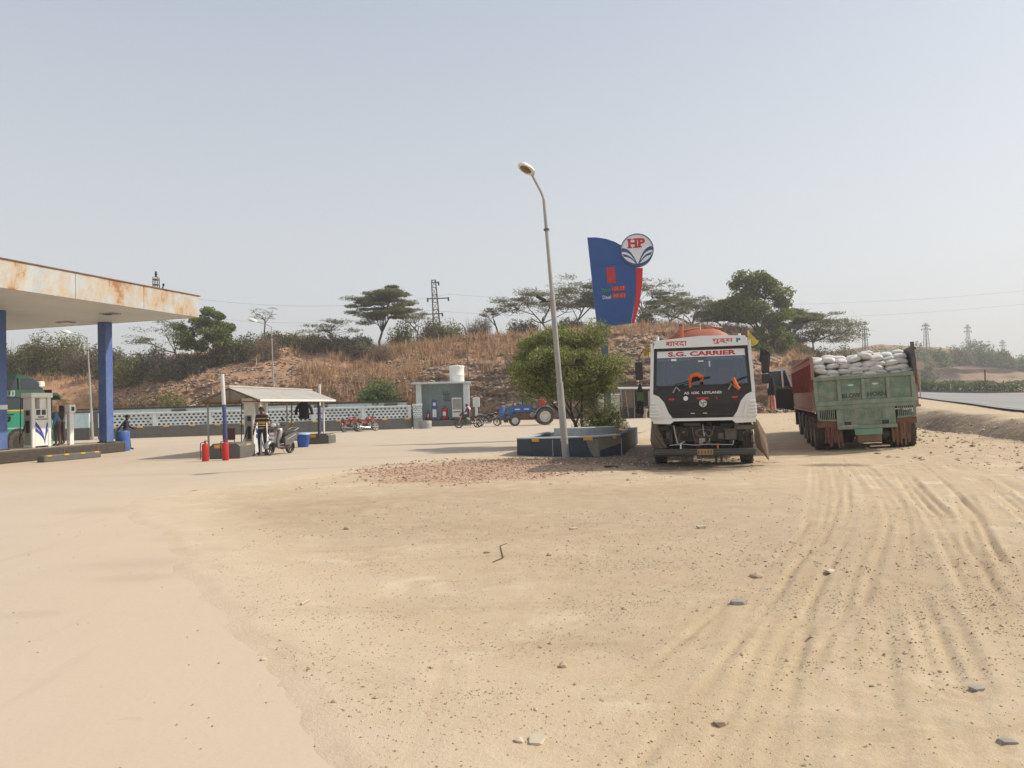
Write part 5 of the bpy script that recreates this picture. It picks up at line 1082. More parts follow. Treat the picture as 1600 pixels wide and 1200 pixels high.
TKM = Matrix.Translation((4.42, 18.05, 0)) @ Matrix.Rotation(R_(-13.0), 4, 'Z')
def tk_at(p): return tuple(TKM @ Vector(p))
# things hung on the tanker
o = MB().tube([(-.25, -.03, 1.86), (-.27, -.05, 2.02), (-.22, -.04, 2.13), (-.08, -.03, 2.15), (.02, -.04, 2.08), (.0, -.05, 1.98)], .042, 9, r1=.06).build('orange_cloth', M_['orange_cloth'], smooth=True, loc=TKM.translation, rot=(0, 0, R_(-13.0))); tag(o, 'orange cloth folded over the left wiper of the white tanker', 'cloth')
o = MB().tube([(.72, -.03, 2.04), (.75, -.05, 1.93), (.80, -.06, 1.82), (.84, -.05, 1.79)], .042, 9, r1=.05).build('orange_cloth', M_['orange_cloth'], smooth=True, loc=TKM.translation, rot=(0, 0, R_(-13.0))); tag(o, 'small orange cloth tied to the right wiper of the white tanker', 'cloth')
def flag(x, z, w, label):
    t = thing('cloth_flag', label, 'flag', tk_at((x, .45, z)), rz=R_(-13)); MB().cyl((0, 0, -.12), (0, 0, .34), .008, n=6).build('stick', M_['wood'], t)
    n = 8; vs = []; 
    for i in range(n + 1):
        u = i / n; y = .05 * math.sin(u * 5); vs += [(w * u * .75, y, .33 - .32 * u * .8), (w * u, y + .03, .02 + .05 * u - .12 * math.sin(u * 3))]
    MB().add(vs + [(a, b + .006, c) for a, b, c in vs], [(2 * i, 2 * i + 1, 2 * i + 3, 2 * i + 2) for i in range(n)] + [(2 * n + 2 + 2 * i, 2 * n + 4 + 2 * i, 2 * n + 5 + 2 * i, 2 * n + 3 + 2 * i) for i in range(n)]).build('cloth', M_['flag_yellow'], t, smooth=True)
flag(1.10, 2.86, .26, 'yellow cloth flag at the right roof corner of the white tanker'); flag(-1.22, 2.72, -.14, 'small yellow cloth flag at the left roof corner of the white tanker')
def tassel(p, label, mid, low):
    t = thing('mirror_tassel', label, 'tassel', tk_at(p)); 
    MB().cyl((0, 0, 0), (0, 0, -.2), .02, .08, 10).build('top_tuft', M_['black_cloth'], t); MB().cyl((0, 0, -.2), (0, 0, -.42), .075, .085, 10).build('middle_tuft', mid, t)
    b = MB(); 
    for i in range(14):
        a = i * 2.4; r = .03 + .06 * ((i * 7) % 5) / 5; b.tube([(r * math.cos(a), r * math.sin(a), -.40), (1.3 * r * math.cos(a), 1.3 * r * math.sin(a), -.55), (1.4 * r * math.cos(a), 1.4 * r * math.sin(a), -.66 - .04 * (i % 3))], .016, 4)
    f = b.build('fringe', low, t); f['kind'] = 'stuff'
tassel((-1.42, -.04, 1.98), 'black and green tassel hanging from the left mirror arm', M_['green_cloth'], M_['black_cloth']); tassel((1.56, -.04, 2.02), 'black and pink tassel hanging from the right mirror arm', M_['black_cloth'], mat('pink_cloth', (.55, .25, .2), rough=.85, dust=.1))
# ---------------------------------------------------------------- loaded open lorry, rear towards the camera
LT_LOC = (9.62, 21.0, .055); LT_ROT = (0, R_(-2.2), R_(-16.8))
LT = thing('loaded_lorry', 'open lorry seen from behind, green tailgate, red sides, loaded with white sacks', 'lorry', LT_LOC, rot=LT_ROT)
LTM = Matrix.Translation(LT_LOC) @ Euler(LT_ROT).to_matrix().to_4x4()
dm('gate_green', (.23, .30, .24), rough=.65, var=.35, dust=.5, scale=3.2, stain=.5, col2=(.11, .205, .16)); dm('gate_panel', (.05, .19, .13), rough=.6, var=.3, dust=.45, scale=4.5, stain=.4, col2=(.24, .27, .21))
dm('flap_green', (.16, .33, .23), rough=.6, dust=.2); dm('side_pink', (.34, .19, .155), rough=.7, var=.3, dust=.4, stain=.6, rust=.25); dm('side_red', (.24, .018, .014), rough=.6, dust=.15); dm('strip_red', (.16, .045, .032), rough=.85, var=.5, dust=.35, scale=9); dm('pink_cab', (.55, .46, .44), rough=.5, dust=.25); dm('gate_ink', (.05, .075, .062), rough=.8, dust=.15); dm('dark_board', (.07, .068, .066), rough=.7, dust=.25)
HWd = 1.29; BL = 8.6
def lb(c, d, name, m, par=LT, **k): return MB().box(c, d, **k).build(name, m, par)
lb((0, .045, 2.015), (2.56, .09, .11), 'tailgate_rail', M_['gate_green'], bev=.012); lb((0, .045, 1.325), (2.56, .09, .12), 'tailgate_rail', M_['gate_green'], bev=.012)
xs_p = [-1.23, -.63, -.02, .60, 1.21]
for x in xs_p: lb((x, .05, 1.67), (.10, .08, .575), 'tailgate_post', M_['gate_green'], bev=.01)
for i in range(4):
    cx = (xs_p[i] + xs_p[i + 1]) / 2; pn = lb((cx, .085, 1.67), (.505, .03, .57), 'tailgate_panel', M_['gate_panel'])
    if i in (1, 2):
        b = MB()
        pts = [(cx + .20 * math.cos(R_(a)), .065, 1.72 + .17 * math.sin(R_(a))) for a in range(15, 170, 15)]; MB().tube(pts, .014, 5).build('painted_arch', M_['gate_green'], pn); MB().ball((cx, .068, 1.80), (.08, .01, .025), 8).build('painted_eye', M_['pale_blue'], pn)
text('BLOW', 'gate_letters', M_['gate_ink'], LT, (-.325, .066, 1.515), RX, width=.46, height=.125, bold=.025); text('HORN', 'gate_letters', M_['gate_ink'], LT, (.31, .066, 1.525), RX, width=.46, height=.125, bold=.025)
for i in range(26):     # flaked paint dabs on the end panels
    r2 = random.Random(100 + i); x = r2.choice((-.93, .91)) + r2.uniform(-.2, .2); z = r2.uniform(1.44, 1.85); MB().ball((x, .068, z), (r2.uniform(.008, .03), .004, r2.uniform(.012, .05)), 6, rot=(0, r2.uniform(0, 3), 0)).build('paint_flake', M_[r2.choice(('flap_green', 'gate_green', 'side_pink'))], LT)
lb((0, .06, 1.215), (2.52, .06, .12), 'cross_rail', M_['gate_green'], bev=.01)
MB().prism([(-.74, 1.18), (.73, 1.18), (.73, .70), (-.74, .70)], .06, .09).build('lower_apron', M_['gate_green'], LT)
lb((-.05, .05, 1.165), (.95, .04, .03), 'sign_frame', M_['gate_green']); lb((-.05, .05, .825), (.95, .04, .03), 'sign_frame', M_['gate_green'])
for x in (-.525, .425): lb((x, .05, .995), (.03, .04, .31), 'sign_frame', M_['gate_green'])
sp_ = lb((-.05, .054, .995), (.92, .012, .31), 'sign_board', M_['gate_panel'])
for i in range(9):
    r2 = random.Random(i); x = -.42 + i * .09; MB().tube([(x, .046, .93 + r2.uniform(0, .04)), (x + .03, .046, 1.07 + r2.uniform(-.03, .03)), (x + .07, .046, .97 + r2.uniform(-.04, .05)), (x + .05, .046, .92)], .006, 4).build('chalk_scrawl', M_['side_pink'], sp_)
for x in (-.47, .47): lb((x, .055, .755), (.17, .014, .095), 'lamp_opening', M_['black_plastic'])
lb((0, .03, .645), (1.50, .09, .10), 'under_bar', M_['gate_green'], bev=.015)
MB().prism([(-.33, .59), (.38, .59), (.36, .43), (-.30, .43)], -.0, .02).build('green_flap', M_['flap_green'], LT)
lb((.08, .5, .33), (.62, .4, .26), 'spare_box', M_['side_pink'], bev=.03); MB().ball((.5, .6, .40), (.16, .16, .14), 10).build('air_tank', M_['engine_metal'], LT); MB().ball((-.42, .9, .42), (.22, .3, .24), 12).build('differential', M_['chassis'], LT)
for s in (-1, 1):
    for i in range(10): lb((s * (.80 + i * .047), .05, 1.03), (.020, .03, .33), 'grate_bar', M_['gate_green'])
    MB().prism([(s * .765, 1.20), (s * 1.26, 1.20), (s * 1.20, .86), (s * .765, .83), (s * .765, .88), (s * 1.15, .90), (s * 1.2, 1.17), (s * .765, 1.17)], .04, .075).build('grate_frame', M_['gate_green'], LT)
    lb((s * 1.0, .16, .76), (.5, .05, .18), 'flap_hanger', M_['rusty'])
    for i in range(9):
        r2 = random.Random(i + (50 if s > 0 else 0)); x = s * (.64 + i * .05); L0 = .56 + r2.uniform(-.12, .06)
        MB().box((x, .14 + r2.uniform(-.02, .02), .72 - L0 / 2), (.05, .02, L0), rot=(R_(r2.uniform(-5, 5)), R_(r2.uniform(-4, 4)), R_(r2.uniform(-25, 25)))).build('mud_strip', M_['strip_red' if r2.random() < .7 else 'rusty'], LT)
# side walls
for s in (-1, 1):
    hgt = 2.62 if s < 0 else 2.66
    lb((s * HWd, BL / 2 + .05, 1.44), (.05, BL, .56), 'side_lower', M_['side_pink']); lb((s * HWd, BL / 2 + .05, 1.955), (.05, BL, .468), 'side_middle', M_['side_red']); lb((s * HWd, BL / 2 + .05, 2.19 + (hgt - 2.19) / 2), (.05, BL, hgt - 2.192), 'side_upper', M_['side_pink' if s < 0 else 'dark_board'])
    for i in range(16): lb((s * (HWd + .045), .22 + i * .56, 1.955 + .1), (.045, .09, .76), 'side_rib', M_['side_red'])
    lb((s * (HWd + .03), BL / 2 + .05, hgt + .02), (.09, BL, .06), 'top_rail', M_['side_pink' if s < 0 else 'dark_board']); lb((s * (HWd + .02), BL / 2 + .05, 1.14), (.10, BL, .07), 'bottom_rail', M_['side_pink'])
    for y in (.95, 2.28, 3.75):
        truck_wheel(LT, (s * 1.15, y, .51), .51, .29, M_['rim_grey'], s); truck_wheel(LT, (s * .82, y, .51), .51, .27, M_['rim_grey'], -s)
    for y in (6.3, 7.75 + .9): truck_wheel(LT, (s * 1.06, y, .51), .51, .28, M_['rim_grey'], s)
    lb((s * .42, 5.2, .92), (.09, 10.2, .26), 'chassis_rail', M_['chassis']); lb((s * 1.12, 5.05, .75), (.4, 1.0, .5), 'side_box', M_['chassis'], bev=.05)
lb((1.27, .05, 2.40), (.08, .10, .90), 'corner_post', M_['dark_board']); lb((-1.28, .05, 2.32), (.08, .08, .60), 'corner_post', M_['side_pink'])
MB().add([(1.245, .1, 2.05), (1.245, 2.6, 2.05), (1.245, 2.6, 2.66), (1.245, .1, 2.74), (1.262, .1, 2.05), (1.262, 2.6, 2.05), (1.262, 2.6, 2.66), (1.262, .1, 2.74)], [(0, 1, 2, 3), (4, 7, 6, 5), (0, 4, 5, 1), (1, 5, 6, 2), (2, 6, 7, 3), (3, 7, 4, 0)]).build('load_board', M_['dark_board'], LT)
lb((0, BL / 2 + .2, 1.14), (2.5, BL, .10), 'load_floor', M_['chassis']); lb((0, BL + .08, 2.0), (2.6, .06, 1.9), 'headboard', M_['side_pink'])
for i in range(7): lb((-1.35, .02, 1.32 + i * .07), (.03, .03, .05), 'chain_link', M_['rusty'])
# cab seen past the load
lb((0, 10.1, 1.72), (2.3, 1.95, 1.3), 'cab_body', M_['pink_cab'], bev=.08, seg=2); lb((0, 10.1, 2.60), (2.18, 1.85, .42), 'cab_roof', M_['pink_cab'], bev=.1, seg=2); lb((-.2, 9.3, 2.35), (2.3, .2, .5), 'cab_back', M_['pink_cab']); lb((-1.16, 10.1, 2.3), (.02, 1.0, .6), 'cab_window', M_['dark_glass'])
lb((-1.05, 10.7, .95), (.3, .5, .5), 'cab_step', M_['chassis'], bev=.04); lb((-1.2, 9.35, 1.1), (.16, .3, 1.3), 'exhaust_guard', M_['chassis'])
MB().cyl((-.95, 1.0, .51), (.95, 1.0, .51), .08, n=10).build('axle', M_['chassis'], LT); MB().cyl((-.95, 2.3, .51), (.95, 2.3, .51), .08, n=10).build('axle', M_['chassis'], LT)
# open door
dr = MB().prism([(-2.22, 1.18), (-1.22, .98), (-1.22, 1.86), (-2.22, 1.92)], 10.85, 10.91).build('open_door', M_['black_paint'], LT)
MB().prism([(-2.20, 1.915), (-1.22, 1.865), (-1.22, 1.99), (-2.20, 2.05)], 10.84, 10.92).build('door_band', M_['tarp_brown'], dr)
dfw = [[(-2.22, 1.92), (-2.22, 2.70), (-2.15, 2.66), (-2.15, 2.0)], [(-2.22, 2.70), (-1.42, 2.72), (-1.44, 2.655), (-2.15, 2.64)], [(-1.62, 2.70), (-1.62, 1.95), (-1.57, 1.95), (-1.57, 2.70)], [(-1.42, 2.72), (-1.22, 1.95), (-1.28, 1.95), (-1.47, 2.70)]]
for pts in dfw: MB().prism(pts, 10.83, 10.93).build('window_frame', M_['cab_white'], dr)
MB().prism([(-2.14, 2.0), (-1.63, 1.98), (-1.63, 2.64), (-2.14, 2.63)], 10.87, 10.885).build('window_pane', M_['dark_glass'], dr); MB().prism([(-1.56, 1.98), (-1.30, 1.97), (-1.48, 2.64), (-1.56, 2.64)], 10.87, 10.885).build('window_pane', M_['dark_glass'], dr)
# sacks
dm('sack_white', (.72, .71, .68), rough=.9, var=.16, dust=.18, scale=5, bump=.2, bscale=25)
sack_meshes = []
for v in range(5):
    r2 = np.random.default_rng(40 + v); nu, nv = 16, 11; vs = []
    for j in range(nv):
        t = j / (nv - 1) * 2 - 1; yy = t * .34
        prof = (1 - abs(t) ** 3.2) ** .5 if abs(t) < 1 else 0
        pinch = .10 + .90 * prof
        for i in range(nu):
            a = 2 * math.pi * i / nu; ca, sa = math.cos(a), math.sin(a)
            x = .175 * math.copysign(abs(ca) ** .75, ca) * (.72 + .28 * prof); z = .085 * math.copysign(abs(sa) ** .8, sa) * pinch
            w = 1 + .09 * (vnoise(i * .6 + v * 9, j * .7, v) - .5) * 2
            vs.append((x * w, yy + .015 * math.sin(i * 1.3 + v), z * w - .03 * abs(ca) ** 4 * prof))
    fs = [(j * nu + i, j * nu + (i + 1) % nu, (j + 1) * nu + (i + 1) % nu, (j + 1) * nu + i) for j in range(nv - 1) for i in range(nu)] + [tuple(range(nu)), tuple(range((nv - 1) * nu, nv * nu))]
    b = MB().add(vs, fs); o = b.build('sack', M_['sack_white'], smooth=True, ang=80); sack_meshes.append(o.data); bpy.data.objects.remove(o)
ORD = ['leftmost', 'second from the left', 'third from the left', 'fourth from the left', 'fifth from the left', 'sixth from the left', 'seventh from the left', 'rightmost']
rows = [(.26, 1.80, 0, 'lowest row'), (.27, 1.945, .5, 'second row up'), (.30, 2.09, 0, 'third row up'), (.33, 2.235, .5, 'fourth row up'), (.40, 2.38, .1, 'fifth row up'), (.72, 2.47, .4, 'topmost row')]
for ri, (y, z, off, rl) in enumerate(rows):
    for i in range(8):
        r2 = random.Random(ri * 20 + i)
        if ri == 5 and i > 7: continue
        x = -1.075 + i * .303 + off * .05 + r2.uniform(-.04, .04)
        if ri >= 4 and i > 6: z_ = z - .03
        zz_s = z + r2.uniform(-.035, .035) + (.04 * math.sin(i * 1.9) if ri >= 4 else 0)
        M4 = LTM @ Matrix.Translation((x, y + .20 + r2.uniform(-.05, .05), zz_s + .12)) @ Euler((R_(r2.uniform(-5, 5)), R_(r2.uniform(-13, 13)), R_(r2.uniform(-18, 18)))).to_matrix().to_4x4()
        o = bpy.data.objects.new('sack', sack_meshes[r2.randrange(5)]); COL.objects.link(o); o.matrix_world = M4 @ Matrix.Diagonal((r2.uniform(.95, 1.12), 1, r2.uniform(.95, 1.15), 1))
        lab = ORD[i] 
        tag(o, 'white sack, %s in the %s of the lorry load' % (lab, rl), 'sack', 'white sacks loaded on the lorry')
for i in range(6):      # the load goes on forward
    for j in range(8):
        if (i + j) % 2 == 0:
            r2 = random.Random(900 + i * 8 + j); M4 = LTM @ Matrix.Translation((-.82 + j * .235, 1.35 + i * .68, 2.47 + r2.uniform(-.03, .05))) @ Euler((0, R_(r2.uniform(-8, 8)), R_(r2.uniform(-15, 15)))).to_matrix().to_4x4()
            o = bpy.data.objects.new('sack', sack_meshes[r2.randrange(5)]); COL.objects.link(o); o.matrix_world = M4 @ Matrix.Diagonal((1.5, 1.02, 1.2, 1)); tag(o, 'white sack on top of the load, %s in the %s row forward' % (ORD[j], ('first', 'second', 'third', 'fourth', 'fifth', 'sixth')[i]), 'sack', 'sacks in the forward part of the load')

# ================================================================ BIKES, SCOOTER, TRACTOR, BUS
dm('bike_red', (.34, .02, .025), rough=.3, dust=.12); dm('bike_maroon', (.12, .02, .03), rough=.3, dust=.12); dm('bike_black', (.02, .02, .022), rough=.3, dust=.15); dm('chrome', (.6, .6, .6), rough=.2, metal=.9, dust=.1); dm('lamp_white', (.75, .75, .72), rough=.15, dust=0)
dm('scooter_silver', (.30, .30, .305), rough=.3, metal=.35, dust=.15); dm('scooter_grey', (.13, .13, .135), rough=.35, dust=.15); dm('seat_black', (.03, .028, .027), rough=.7, dust=.2)
def spoked(par, c, r, w, rim_m, spokes=6, name='wheel'):
    """wheel in the xz plane, axle along y"""
    t = MB().lathe([(r * .80, -w / 2), (r * .93, -w / 2), (r, -w * .2), (r, w * .2), (r * .93, w / 2), (r * .80, w / 2), (r * .80, -w / 2)], (0, 0, 0), 'y', 24, caps=False).build(name, M_['tyre'], par, smooth=True, loc=c)
    q = MB().lathe([(r * .74, -w * .3), (r * .82, -w * .42), (r * .82, w * .42), (r * .74, w * .3), (r * .74, -w * .3)], (0, 0, 0), 'y', 24, caps=False)
    for i in range(spokes):
        a = 2 * math.pi * i / spokes; q.cyl((0, 0, 0), (math.cos(a) * r * .76, 0, math.sin(a) * r * .76), w * .22, n=5)
    q.cyl((0, -w * .6, 0), (0, w * .6, 0), r * .16, n=10); q.build('rim', rim_m, t, smooth=True); return t
def motorcycle(label, loc, rz, body, rim='rim_black', lean=0.0, group=None):
    t = thing('motorcycle', label, 'motorcycle', loc, rot=(R_(lean), 0, rz), group=group); B = M_[body]
    fw = spoked(t, (.64, 0, .30), .30, .085, M_[rim]); spoked(t, (-.64, 0, .30), .30, .10, M_[rim])
    for s in (-1, 1):
        MB().tube([(.64, s * .075, .30), (.40, s * .075, .92)], .024, 7).build('fork_tube', M_['chrome'], t); MB().tube([(-.64, s * .1, .32), (-.42, s * .11, .66)], .022, 7).build('shock_absorber', M_['chrome'], t)
        MB().tube([(.38, 0, .95), (.36, s * .18, 1.0), (.28, s * .36, .99)], .014, 6).build('handlebar', M_['black_plastic'], t); MB().tube([(.34, s * .22, 1.0), (.36, s * .3, 1.16)], .007, 5).build('mirror_stalk', M_['black_plastic'], t); MB().ball((.36, s * .31, 1.19), (.02, .06, .04), 8).build('mirror', M_['black_plastic'], t)
        MB().ball((.60, s * .09, .72), (.03, .03, .03), 6).build('indicator', M_['orange_cloth'], t)
    MB().tube([(.40, 0, .88), (.25, 0, .58), (.18, 0, .32), (-.2, 0, .30), (-.35, 0, .55), (-.3, 0, .70), (.3, 0, .80)], .028, 7).build('frame', M_['bike_black'], t)
    MB().tube([(-.2, .08, .32), (-.64, .1, .30)], .03, 6).build('swing_arm', M_['bike_black'], t)
    e = MB().box((.08, 0, .42), (.30, .24, .26), bev=.04, seg=2).build('engine', M_['engine_metal'], t); MB().cyl((.12, 0, .5), (.20, 0, .70), .09, n=12).build('cylinder_head', M_['engine_metal'], e)
    MB().ball((.15, 0, .82), (.27, .14, .13), 14).build('fuel_tank', B, t, smooth=True)
    MB().prism([(-.05, .80), (-.15, .76), (-.55, .80), (-.72, .86), (-.72, .80), (-.5, .70), (-.1, .70)], -.12, .12).build('seat', M_['seat_black'], t)
    MB().prism([(-.12, .70), (-.55, .72), (-.74, .82), (-.70, .70), (-.45, .58), (-.18, .52)], -.11, .11).build('side_panel', B, t)
    for c, a0, a1 in (((.64, .30), 35, 150), ((-.64, .30), 20, 140)):
        b = MB(); N = 8; vs = []
        for i in range(N + 1):
            a = R_(a0 + (a1 - a0) * i / N)
            for y in (-.06, .06): vs += [(c[0] + .345 * math.cos(a), y, c[1] + .345 * math.sin(a)), (c[0] + .355 * math.cos(a), y, c[1] + .355 * math.sin(a))]
        for i in range(N): k4 = 4 * i; b.f += [(k4 + 1, k4 + 3, k4 + 7, k4 + 5), (k4, k4 + 4, k4 + 6, k4 + 2), (k4, k4 + 1, k4 + 5, k4 + 4), (k4 + 2, k4 + 6, k4 + 7, k4 + 3)]
        b.v = vs; b.m = [0] * len(b.f); b.build('mudguard', B if c[0] > 0 else M_['bike_black'], t)
    MB().ball((.52, 0, .88), (.10, .11, .12), 12).build('headlamp', M_['lamp_white'], t, smooth=True); MB().prism([(.42, .98), (.56, .96), (.60, .84), (.46, .80)], -.13, .13).build('headlamp_cowl', B, t)
    MB().box((-.76, 0, .80), (.04, .12, .07), bev=.01).build('tail_lamp', M_['red_paint'], t); MB().box((-.82, 0, .55), (.012, .18, .12)).build('number_plate', M_['letter_white'], t)
    MB().tube([(.18, -.12, .40), (.1, -.15, .24), (-.3, -.16, .26), (-.78, -.17, .34)], .04, 8).build('exhaust', M_['chrome'], t); MB().tube([(-.05, .12, .26), (-.15, .28, .02)], .014, 5).build('side_stand', M_['steel'], t)
    MB().tube([(-.5, -.12, .86), (-.78, -.12, .92), (-.78, .12, .92), (-.5, .12, .86)], .012, 6).build('grab_rail', M_['chrome'], t)
    return t
motorcycle('red motorcycle parked at the parapet, left one of the two', (-10.67, 50.85) + (0,), R_(62), 'bike_red', 'rim_grey', lean=-6)
motorcycle('red motorcycle parked at the parapet, right one nearer the gate pier', (-9.60, 51.19) + (0,), R_(48), 'bike_red', 'rim_white', lean=-6)
motorcycle('dark maroon motorcycle standing on the concrete with its rider seated', (-3.05, 52.6, 0), R_(186), 'bike_maroon')
motorcycle('black motorcycle behind the first, its wheels turned right beyond the rider', (-1.75, 55.4, 0), R_(20), 'bike_black', lean=5)
motorcycle('dark motorcycle half hidden behind the open lorry door', (24.6, 71.2, big_height(np.array([24.6]), np.array([71.2]))[0]), R_(25), 'bike_black')
def scooter(label, loc, rz):
    t = thing('scooter', label, 'scooter', loc, rot=(R_(-5), 0, rz)); S, G_ = M_['scooter_silver'], M_['scooter_grey']
    spoked(t, (.60, 0, .23), .23, .10, M_['rim_black'], 5); spoked(t, (-.60, 0, .23), .23, .11, M_['rim_black'], 5)
    b = MB()        # front fender hugging the wheel
    vs = []; N = 8
    for i in range(N + 1):
        a = R_(5 + 150 * i / N); r = .275
        for j, y in enumerate((-.085, -.05, .05, .085)): rr = r + (.025 if j in (1, 2) else -.03); vs.append((.60 + rr * math.cos(a), y, .23 + rr * math.sin(a)))
    b.v = vs; b.f = [(4 * i + j, 4 * i + j + 1, 4 * i + 5 + j, 4 * i + 4 + j) for i in range(N) for j in range(3)]; b.m = [0] * len(b.f); b.build('front_fender', S, t, smooth=True)
    b = MB()        # leg shield, wrapped
    rows_ = [(.55, .46, .10), (.50, .58, .19), (.44, .72, .23), (.38, .86, .21), (.33, .98, .15)]; vs = []
    for (x, z, w) in rows_:
        for j in range(7): u = j / 3 - 1; vs.append((x - .16 * u * u + .03, u * w, z - .05 * u * u))
    b.v = vs + [(v[0] - .03, v[1], v[2]) for v in vs]; n0 = len(vs)
    b.f = [(7 * i + j, 7 * i + j + 1, 7 * i + 8 + j, 7 * i + 7 + j) for i in range(4) for j in range(6)] + [(n0 + 7 * i + j, n0 + 7 * i + 7 + j, n0 + 7 * i + 8 + j, n0 + 7 * i + j + 1) for i in range(4) for j in range(6)]; b.m = [0] * len(b.f); b.build('leg_shield', S, t, smooth=True)
    MB().prism([(.40, .28), (.46, .56), (.36, .90), (.30, .88), (.34, .5), (.26, .30)], -.18, .18).build('inner_shield', G_, t)
    MB().ball((.36, 0, 1.06), (.16, .17, .10), 14).build('headset', S, t, smooth=True); MB().ball((.485, 0, 1.055), (.05, .11, .07), 12).build('headlamp', M_['lamp_white'], t, smooth=True)
    MB().prism([(.565, .70), (.55, .74), (.53, .79), (.56, .78)], -.10, .10).build('front_badge', M_['lamp_white'], t); MB().box((.575, 0, .62), (.012, .24, .09), bev=.004, rot=(0, R_(-14), 0)).build('number_plate', M_['letter_white'], t)
    for s in (-1, 1):
        MB().tube([(.33, s * .12, 1.07), (.27, s * .34, 1.06)], .018, 7).build('handle_grip', M_['black_plastic'], t); MB().tube([(.33, s * .2, 1.08), (.36, s * .27, 1.24)], .008, 5).build('mirror_stalk', M_['black_plastic'], t); MB().ball((.36, s * .28, 1.27), (.02, .065, .05), 8).build('mirror', M_['black_plastic'], t)
        MB().prism([(-.02, .34), (.02, .62), (-.25, .72), (-.70, .80), (-.82, .74), (-.62, .52), (-.38, .36)], s * .13, s * .20).build('side_cowl', G_, t); MB().prism([(-.10, .56), (-.62, .73), (-.64, .70), (-.12, .53)], s * .201, s * .206).build('side_stripe', M_['silver'], t)
        MB().ball((.52, s * .15, .80), (.03, .05, .03), 8).build('indicator', M_['orange_cloth'], t)
    MB().box((.14, 0, .29), (.42, .32, .06), bev=.015).build('floorboard', G_, t)
    MB().prism([(.02, .72), (-.02, .79), (-.30, .80), (-.70, .87), (-.80, .83), (-.55, .74)], -.15, .15).build('seat', M_['seat_black'], t)
    MB().tube([(-.55, -.15, .82), (-.86, -.14, .92), (-.92, 0, .93), (-.86, .14, .92), (-.55, .15, .82)], .016, 7).build('grab_rail', M_['chrome'], t)
    MB().box((-.84, 0, .72), (.06, .2, .12), bev=.02).build('tail_lamp', M_['red_paint'], t); MB().prism([(-.70, .62), (-.90, .46), (-.88, .44), (-.66, .56)], -.09, .09).build('rear_mudguard', M_['black_plastic'], t)
    MB().box((-.35, -.04, .26), (.5, .2, .16), bev=.04).build('engine', M_['engine_metal'], t); MB().tube([(-.2, -.2, .22), (-.5, -.22, .24), (-.82, -.22, .32)], .05, 8).build('exhaust', M_['chrome'], t)
    MB().tube([(.02, .1, .2), (-.05, .2, .01)], .014, 5).build('side_stand', M_['steel'], t)
scooter('silver grey scooter parked beside the man in the striped jumper', (-8.30, 27.5, .012), R_(-108))
# ---------------------------------------------------------------- tractor, facing left
dm('tractor_blue', (.015, .11, .36), rough=.4, dust=.12, var=.15); dm('tractor_grey', (.32, .35, .38), rough=.5, dust=.2); dm('garland_green', (.12, .32, .05), rough=.8); dm('garland_orange', (.65, .22, .03), rough=.8)
tr = thing('tractor', 'blue farm tractor facing left with garlanded nose and white wheel rims', 'tractor', (1.25, 54.6, 0), rz=R_(180 + 4)); B = M_['tractor_blue']
def ag_wheel(c, r, w, rimm, lugs, s):
    b = MB().lathe([(r * .62, -w / 2 * .7), (r * .8, -w / 2), (r * .95, -w / 2), (r * .97, 0), (r * .95, w / 2), (r * .8, w / 2), (r * .62, w / 2 * .7), (r * .62, -w / 2 * .7)], (0, 0, 0), 'y', 32, caps=False)
    for i in range(lugs):
        a = 2 * math.pi * i / lugs; sgn = 1 if i % 2 else -1; b.box((math.cos(a) * r * .97, sgn * w * .24, math.sin(a) * r * .97), (r * .10, w * .52, r * .07), rot=(0, -a, 0), bev=0)
    t = b.build('wheel', M_['tyre'], tr, smooth=True, loc=c)
    MB().lathe([(0, s * w * .05), (r * .13, s * w * .12), (r * .15, s * w * .0), (r * .34, s * w * .02), (r * .36, s * w * .12), (r * .40, s * w * .12), (r * .42, -s * w * .05), (r * .56, s * w * .22), (r * .64, s * w * .36), (r * .64, -s * w * .3), (0, -s * w * .3)], (0, 0, 0), 'y', 26).build('rim', rimm, t, smooth=True)
    return t
for s in (-1, 1):
    ag_wheel((-.95, s * .68, .62), .62, .36, M_['rim_white'], 22, s); ag_wheel((1.15, s * .60, .37), .37, .2, M_['rim_white'], 18, s)
    b = MB(); N = 9; vs = []
    for i in range(N + 1):
        a = R_(10 + 150 * i / N)
        for y in (.50, .92): vs += [(-.95 + .70 * math.cos(a), s * y, .62 + .70 * math.sin(a)), (-.95 + .73 * math.cos(a), s * y, .62 + .73 * math.sin(a))]
    b.v = vs; b.f = [q for i in range(N) for q in ((4 * i + 1, 4 * i + 3, 4 * i + 7, 4 * i + 5), (4 * i, 4 * i + 4, 4 * i + 6, 4 * i + 2), (4 * i, 4 * i + 1, 4 * i + 5, 4 * i + 4), (4 * i + 2, 4 * i + 6, 4 * i + 7, 4 * i + 3))]; b.m = [0] * len(b.f); b.build('fender', M_['tractor_grey'], tr, smooth=True)
    MB().prism([(-.55, .9), (-.25, 1.12), (-.6, 1.32), (-1.1, 1.34), (-1.4, 1.2), (-1.5, 1.0), (-1.2, 1.2), (-.8, 1.2)], s * .49, s * .52).build('fender_skirt', B, tr)
MB().prism([(.0, .96), (.05, 1.46), (.35, 1.46), (1.45, 1.41), (1.57, 1.34), (1.57, .90), (1.3, .88), (1.25, .96)], -.30, .30).build('bonnet', B, tr)
MB().prism([(1.22, .95), (1.55, .92), (1.55, .66), (1.40, .56), (1.2, .62)], -.24, .24).build('nose_panel', B, tr)
for x, w in ((.30, .35), (.95, .35)): 
    for s in (-1, 1): MB().box((x, s * .305, 1.16), (w, .01, .07)).build('bonnet_stripe', M_['letter_white'], tr)
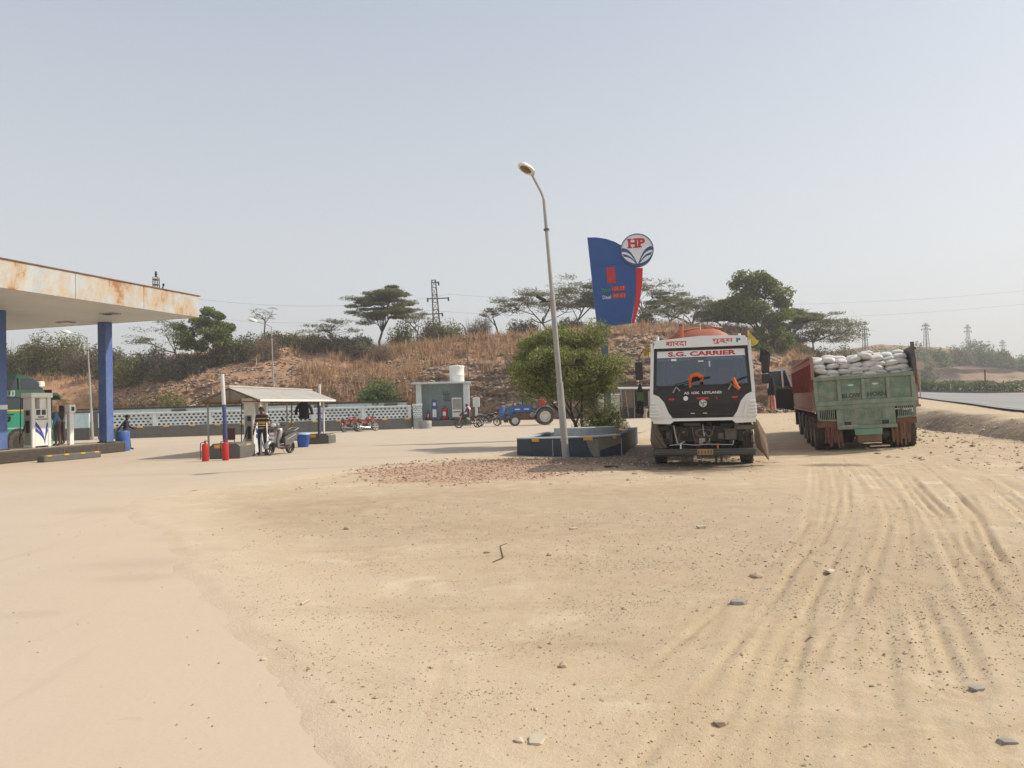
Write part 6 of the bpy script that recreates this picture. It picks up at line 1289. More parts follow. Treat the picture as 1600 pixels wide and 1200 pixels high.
MB().box((.55, 0, .72), (1.3, .4, .5), bev=.05).build('engine_block', M_['rusty'], tr); MB().box((-.5, 0, .7), (1.2, .42, .5), bev=.05).build('gearbox', M_['chassis'], tr); MB().box((1.3, 0, .5), (.25, 1.1, .12), bev=.02).build('front_axle', M_['chassis'], tr); MB().cyl((-.95, -.6, .62), (-.95, .6, .62), .12, n=12).build('rear_axle', M_['chassis'], tr)
MB().cyl((.55, 0, 1.38), (.55, 0, 2.25), .03, n=8).build('exhaust_stack', M_['chassis'], tr); MB().box((.55, 0, 1.43), (.4, .3, .10), bev=.03).build('air_cleaner', M_['black_plastic'], tr)
MB().prism([(-.02, 1.02), (-.15, 1.05), (-.02, 1.52), (.1, 1.50), (.1, 1.02)], -.24, .24).build('dash_cowl', B, tr)
MB().tube([(.02, 0, 1.45), (-.28, 0, 1.62)], .02, 6).build('steering_column', M_['black_plastic'], tr); MB().lathe([(.17, -.012), (.19, 0), (.17, .012), (.17, -.012)], (0, 0, 0), 'z', 18, caps=False).build('steering_wheel', M_['black_plastic'], tr, loc=(-.30, 0, 1.63), rot=(0, R_(28), 0))
MB().box((-.82, 0, 1.18), (.42, .46, .10), bev=.03).build('seat', M_['seat_black'], tr); MB().box((-1.05, 0, 1.36), (.08, .46, .32), bev=.03).build('backrest', M_['seat_black'], tr); MB().cyl((-.1, .4, .75), (-.1, .3, .75), .2, n=14).build('side_plate', M_['rim_grey'], tr); MB().box((-.2, .45, .50), (.5, .25, .04)).build('footstep', M_['chassis'], tr)
MB().tube([(-1.3, -.5, .5), (-1.75, -.45, .42), (-1.75, .45, .42), (-1.3, .5, .5)], .035, 6).build('tow_bar', M_['rusty'], tr)
b = MB().box((1.85, 0, .50), (.7, .8, .08)); b.box((2.15, 0, .30), (.12, .9, .35)); b.box((1.75, 0, .40), (.3, .5, .3)); b.build('front_carrier', M_['rusty'], tr)
TRM = Matrix.Translation((1.25, 54.6, 0)) @ Matrix.Rotation(R_(184), 4, 'Z')
def tr_at(*p): return TRM @ Vector(p)
o = MB().lathe([(0, 0), (.22, 0), (.235, .03), (.235, .30), (.245, .32), (.235, .34), (.235, .82), (.22, .86), (0, .87)], n=18).build('water_drum', M_['drum_blue'], smooth=True, loc=tr_at(1.98, .05, .542)); tag(o, 'blue drum carried upright on the front carrier of the tractor', 'drum')
gl = thing('garland', 'green and orange garland draped over the tractor nose', 'garland', tr_at(1.58, 0, 1.36)); 
for i in range(14):
    a = -1 + 2 * i / 13; MB().ball((-.02 + .03 * (i % 2), a * .26, -.30 * abs(a) ** 1.5 - .06 * (i % 3)), (.07, .06, .09), 8).build('green_tuft', M_['garland_green'], gl)
for i in range(5): MB().ball((.0, -.16 + .08 * i, .10 + .02 * (i % 2)), (.06, .05, .06), 8).build('marigold', M_['garland_orange'], gl)
for i in range(5): MB().ball((.03, -.22 + .11 * i, -.42 - .03 * (i % 2)), (.06, .05, .14), 8).build('green_tuft', M_['garland_green'], gl)
rb = thing('red_crate', 'red box with pale rim standing on the rear fender of the tractor', 'box', tr_at(-.72, .66, 1.345), rz=R_(184)); MB().box((0, 0, .22), (.42, .36, .44), bev=.02).build('crate_body', M_['red_paint'], rb); MB().box((0, 0, .46), (.46, .40, .04), bev=.01).build('crate_rim', mat('crate_rim', (.62, .30, .28), dust=.1), rb)
MB().tube([(-.2, 0, .48), (-.2, 0, .62), (.2, 0, .62), (.2, 0, .48)], .015, 6).build('crate_handle', mat('crate_handle', (.6, .3, .28), dust=.1), rb)
# ---------------------------------------------------------------- green bus behind the pump island
dm('bus_teal', (.012, .25, .155), rough=.35, dust=.12, var=.12); dm('bus_dark', (.012, .085, .055), rough=.4, dust=.15); dm('bus_strip', (.36, .47, .42), rough=.5, dust=.1); dm('bus_yellow', (.62, .40, .05), rough=.5, dust=.1)
bu = thing('green_bus', 'green sleeper bus with dark upper windows standing behind the fuel pump', 'bus', (-20.35, 34.2, 0), rz=R_(-14))   # +y forward, right side at x=0
BLn = 9.5
MB().prism([(0, .36), (-1.0, .34), (-BLn, .34), (-BLn, 2.02), (-.6, 2.02), (-.12, 2.0), (.03, 1.3)], -2.35, 0, plane='yz').build('lower_body', M_['bus_teal'], bu) if False else None
def side(pts, d0, d1, name, m): return MB().prism(pts, d0, d1, plane='yz').build(name, m, bu)
body = side([(0, .36), (-BLn, .36), (-BLn, 1.90), (-.16, 1.90), (.03, 1.25)], -2.35, 0, 'lower_body', M_['bus_teal'])
side([(-.16, 1.90), (-BLn, 1.90), (-BLn, 2.42), (-.30, 2.42)], -2.33, -.05, 'window_core', M_['dark_glass'])
side([(-.28, 2.42), (-BLn, 2.42), (-BLn, 2.74), (-.42, 2.74)], -2.35, .0, 'belt_panel', M_['bus_dark'])
side([(-.42, 2.74), (-BLn, 2.74), (-BLn, 3.22), (-.95, 3.22), (-.62, 3.02)], -2.32, -.03, 'upper_core', M_['dark_glass'])
side([(-.95, 3.22), (-BLn, 3.22), (-BLn, 3.42), (-2.0, 3.42), (-1.4, 3.36)], -2.28, -.02, 'roof', M_['bus_dark'])
for y in (-1.35, -2.35, -3.5, -4.6): side([(y, 1.9), (y - .10, 1.9), (y - .10, 2.42), (y, 2.42)], -.06, .0, 'window_post', M_['bus_dark'])
for y in (-1.6, -2.9, -4.2): side([(y, 2.74), (y - .10, 2.74), (y - .12, 3.22), (y - .02, 3.22)], -.06, .005, 'window_post', M_['bus_dark'])
for y in (-2.25, -3.55): side([(y - .42, 2.78), (y + .42, 2.78), (y + .40, 3.18), (y - .40, 3.18)], -.031, -.022, 'upper_pane', M_['dark_glass'])
side([(-1.9, 2.46), (-BLn, 2.46), (-BLn, 2.70), (-1.9, 2.70)], -.01, .012, 'name_strip', M_['bus_strip'])
side([(-.18, 1.83), (-BLn, 1.83), (-BLn, 1.89), (-.18, 1.89)], -.01, .012, 'yellow_stripe', M_['bus_yellow'])
side([(.0, 1.10), (-BLn, 1.10), (-BLn, 1.14), (.0, 1.14)], -.01, .010, 'pale_stripe', M_['bus_strip'])
for i in range(16): MB().box((.016, -2.0 - i * .16, 2.58), (.008, .06 + .05 * ((i * 7) % 3) / 3, .17)).build('strip_letter', M_['bus_dark'], bu)
text('gh', 'side_letters', M_['black_paint'], bu, (.012, -2.52, 1.52), (R_(90), 0, R_(90)), width=.85, height=.44, bold=.03, shear=.2); MB().box((.014, -2.45, 1.70), (.008, 1.0, .05)).build('letter_bar', M_['black_paint'], bu)
MB().lathe([(.0, -.02), (.60, -.02), (.60, .012), (.0, .012)], (0, -1.75, .52), 'x', 24).build('wheel_arch', M_['chassis'], bu)
for y in (-1.75, -7.2): truck_wheel(bu, (-.10, y, .5), .5, .28, M_['rim_grey'], 1); truck_wheel(bu, (-2.2, y, .5), .5, .28, M_['rim_grey'], -1)
MB().prism([(-.30, 2.62), (.42, 2.62), (.60, 2.50), (.66, 2.30), (.60, 2.32), (.50, 2.48), (.36, 2.53), (-.30, 2.52)], -2.2, -.12, plane='yz').build('front_visor', M_['bus_dark'], bu)
MB().box((-.12, -.52, 2.98), (.3, .30, .26), bev=.04).build('roof_box', M_['white_paint'], bu); MB().box((.1, -1.05, 2.18), (.14, .10, .36), bev=.03).build('side_mirror', M_['letter_white'], bu)
MB().box((-1.1, .045, 2.16), (2.1, .03, 1.2)).build('windscreen', M_['dark_glass'], bu)

# ================================================================ PEOPLE
def person(label, loc, rz, J, cols, hair=True, sleeve='long', scale=1.0, r_=None, stripes=None):
    """one continuous skinned body; faces take the colour of the nearest bone"""
    P0 = dict(pelvis=(0, 0, .93), waist=(0, 0, 1.06), chest=(0, 0, 1.28), neck=(0, 0, 1.44), head=(0, .015, 1.55), crown=(0, .01, 1.66),
              shL=(-.18, 0, 1.38), elL=(-.23, -.02, 1.10), wrL=(-.24, .05, .86), haL=(-.24, .07, .77), shR=(.18, 0, 1.38), elR=(.23, -.02, 1.10), wrR=(.24, .05, .86), haR=(.24, .07, .77),
              hiL=(-.09, 0, .90), knL=(-.10, .02, .49), anL=(-.10, -.02, .08), toL=(-.11, .14, .03), hiR=(.09, 0, .90), knR=(.10, .02, .49), anR=(.10, -.02, .08), toR=(.11, .14, .03))
    J = dict(J); face_ = J.pop('face', None); P0.update(J); names = list(P0); idx = {n_: i for i, n_ in enumerate(names)}
    E = [('pelvis', 'waist'), ('waist', 'chest'), ('chest', 'neck'), ('neck', 'head'), ('head', 'crown')]
    for s in 'LR': E += [('chest', 'sh' + s), ('sh' + s, 'el' + s), ('el' + s, 'wr' + s), ('wr' + s, 'ha' + s), ('pelvis', 'hi' + s), ('hi' + s, 'kn' + s), ('kn' + s, 'an' + s), ('an' + s, 'to' + s)]
    RAD = dict(pelvis=(.145, .115), waist=(.135, .105), chest=(.155, .115), neck=(.052, .055), head=(.078, .095), crown=(.062, .075), sh=(.072, .072), el=(.046, .046), wr=(.033, .033), ha=(.036, .022), hi=(.088, .092), kn=(.062, .062), an=(.046, .05), to=(.042, .032))
    if r_: RAD.update(r_)
    me = bpy.data.meshes.new('body'); me.from_pydata([P0[n_] for n_ in names], [(idx[a], idx[b]) for a, b in E], [])
    o = bpy.data.objects.new('body', me); COL.objects.link(o)
    md = o.modifiers.new('s', 'SKIN'); sk = me.skin_vertices[0].data
    for n_, i in idx.items():
        r = RAD.get(n_) or RAD[n_[:2]]; sk[i].radius = r; sk[i].use_root = (n_ == 'pelvis')
    md.use_smooth_shade = True; sb = o.modifiers.new('d', 'SUBSURF'); sb.levels = 2; sb.render_levels = 2
    dg = bpy.context.evaluated_depsgraph_get(); m2 = bpy.data.meshes.new_from_object(o.evaluated_get(dg)); bpy.data.objects.remove(o)
    # hands: palm is in the body; five fingers each
    bm = bmesh.new(); bm.from_mesh(m2)
    for s, sg in (('L', -1), ('R', 1)):
        a, b = Vector(P0['wr' + s]), Vector(P0['ha' + s]); d = (b - a).normalized(); side_ = d.cross(Vector((sg, 0, 0))); side_ = side_.normalized() if side_.length > .1 else Vector((0, 1, 0)); cur = d.cross(side_)
        t_ = MB()
        for f, (off, L) in enumerate(((-.03, .065), (-.01, .08), (.01, .075), (.03, .06))):
            p = b + side_ * off; t_.tube([p, p + d * L * .5, p + d * L * .85 + cur * L * .3 * sg, p + d * L * .9 + cur * L * .6 * sg], .0095, 5, r1=.007)
        p = a.lerp(b, .5) + side_ * .03; t_.tube([p, p + side_ * .03 + d * .02, p + side_ * .035 + d * .055], .011, 5, r1=.008)
        vb = [bm.verts.new(v) for v in t_.v]
        for f in t_.f: bm.faces.new([vb[i] for i in f])
    # nose
    hd = Vector(P0['head']); fw = Vector((0, 1, 0))
    if face_: fw = Vector(face_).normalized()
    t_ = MB(); t_.ball(tuple(hd + fw * .098 + Vector((0, 0, .0))), (.016, .022, .024), 8); rt = fw.cross(Vector((0, 0, 1))).normalized()
    for sg in (-1, 1): t_.ball(tuple(hd + rt * .08 * sg + Vector((0, 0, .0))), (.014, .022, .032), 8)
    vb = [bm.verts.new(v) for v in t_.v]
    for f in t_.f: bm.faces.new([vb[i] for i in f])
    bm.to_mesh(m2); bm.free()
    m2.materials.clear(); keys = ['skin', 'top', 'bottom', 'shoe']; mats_ = [M_['skin'], cols['top'], cols['bottom'], cols.get('shoe', M_['black_plastic'])]
    for m in mats_: m2.materials.append(m)
    def kind(a, b):
        if b in ('head', 'crown'): return 0
        if (a, b) == ('chest', 'neck') or b in ('waist', 'chest') or b[:2] == 'sh' or b[:2] == 'el': return 1
        if b[:2] == 'wr': return 1 if sleeve == 'long' else 0
        if b[:2] == 'ha': return 0
        if b[:2] == 'to': return 3
        return 2
    segs = [(Vector(P0[a]), Vector(P0[b]), kind(a, b)) for a, b in E]; pass
    for p in m2.polygons:
        c = p.center; best = 9; bk = 1
        for a, b, k_ in segs:
            d = b - a; t = max(0, min(1, (c - a).dot(d) / d.length_squared)); q = (c - a - d * t).length - (.03 if k_ == 1 else 0)
            if q < best: best = q; bk = k_
        p.material_index = bk; p.use_smooth = True
    m2.name = 'body'
    t = thing('person', label, 'person', loc, rz=rz); t.scale = (scale,) * 3
    link('body', m2, t)
    if hair:
        hb = MB(); n = 14; vs = []; fs = []
        up = (Vector(P0['crown']) - Vector(P0['neck'])).normalized()
        for j in range(7):
            a = R_(112) * j / 6
            for i in range(n):
                th = 2 * math.pi * i / n; back = math.cos(th); aa = a * (.66 if back > .35 else 1.0)
                dirv = up * math.cos(aa) + (fw * math.cos(th) + rt * math.sin(th)) * math.sin(aa); vs.append(tuple(hd + Vector((0, 0, .035)) + Vector((dirv.x * .098, dirv.y * .112, dirv.z * .118))))
        fs = [(j * n + i, (j + 1) * n + i, (j + 1) * n + (i + 1) % n, j * n + (i + 1) % n) for j in range(6) for i in range(n)]
        hb.add(vs, fs).build('hair', M_['hair'], t, smooth=True)
    for sg in (-1, 1): MB().ball(tuple(hd + fw * .090 + rt * .032 * sg + Vector((0, 0, .025))), (.012, .012, .009), 6).build('eye', M_['hair'], t)
    MB().ball(tuple(hd + fw * .092 + Vector((0, 0, -.045))), (.024, .012, .007), 6).build('mouth', mat('lips_' + t.name, (.11, .04, .035), dust=0), t)
    return t
k = NT('striped_jumper'); sx = k.n('ShaderNodeSeparateXYZ'); k.l(k.tc.outputs['Object'], sx.inputs[0])
c = k.ramp(sx.outputs[2], [(0, (.03, .02, .02))]); r = k.t.nodes[-1].color_ramp; r.interpolation = 'CONSTANT'
mp = k.n('ShaderNodeMapRange'); mp.inputs[1].default_value = .9; mp.inputs[2].default_value = 1.5; k.l(sx.outputs[2], mp.inputs[0]); k.l(mp.outputs[0], k.t.nodes['Color Ramp'].inputs[0])
stops = [(0, (.025, .02, .022)), (.05, (.50, .27, .055)), (.13, (.03, .02, .02)), (.23, (.60, .55, .50)), (.27, (.03, .02, .02)), (.33, (.50, .27, .055)), (.47, (.03, .02, .022)), (.62, (.42, .28, .12)), (.68, (.035, .02, .025)), (.86, (.16, .085, .085))]
for i, (p, cc) in enumerate(stops):
    e = r.elements[i] if i < len(r.elements) else r.elements.new(p); e.position = p; e.color = (*cc, 1)
k.col(c); k.rough(.9); M_['striped'] = k.m
dm('trouser_dark', (.02, .02, .026), rough=.9, dust=.08); dm('jacket_dark', (.02, .02, .03), rough=.85, dust=.06); dm('trouser_brown', (.11, .09, .075), rough=.9, dust=.15); dm('shirt_blue', (.12, .20, .36), rough=.9, dust=.08); dm('shirt_grey', (.16, .14, .12), rough=.9, dust=.1); dm('trouser_maroon', (.06, .03, .03), rough=.9, dust=.1); dm('shirt_white', (.66, .60, .58), rough=.9, dust=.08); dm('maroon_top', (.10, .02, .035), rough=.9, dust=.05)
person('man in yellow and black striped jumper standing beside the shed pump and the scooter', (-8.80, 27.15, .012), R_(172), dict(head=(0, .02, 1.56), elR=(.25, .0, 1.10), wrR=(.27, .08, .86), haR=(.27, .12, .78), elL=(-.24, -.02, 1.1), wrL=(-.27, .08, .86), haL=(-.28, .11, .78), knL=(-.11, .02, .49), anL=(-.13, -.02, .08), toL=(-.15, .13, .03)), dict(top=M_['striped'], bottom=M_['trouser_dark']))
person('man in dark jacket striding past the end of the black island', (-17.0, 33.9, .012), R_(-72), dict(pelvis=(0, 0, .90), waist=(0, .03, 1.03), chest=(0, .07, 1.24), neck=(0, .09, 1.40), head=(0, .12, 1.51), crown=(0, .12, 1.62), shL=(-.18, .06, 1.34), shR=(.18, .06, 1.34), elL=(-.24, .14, 1.10), wrL=(-.22, .34, .98), haL=(-.21, .42, .95), elR=(.25, -.14, 1.10), wrR=(.27, -.28, .90), haR=(.27, -.33, .83),
       hiL=(-.09, 0, .87), knL=(-.10, -.02, .46), anL=(-.10, -.20, .11), toL=(-.10, -.08, .04), hiR=(.09, 0, .87), knR=(.10, .20, .48), anR=(.10, .24, .08), toR=(.10, .39, .05)), dict(top=M_['jacket_dark'], bottom=M_['trouser_brown']), scale=.94)
person('man in blue shirt bending beside the white island pump', (-17.59, 29.90, .44), R_(160), dict(chest=(0, .16, 1.24), neck=(0, .28, 1.34), head=(0, .36, 1.40), crown=(0, .44, 1.47), shL=(-.18, .20, 1.30), shR=(.18, .20, 1.30), elL=(-.22, .30, 1.05), wrL=(-.20, .36, .82), haL=(-.2, .38, .74), elR=(.22, .30, 1.05), wrR=(.20, .36, .82), haR=(.2, .38, .74), face=(0, .8, -.4)), dict(top=M_['shirt_blue'], bottom=M_['trouser_brown']), scale=.95)
person('man in grey shirt and dark trousers standing between pump and white post', (-18.05, 31.00, .44), R_(150), dict(elL=(-.23, .05, 1.1), wrL=(-.16, .2, .95), haL=(-.12, .27, .93)), dict(top=M_['shirt_grey'], bottom=M_['trouser_maroon']), sleeve='short', scale=.92)
RB = Matrix.Translation((-3.05, 52.6, 0))
person('rider with white collar and maroon top sitting on the dark maroon motorcycle', (-2.98, 52.6, 0), R_(92), dict(pelvis=(0, 0, .90), waist=(0, .03, 1.03), chest=(0, .08, 1.24), neck=(0, .11, 1.40), head=(0, .14, 1.50), crown=(0, .15, 1.61), shL=(-.18, .08, 1.34), shR=(.18, .08, 1.34), elL=(-.26, .22, 1.12), wrL=(-.30, .42, 1.03), haL=(-.30, .5, 1.0), elR=(.26, .22, 1.12), wrR=(.30, .42, 1.03), haR=(.30, .5, 1.0),
       hiL=(-.12, .02, .86), knL=(-.22, .38, .68), anL=(-.22, .16, .30), toL=(-.23, .32, .26), hiR=(.12, .02, .86), knR=(.22, .38, .68), anR=(.22, .16, .30), toR=(.23, .32, .26)), dict(top=M_['maroon_top'], bottom=M_['trouser_dark']))
o = MB().lathe([(.07, .12), (.10, .07), (.19, .0), (.21, -.10), (.20, -.12), (.17, -.02), (.09, .06), (.07, .12)], n=16, sx=1.0, sy=.75, caps=False).build('shawl', M_['shirt_white'], smooth=True, loc=(-3.05, 52.6, 1.36)); tag(o, 'white scarf over the shoulders of the seated motorcycle rider', 'scarf')

# ================================================================ TREES, BUSHES, GRASS
def leaf_mat(name, stops, trans=.42):
    k = NT(name); g = k.n('ShaderNodeNewGeometry'); c = k.ramp(g.outputs['Random Per Island'], stops); k.col(c); k.rough(.75); k.p.inputs['Specular IOR Level'].default_value = .2
    tl = k.n('ShaderNodeBsdfTranslucent'); k.l(c, tl.inputs[0]); ms = k.n('ShaderNodeMixShader'); ms.inputs[0].default_value = trans
    k.l(k.p.outputs[0], ms.inputs[1]); k.l(tl.outputs[0], ms.inputs[2]); k.l(ms.outputs[0], k.out.inputs[0]); return k.m
LM = dict(dense=leaf_mat('leaf_dense', [(0, (0.087, 0.115, 0.027)), (.5, (0.163, 0.192, 0.045)), (1, (0.268, 0.288, 0.077))]),
          acacia=leaf_mat('leaf_acacia', [(0, (0.097, 0.097, 0.043)), (.5, (0.182, 0.182, 0.087)), (1, (0.297, 0.278, 0.153))]),
          planter=leaf_mat('leaf_planter', [(0, (0.097, 0.115, 0.031)), (.45, (0.212, 0.240, 0.070)), (.85, (0.345, 0.365, 0.125)), (1, (0.575, 0.557, 0.268))]),
          shrub=leaf_mat('leaf_shrub', [(0, (0.104, 0.091, 0.051)), (.5, (0.201, 0.177, 0.104)), (1, (0.305, 0.262, 0.165))]),
          dry=leaf_mat('leaf_dry', [(0, (0.146, 0.104, 0.067)), (.5, (0.256, 0.177, 0.116)), (1, (0.390, 0.287, 0.189))]),
          olive=leaf_mat('leaf_olive', [(0, (0.105, 0.105, 0.031)), (.5, (0.212, 0.202, 0.061)), (1, (0.327, 0.297, 0.115))]),
          green=leaf_mat('leaf_green', [(0, (0.067, 0.105, 0.031)), (.5, (0.135, 0.182, 0.054)), (1, (0.230, 0.268, 0.097))]))
dm('bark', (.10, .075, .055), rough=.95, var=.4, dust=.1, scale=8); dm('bark_grey', (.15, .125, .10), rough=.95, var=.35, dust=.1, scale=8)
def quads(P, size, aspect, flat, r, droop=0.0):
    """leaf shaped quads round points P"""
    n = len(P); d = r.normal(size=(n, 3)); d[:, 2] *= (1 - flat); d[:, 2] -= droop; d /= np.linalg.norm(d, axis=1, keepdims=True) + 1e-9
    u = r.normal(size=(n, 3)); u[:, :2] *= (1 - flat * .8); s = np.cross(d, u); s /= np.linalg.norm(s, axis=1, keepdims=True) + 1e-9
    L = size * r.uniform(.6, 1.4, (n, 1)); Wd = L * aspect
    v = np.stack([P - d * L * .5, P + s * Wd * .5, P + d * L * .5, P - s * Wd * .5], 1).reshape(-1, 3)
    return v, np.arange(4 * n).reshape(n, 4)
def soft(v, r, lim=2.1):
    d = np.linalg.norm(v, axis=1, keepdims=True); return np.where(d > lim, v / d * lim * r.uniform(.5, 1, d.shape), v)
def tree(name, label, base, top_c, radii, style, seed, nclump=26, leaves=150, size=.2, aspect=.45, trunk_r=.14, group=None, cat='tree', clump=.30, fork=.35, hollow=.55, flat=.1, droop=0., stems=1, bark='bark', low=-.5):
    """trunk with limbs to every clump; crown = leaf quads in uneven clumps round an ellipsoid"""
    r = np.random.default_rng(seed); t = thing(name, label, cat, base, group=group); C = np.array(top_c, float) - np.array(base); Rr = np.array(radii, float)
    cl = []
    while len(cl) < nclump:
        p = r.normal(size=3); p /= np.linalg.norm(p); q = p * r.uniform(hollow, 1.0) ** .6
        if p[2] < low: continue
        q = q * (1 + .16 * math.sin(3 * math.atan2(p[1], p[0]) + seed)); cl.append(C + q * Rr)
    pts = []
    for c in cl:
        m = int(leaves * r.uniform(.5, 1.5)); g = soft(r.normal(size=(m, 3)), r) * .42; cr = clump * r.uniform(.6, 1.35) * Rr.mean()
        sq = np.array([1.15, 1.15, .75]) if style != 'acacia' else np.array([1.5, 1.5, .32]); pts.append(c + g * cr * sq)
    P = np.concatenate(pts); v, f = quads(P, size, aspect, flat, r, droop); fast_mesh('crown', v, f, LM[style], t)
    tb = MB(); fk = []
    for s in range(stems):
        a = 2 * math.pi * s / max(1, stems) + seed; off = (.0 if stems == 1 else .12)
        f0 = np.array([C[0] * .5 + math.cos(a) * off * 3.2, C[1] * .5 + math.sin(a) * off * 3, C[2] * fork * r.uniform(.8, 1.2)]); b0 = np.array([math.cos(a) * off, math.sin(a) * off, -.15])
        mid = (b0 + f0) / 2 + r.normal(size=3) * .05 * C[2] * np.array([1, 1, .2]); tb.tube([tuple(b0), tuple(mid), tuple(f0)], trunk_r, 7, r1=trunk_r * .7); fk.append(f0)
    tb.build('trunk', M_[bark], t, smooth=True)
    lb_ = MB(); nm = max(3, min(7, nclump // 6)); mains = []
    for i in range(nm):
        f0 = fk[i % len(fk)]; c = cl[(i * 5) % len(cl)]; m2_ = f0 + (c - f0) * r.uniform(.45, .7); m1 = f0 + (m2_ - f0) * .5 + r.normal(size=3) * .10 * np.linalg.norm(m2_ - f0) + np.array([0, 0, .05 * np.linalg.norm(m2_ - f0)])
        lb_.tube([tuple(f0), tuple(m1), tuple(m2_)], trunk_r * .55, 5, r1=trunk_r * .28); mains += [m1, m2_]
    for i, c in enumerate(cl):
        f0 = min(mains, key=lambda q: np.linalg.norm(q - c)); m1 = f0 + (c - f0) * .5 + r.normal(size=3) * .12 * np.linalg.norm(c - f0)
        lb_.tube([tuple(f0), tuple(m1), tuple(c)], trunk_r * .24, 4, r1=trunk_r * .07)
        for q in range(3): lb_.tube([tuple(c), tuple(c + r.normal(size=3) * clump * Rr * .6)], trunk_r * .08, 3, r1=trunk_r * .03)
    lb_.build('limbs', M_[bark], t); return t
def bush(label, base, radii, style, seed, n=900, size=.2, aspect=.4, group=None, twigs=14, flat=0., cat='bush', name='bush', core=.35):
    r = np.random.default_rng(seed); t = thing(name, label, cat, base, group=group); Rr = np.array(radii, float)
    k_ = 11; cen = r.normal(size=(k_, 3)); cen /= np.linalg.norm(cen, axis=1, keepdims=True); cen *= r.uniform(core, .78, (k_, 1)); cen[:, 2] = np.abs(cen[:, 2]) * 1.1
    i = r.integers(0, k_, n); P = (cen[i] + soft(r.normal(size=(n, 3)), r) * .24) * Rr; P[:, 2] = np.abs(P[:, 2])
    v, f = quads(P, size, aspect, flat, r); fast_mesh('foliage', v, f, LM[style], t)
    b = MB()
    for j in range(twigs):
        a = r.uniform(0, 6.28); p1 = np.array([math.cos(a) * .55 * Rr[0] * r.uniform(.3, 1), math.sin(a) * .55 * Rr[1] * r.uniform(.3, 1), Rr[2] * r.uniform(.55, 1.12)])
        b.tube([(p1[0] * .08, p1[1] * .08, -.1), tuple(p1 * .5 + r.normal(size=3) * .06 * Rr), tuple(p1)], .028 * Rr.mean() ** .5, 3, r1=.006)
    b.build('stems', M_['bark_grey'], t); return t
def on_hill(u_x, y): return (u_x, y, hill_z_at(u_x, y) - .15)
def at_hill(A): return (A[0], A[1], hill_z_at(A[0], A[1]) - .2)
HG = 'trees on the hilltop'
def htree(A_top, w, h, yb, bx, style, label, seed, **k):
    """A_top: crown centre in the world; w, h crown size in metres; (bx, yb) foot of the trunk"""
    b = at_hill((bx, yb)); return tree('hill_tree', label, b, A_top, (w / 2, min(w, 6) / 2.2, h / 2), style, seed, **k)
# dense trees
htree((-32.92, 84.00, 9.67), 5.280, 5.975, 84, (-32.61, 84.00, 7.36)[0], 'dense', 'dense green tree on the hilltop right of the canopy edge', 3, nclump=34, leaves=420, size=.28, aspect=.5, clump=.34)
htree((26.05, 82.00, 10.95), 7.596, 7.596, 82, (26.72, 82.00, 6.98)[0], 'dense', 'tall dense green tree on the hilltop behind the tanker', 5, nclump=46, leaves=480, size=.28, aspect=.5, clump=.30, trunk_r=.2)
htree((26.93, 80.00, 6.82), 4.632, 3.706, 80, (26.90, 80.00, 6.03)[0], 'dense', 'lower green tree in front of the tall dense one on the slope', 6, nclump=24, leaves=380, size=.26, aspect=.5, clump=.36)
# acacias
ac = dict(style='acacia', leaves=520, size=.32, aspect=.24, flat=.6, clump=.34, hollow=.35, low=-.15)
def acac(A_top, w, h, Y, bx, label, seed, **k):
    kk = dict(ac); kk.update(k); return htree(A_top, w * 1.14, h * 1.08, Y, bx, kk.pop('style'), label, seed, **kk)
acac((-14.43, 88.00, 12.87), 6.696, 4.804, 88, (-14.87, 88.00, 9.44)[0], 'spreading acacia with a forked trunk left of the hilltop pylon', 11, nclump=56, leaves=600, fork=.5, trunk_r=.17, hollow=.35, low=-.75, size=.26, flat=.3, clump=.3)
acac((-38.64, 87.00, 9.72), 8.275, 4.318, 87, (-37.02, 87.00, 7.66)[0], 'thin spreading acacia under the canopy corner', 12, nclump=26, leaves=80, fork=.5)
acac((2.85, 90.00, 12.57), 10.422, 3.871, 90, (4.65, 90.00, 10.05)[0], 'wide flat acacia on the hilltop left of the price sign', 13, nclump=44, leaves=140, fork=.5)
acac((8.29, 92.00, 13.96), 7.229, 5.022, 92, (7.81, 92.00, 10.38)[0], 'taller acacia rising behind the lamp post beside the price sign', 14, nclump=36, leaves=110, fork=.5)
acac((15.99, 91.00, 13.99), 6.473, 4.065, 91, (15.28, 91.00, 10.61)[0], 'open acacia showing right of the red sign blade', 15, nclump=30, leaves=80, fork=.55)
acac((20.73, 89.00, 11.51), 9.202, 3.386, 89, (21.19, 89.00, 9.72)[0], 'low wide acacia on the hilltop above the tanker', 16, nclump=42, leaves=130, fork=.5)
acac((33.80, 85.00, 8.42), 9.491, 5.906, 85, (32.57, 85.00, 5.63)[0], 'drooping acacia at the right end of the hill', 17, nclump=52, leaves=140, fork=.55, droop=.25, hollow=.3, low=-.5)
acac((-20.71, 90.00, 10.60), 6.700, 2.680, 90, (-20.36, 90.00, 9.46)[0], 'thin low acacia left of the forked acacia', 18, nclump=22, leaves=60, fork=.5)
acac((-11.11, 91.00, 11.71), 4.968, 2.710, 91, (-10.77, 91.00, 10.19)[0], 'thin low acacia between the forked acacia and the pylon', 19, nclump=18, leaves=60, fork=.5)
acac((-2.06, 92.00, 12.18), 3.044, 1.674, 92, (-1.34, 92.00, 10.79)[0], 'small flat acacia at the edge of the hilltop gap', 20, nclump=12, leaves=60, fork=.5)
acac((-29.69, 93.00, 12.75), 2.769, 2.308, 93, (-29.59, 93.00, 10.12)[0], 'small sparse tree standing alone above the hilltop scrub', 21, nclump=16, leaves=26, size=.2, fork=.6, hollow=.6, flat=.2)
acac((11.67, 93.00, 13.00), 6.154, 3.846, 93, (11.61, 93.00, 10.92)[0], 'acacia crown showing behind the price sign panel', 31, nclump=34, leaves=420, fork=.5)
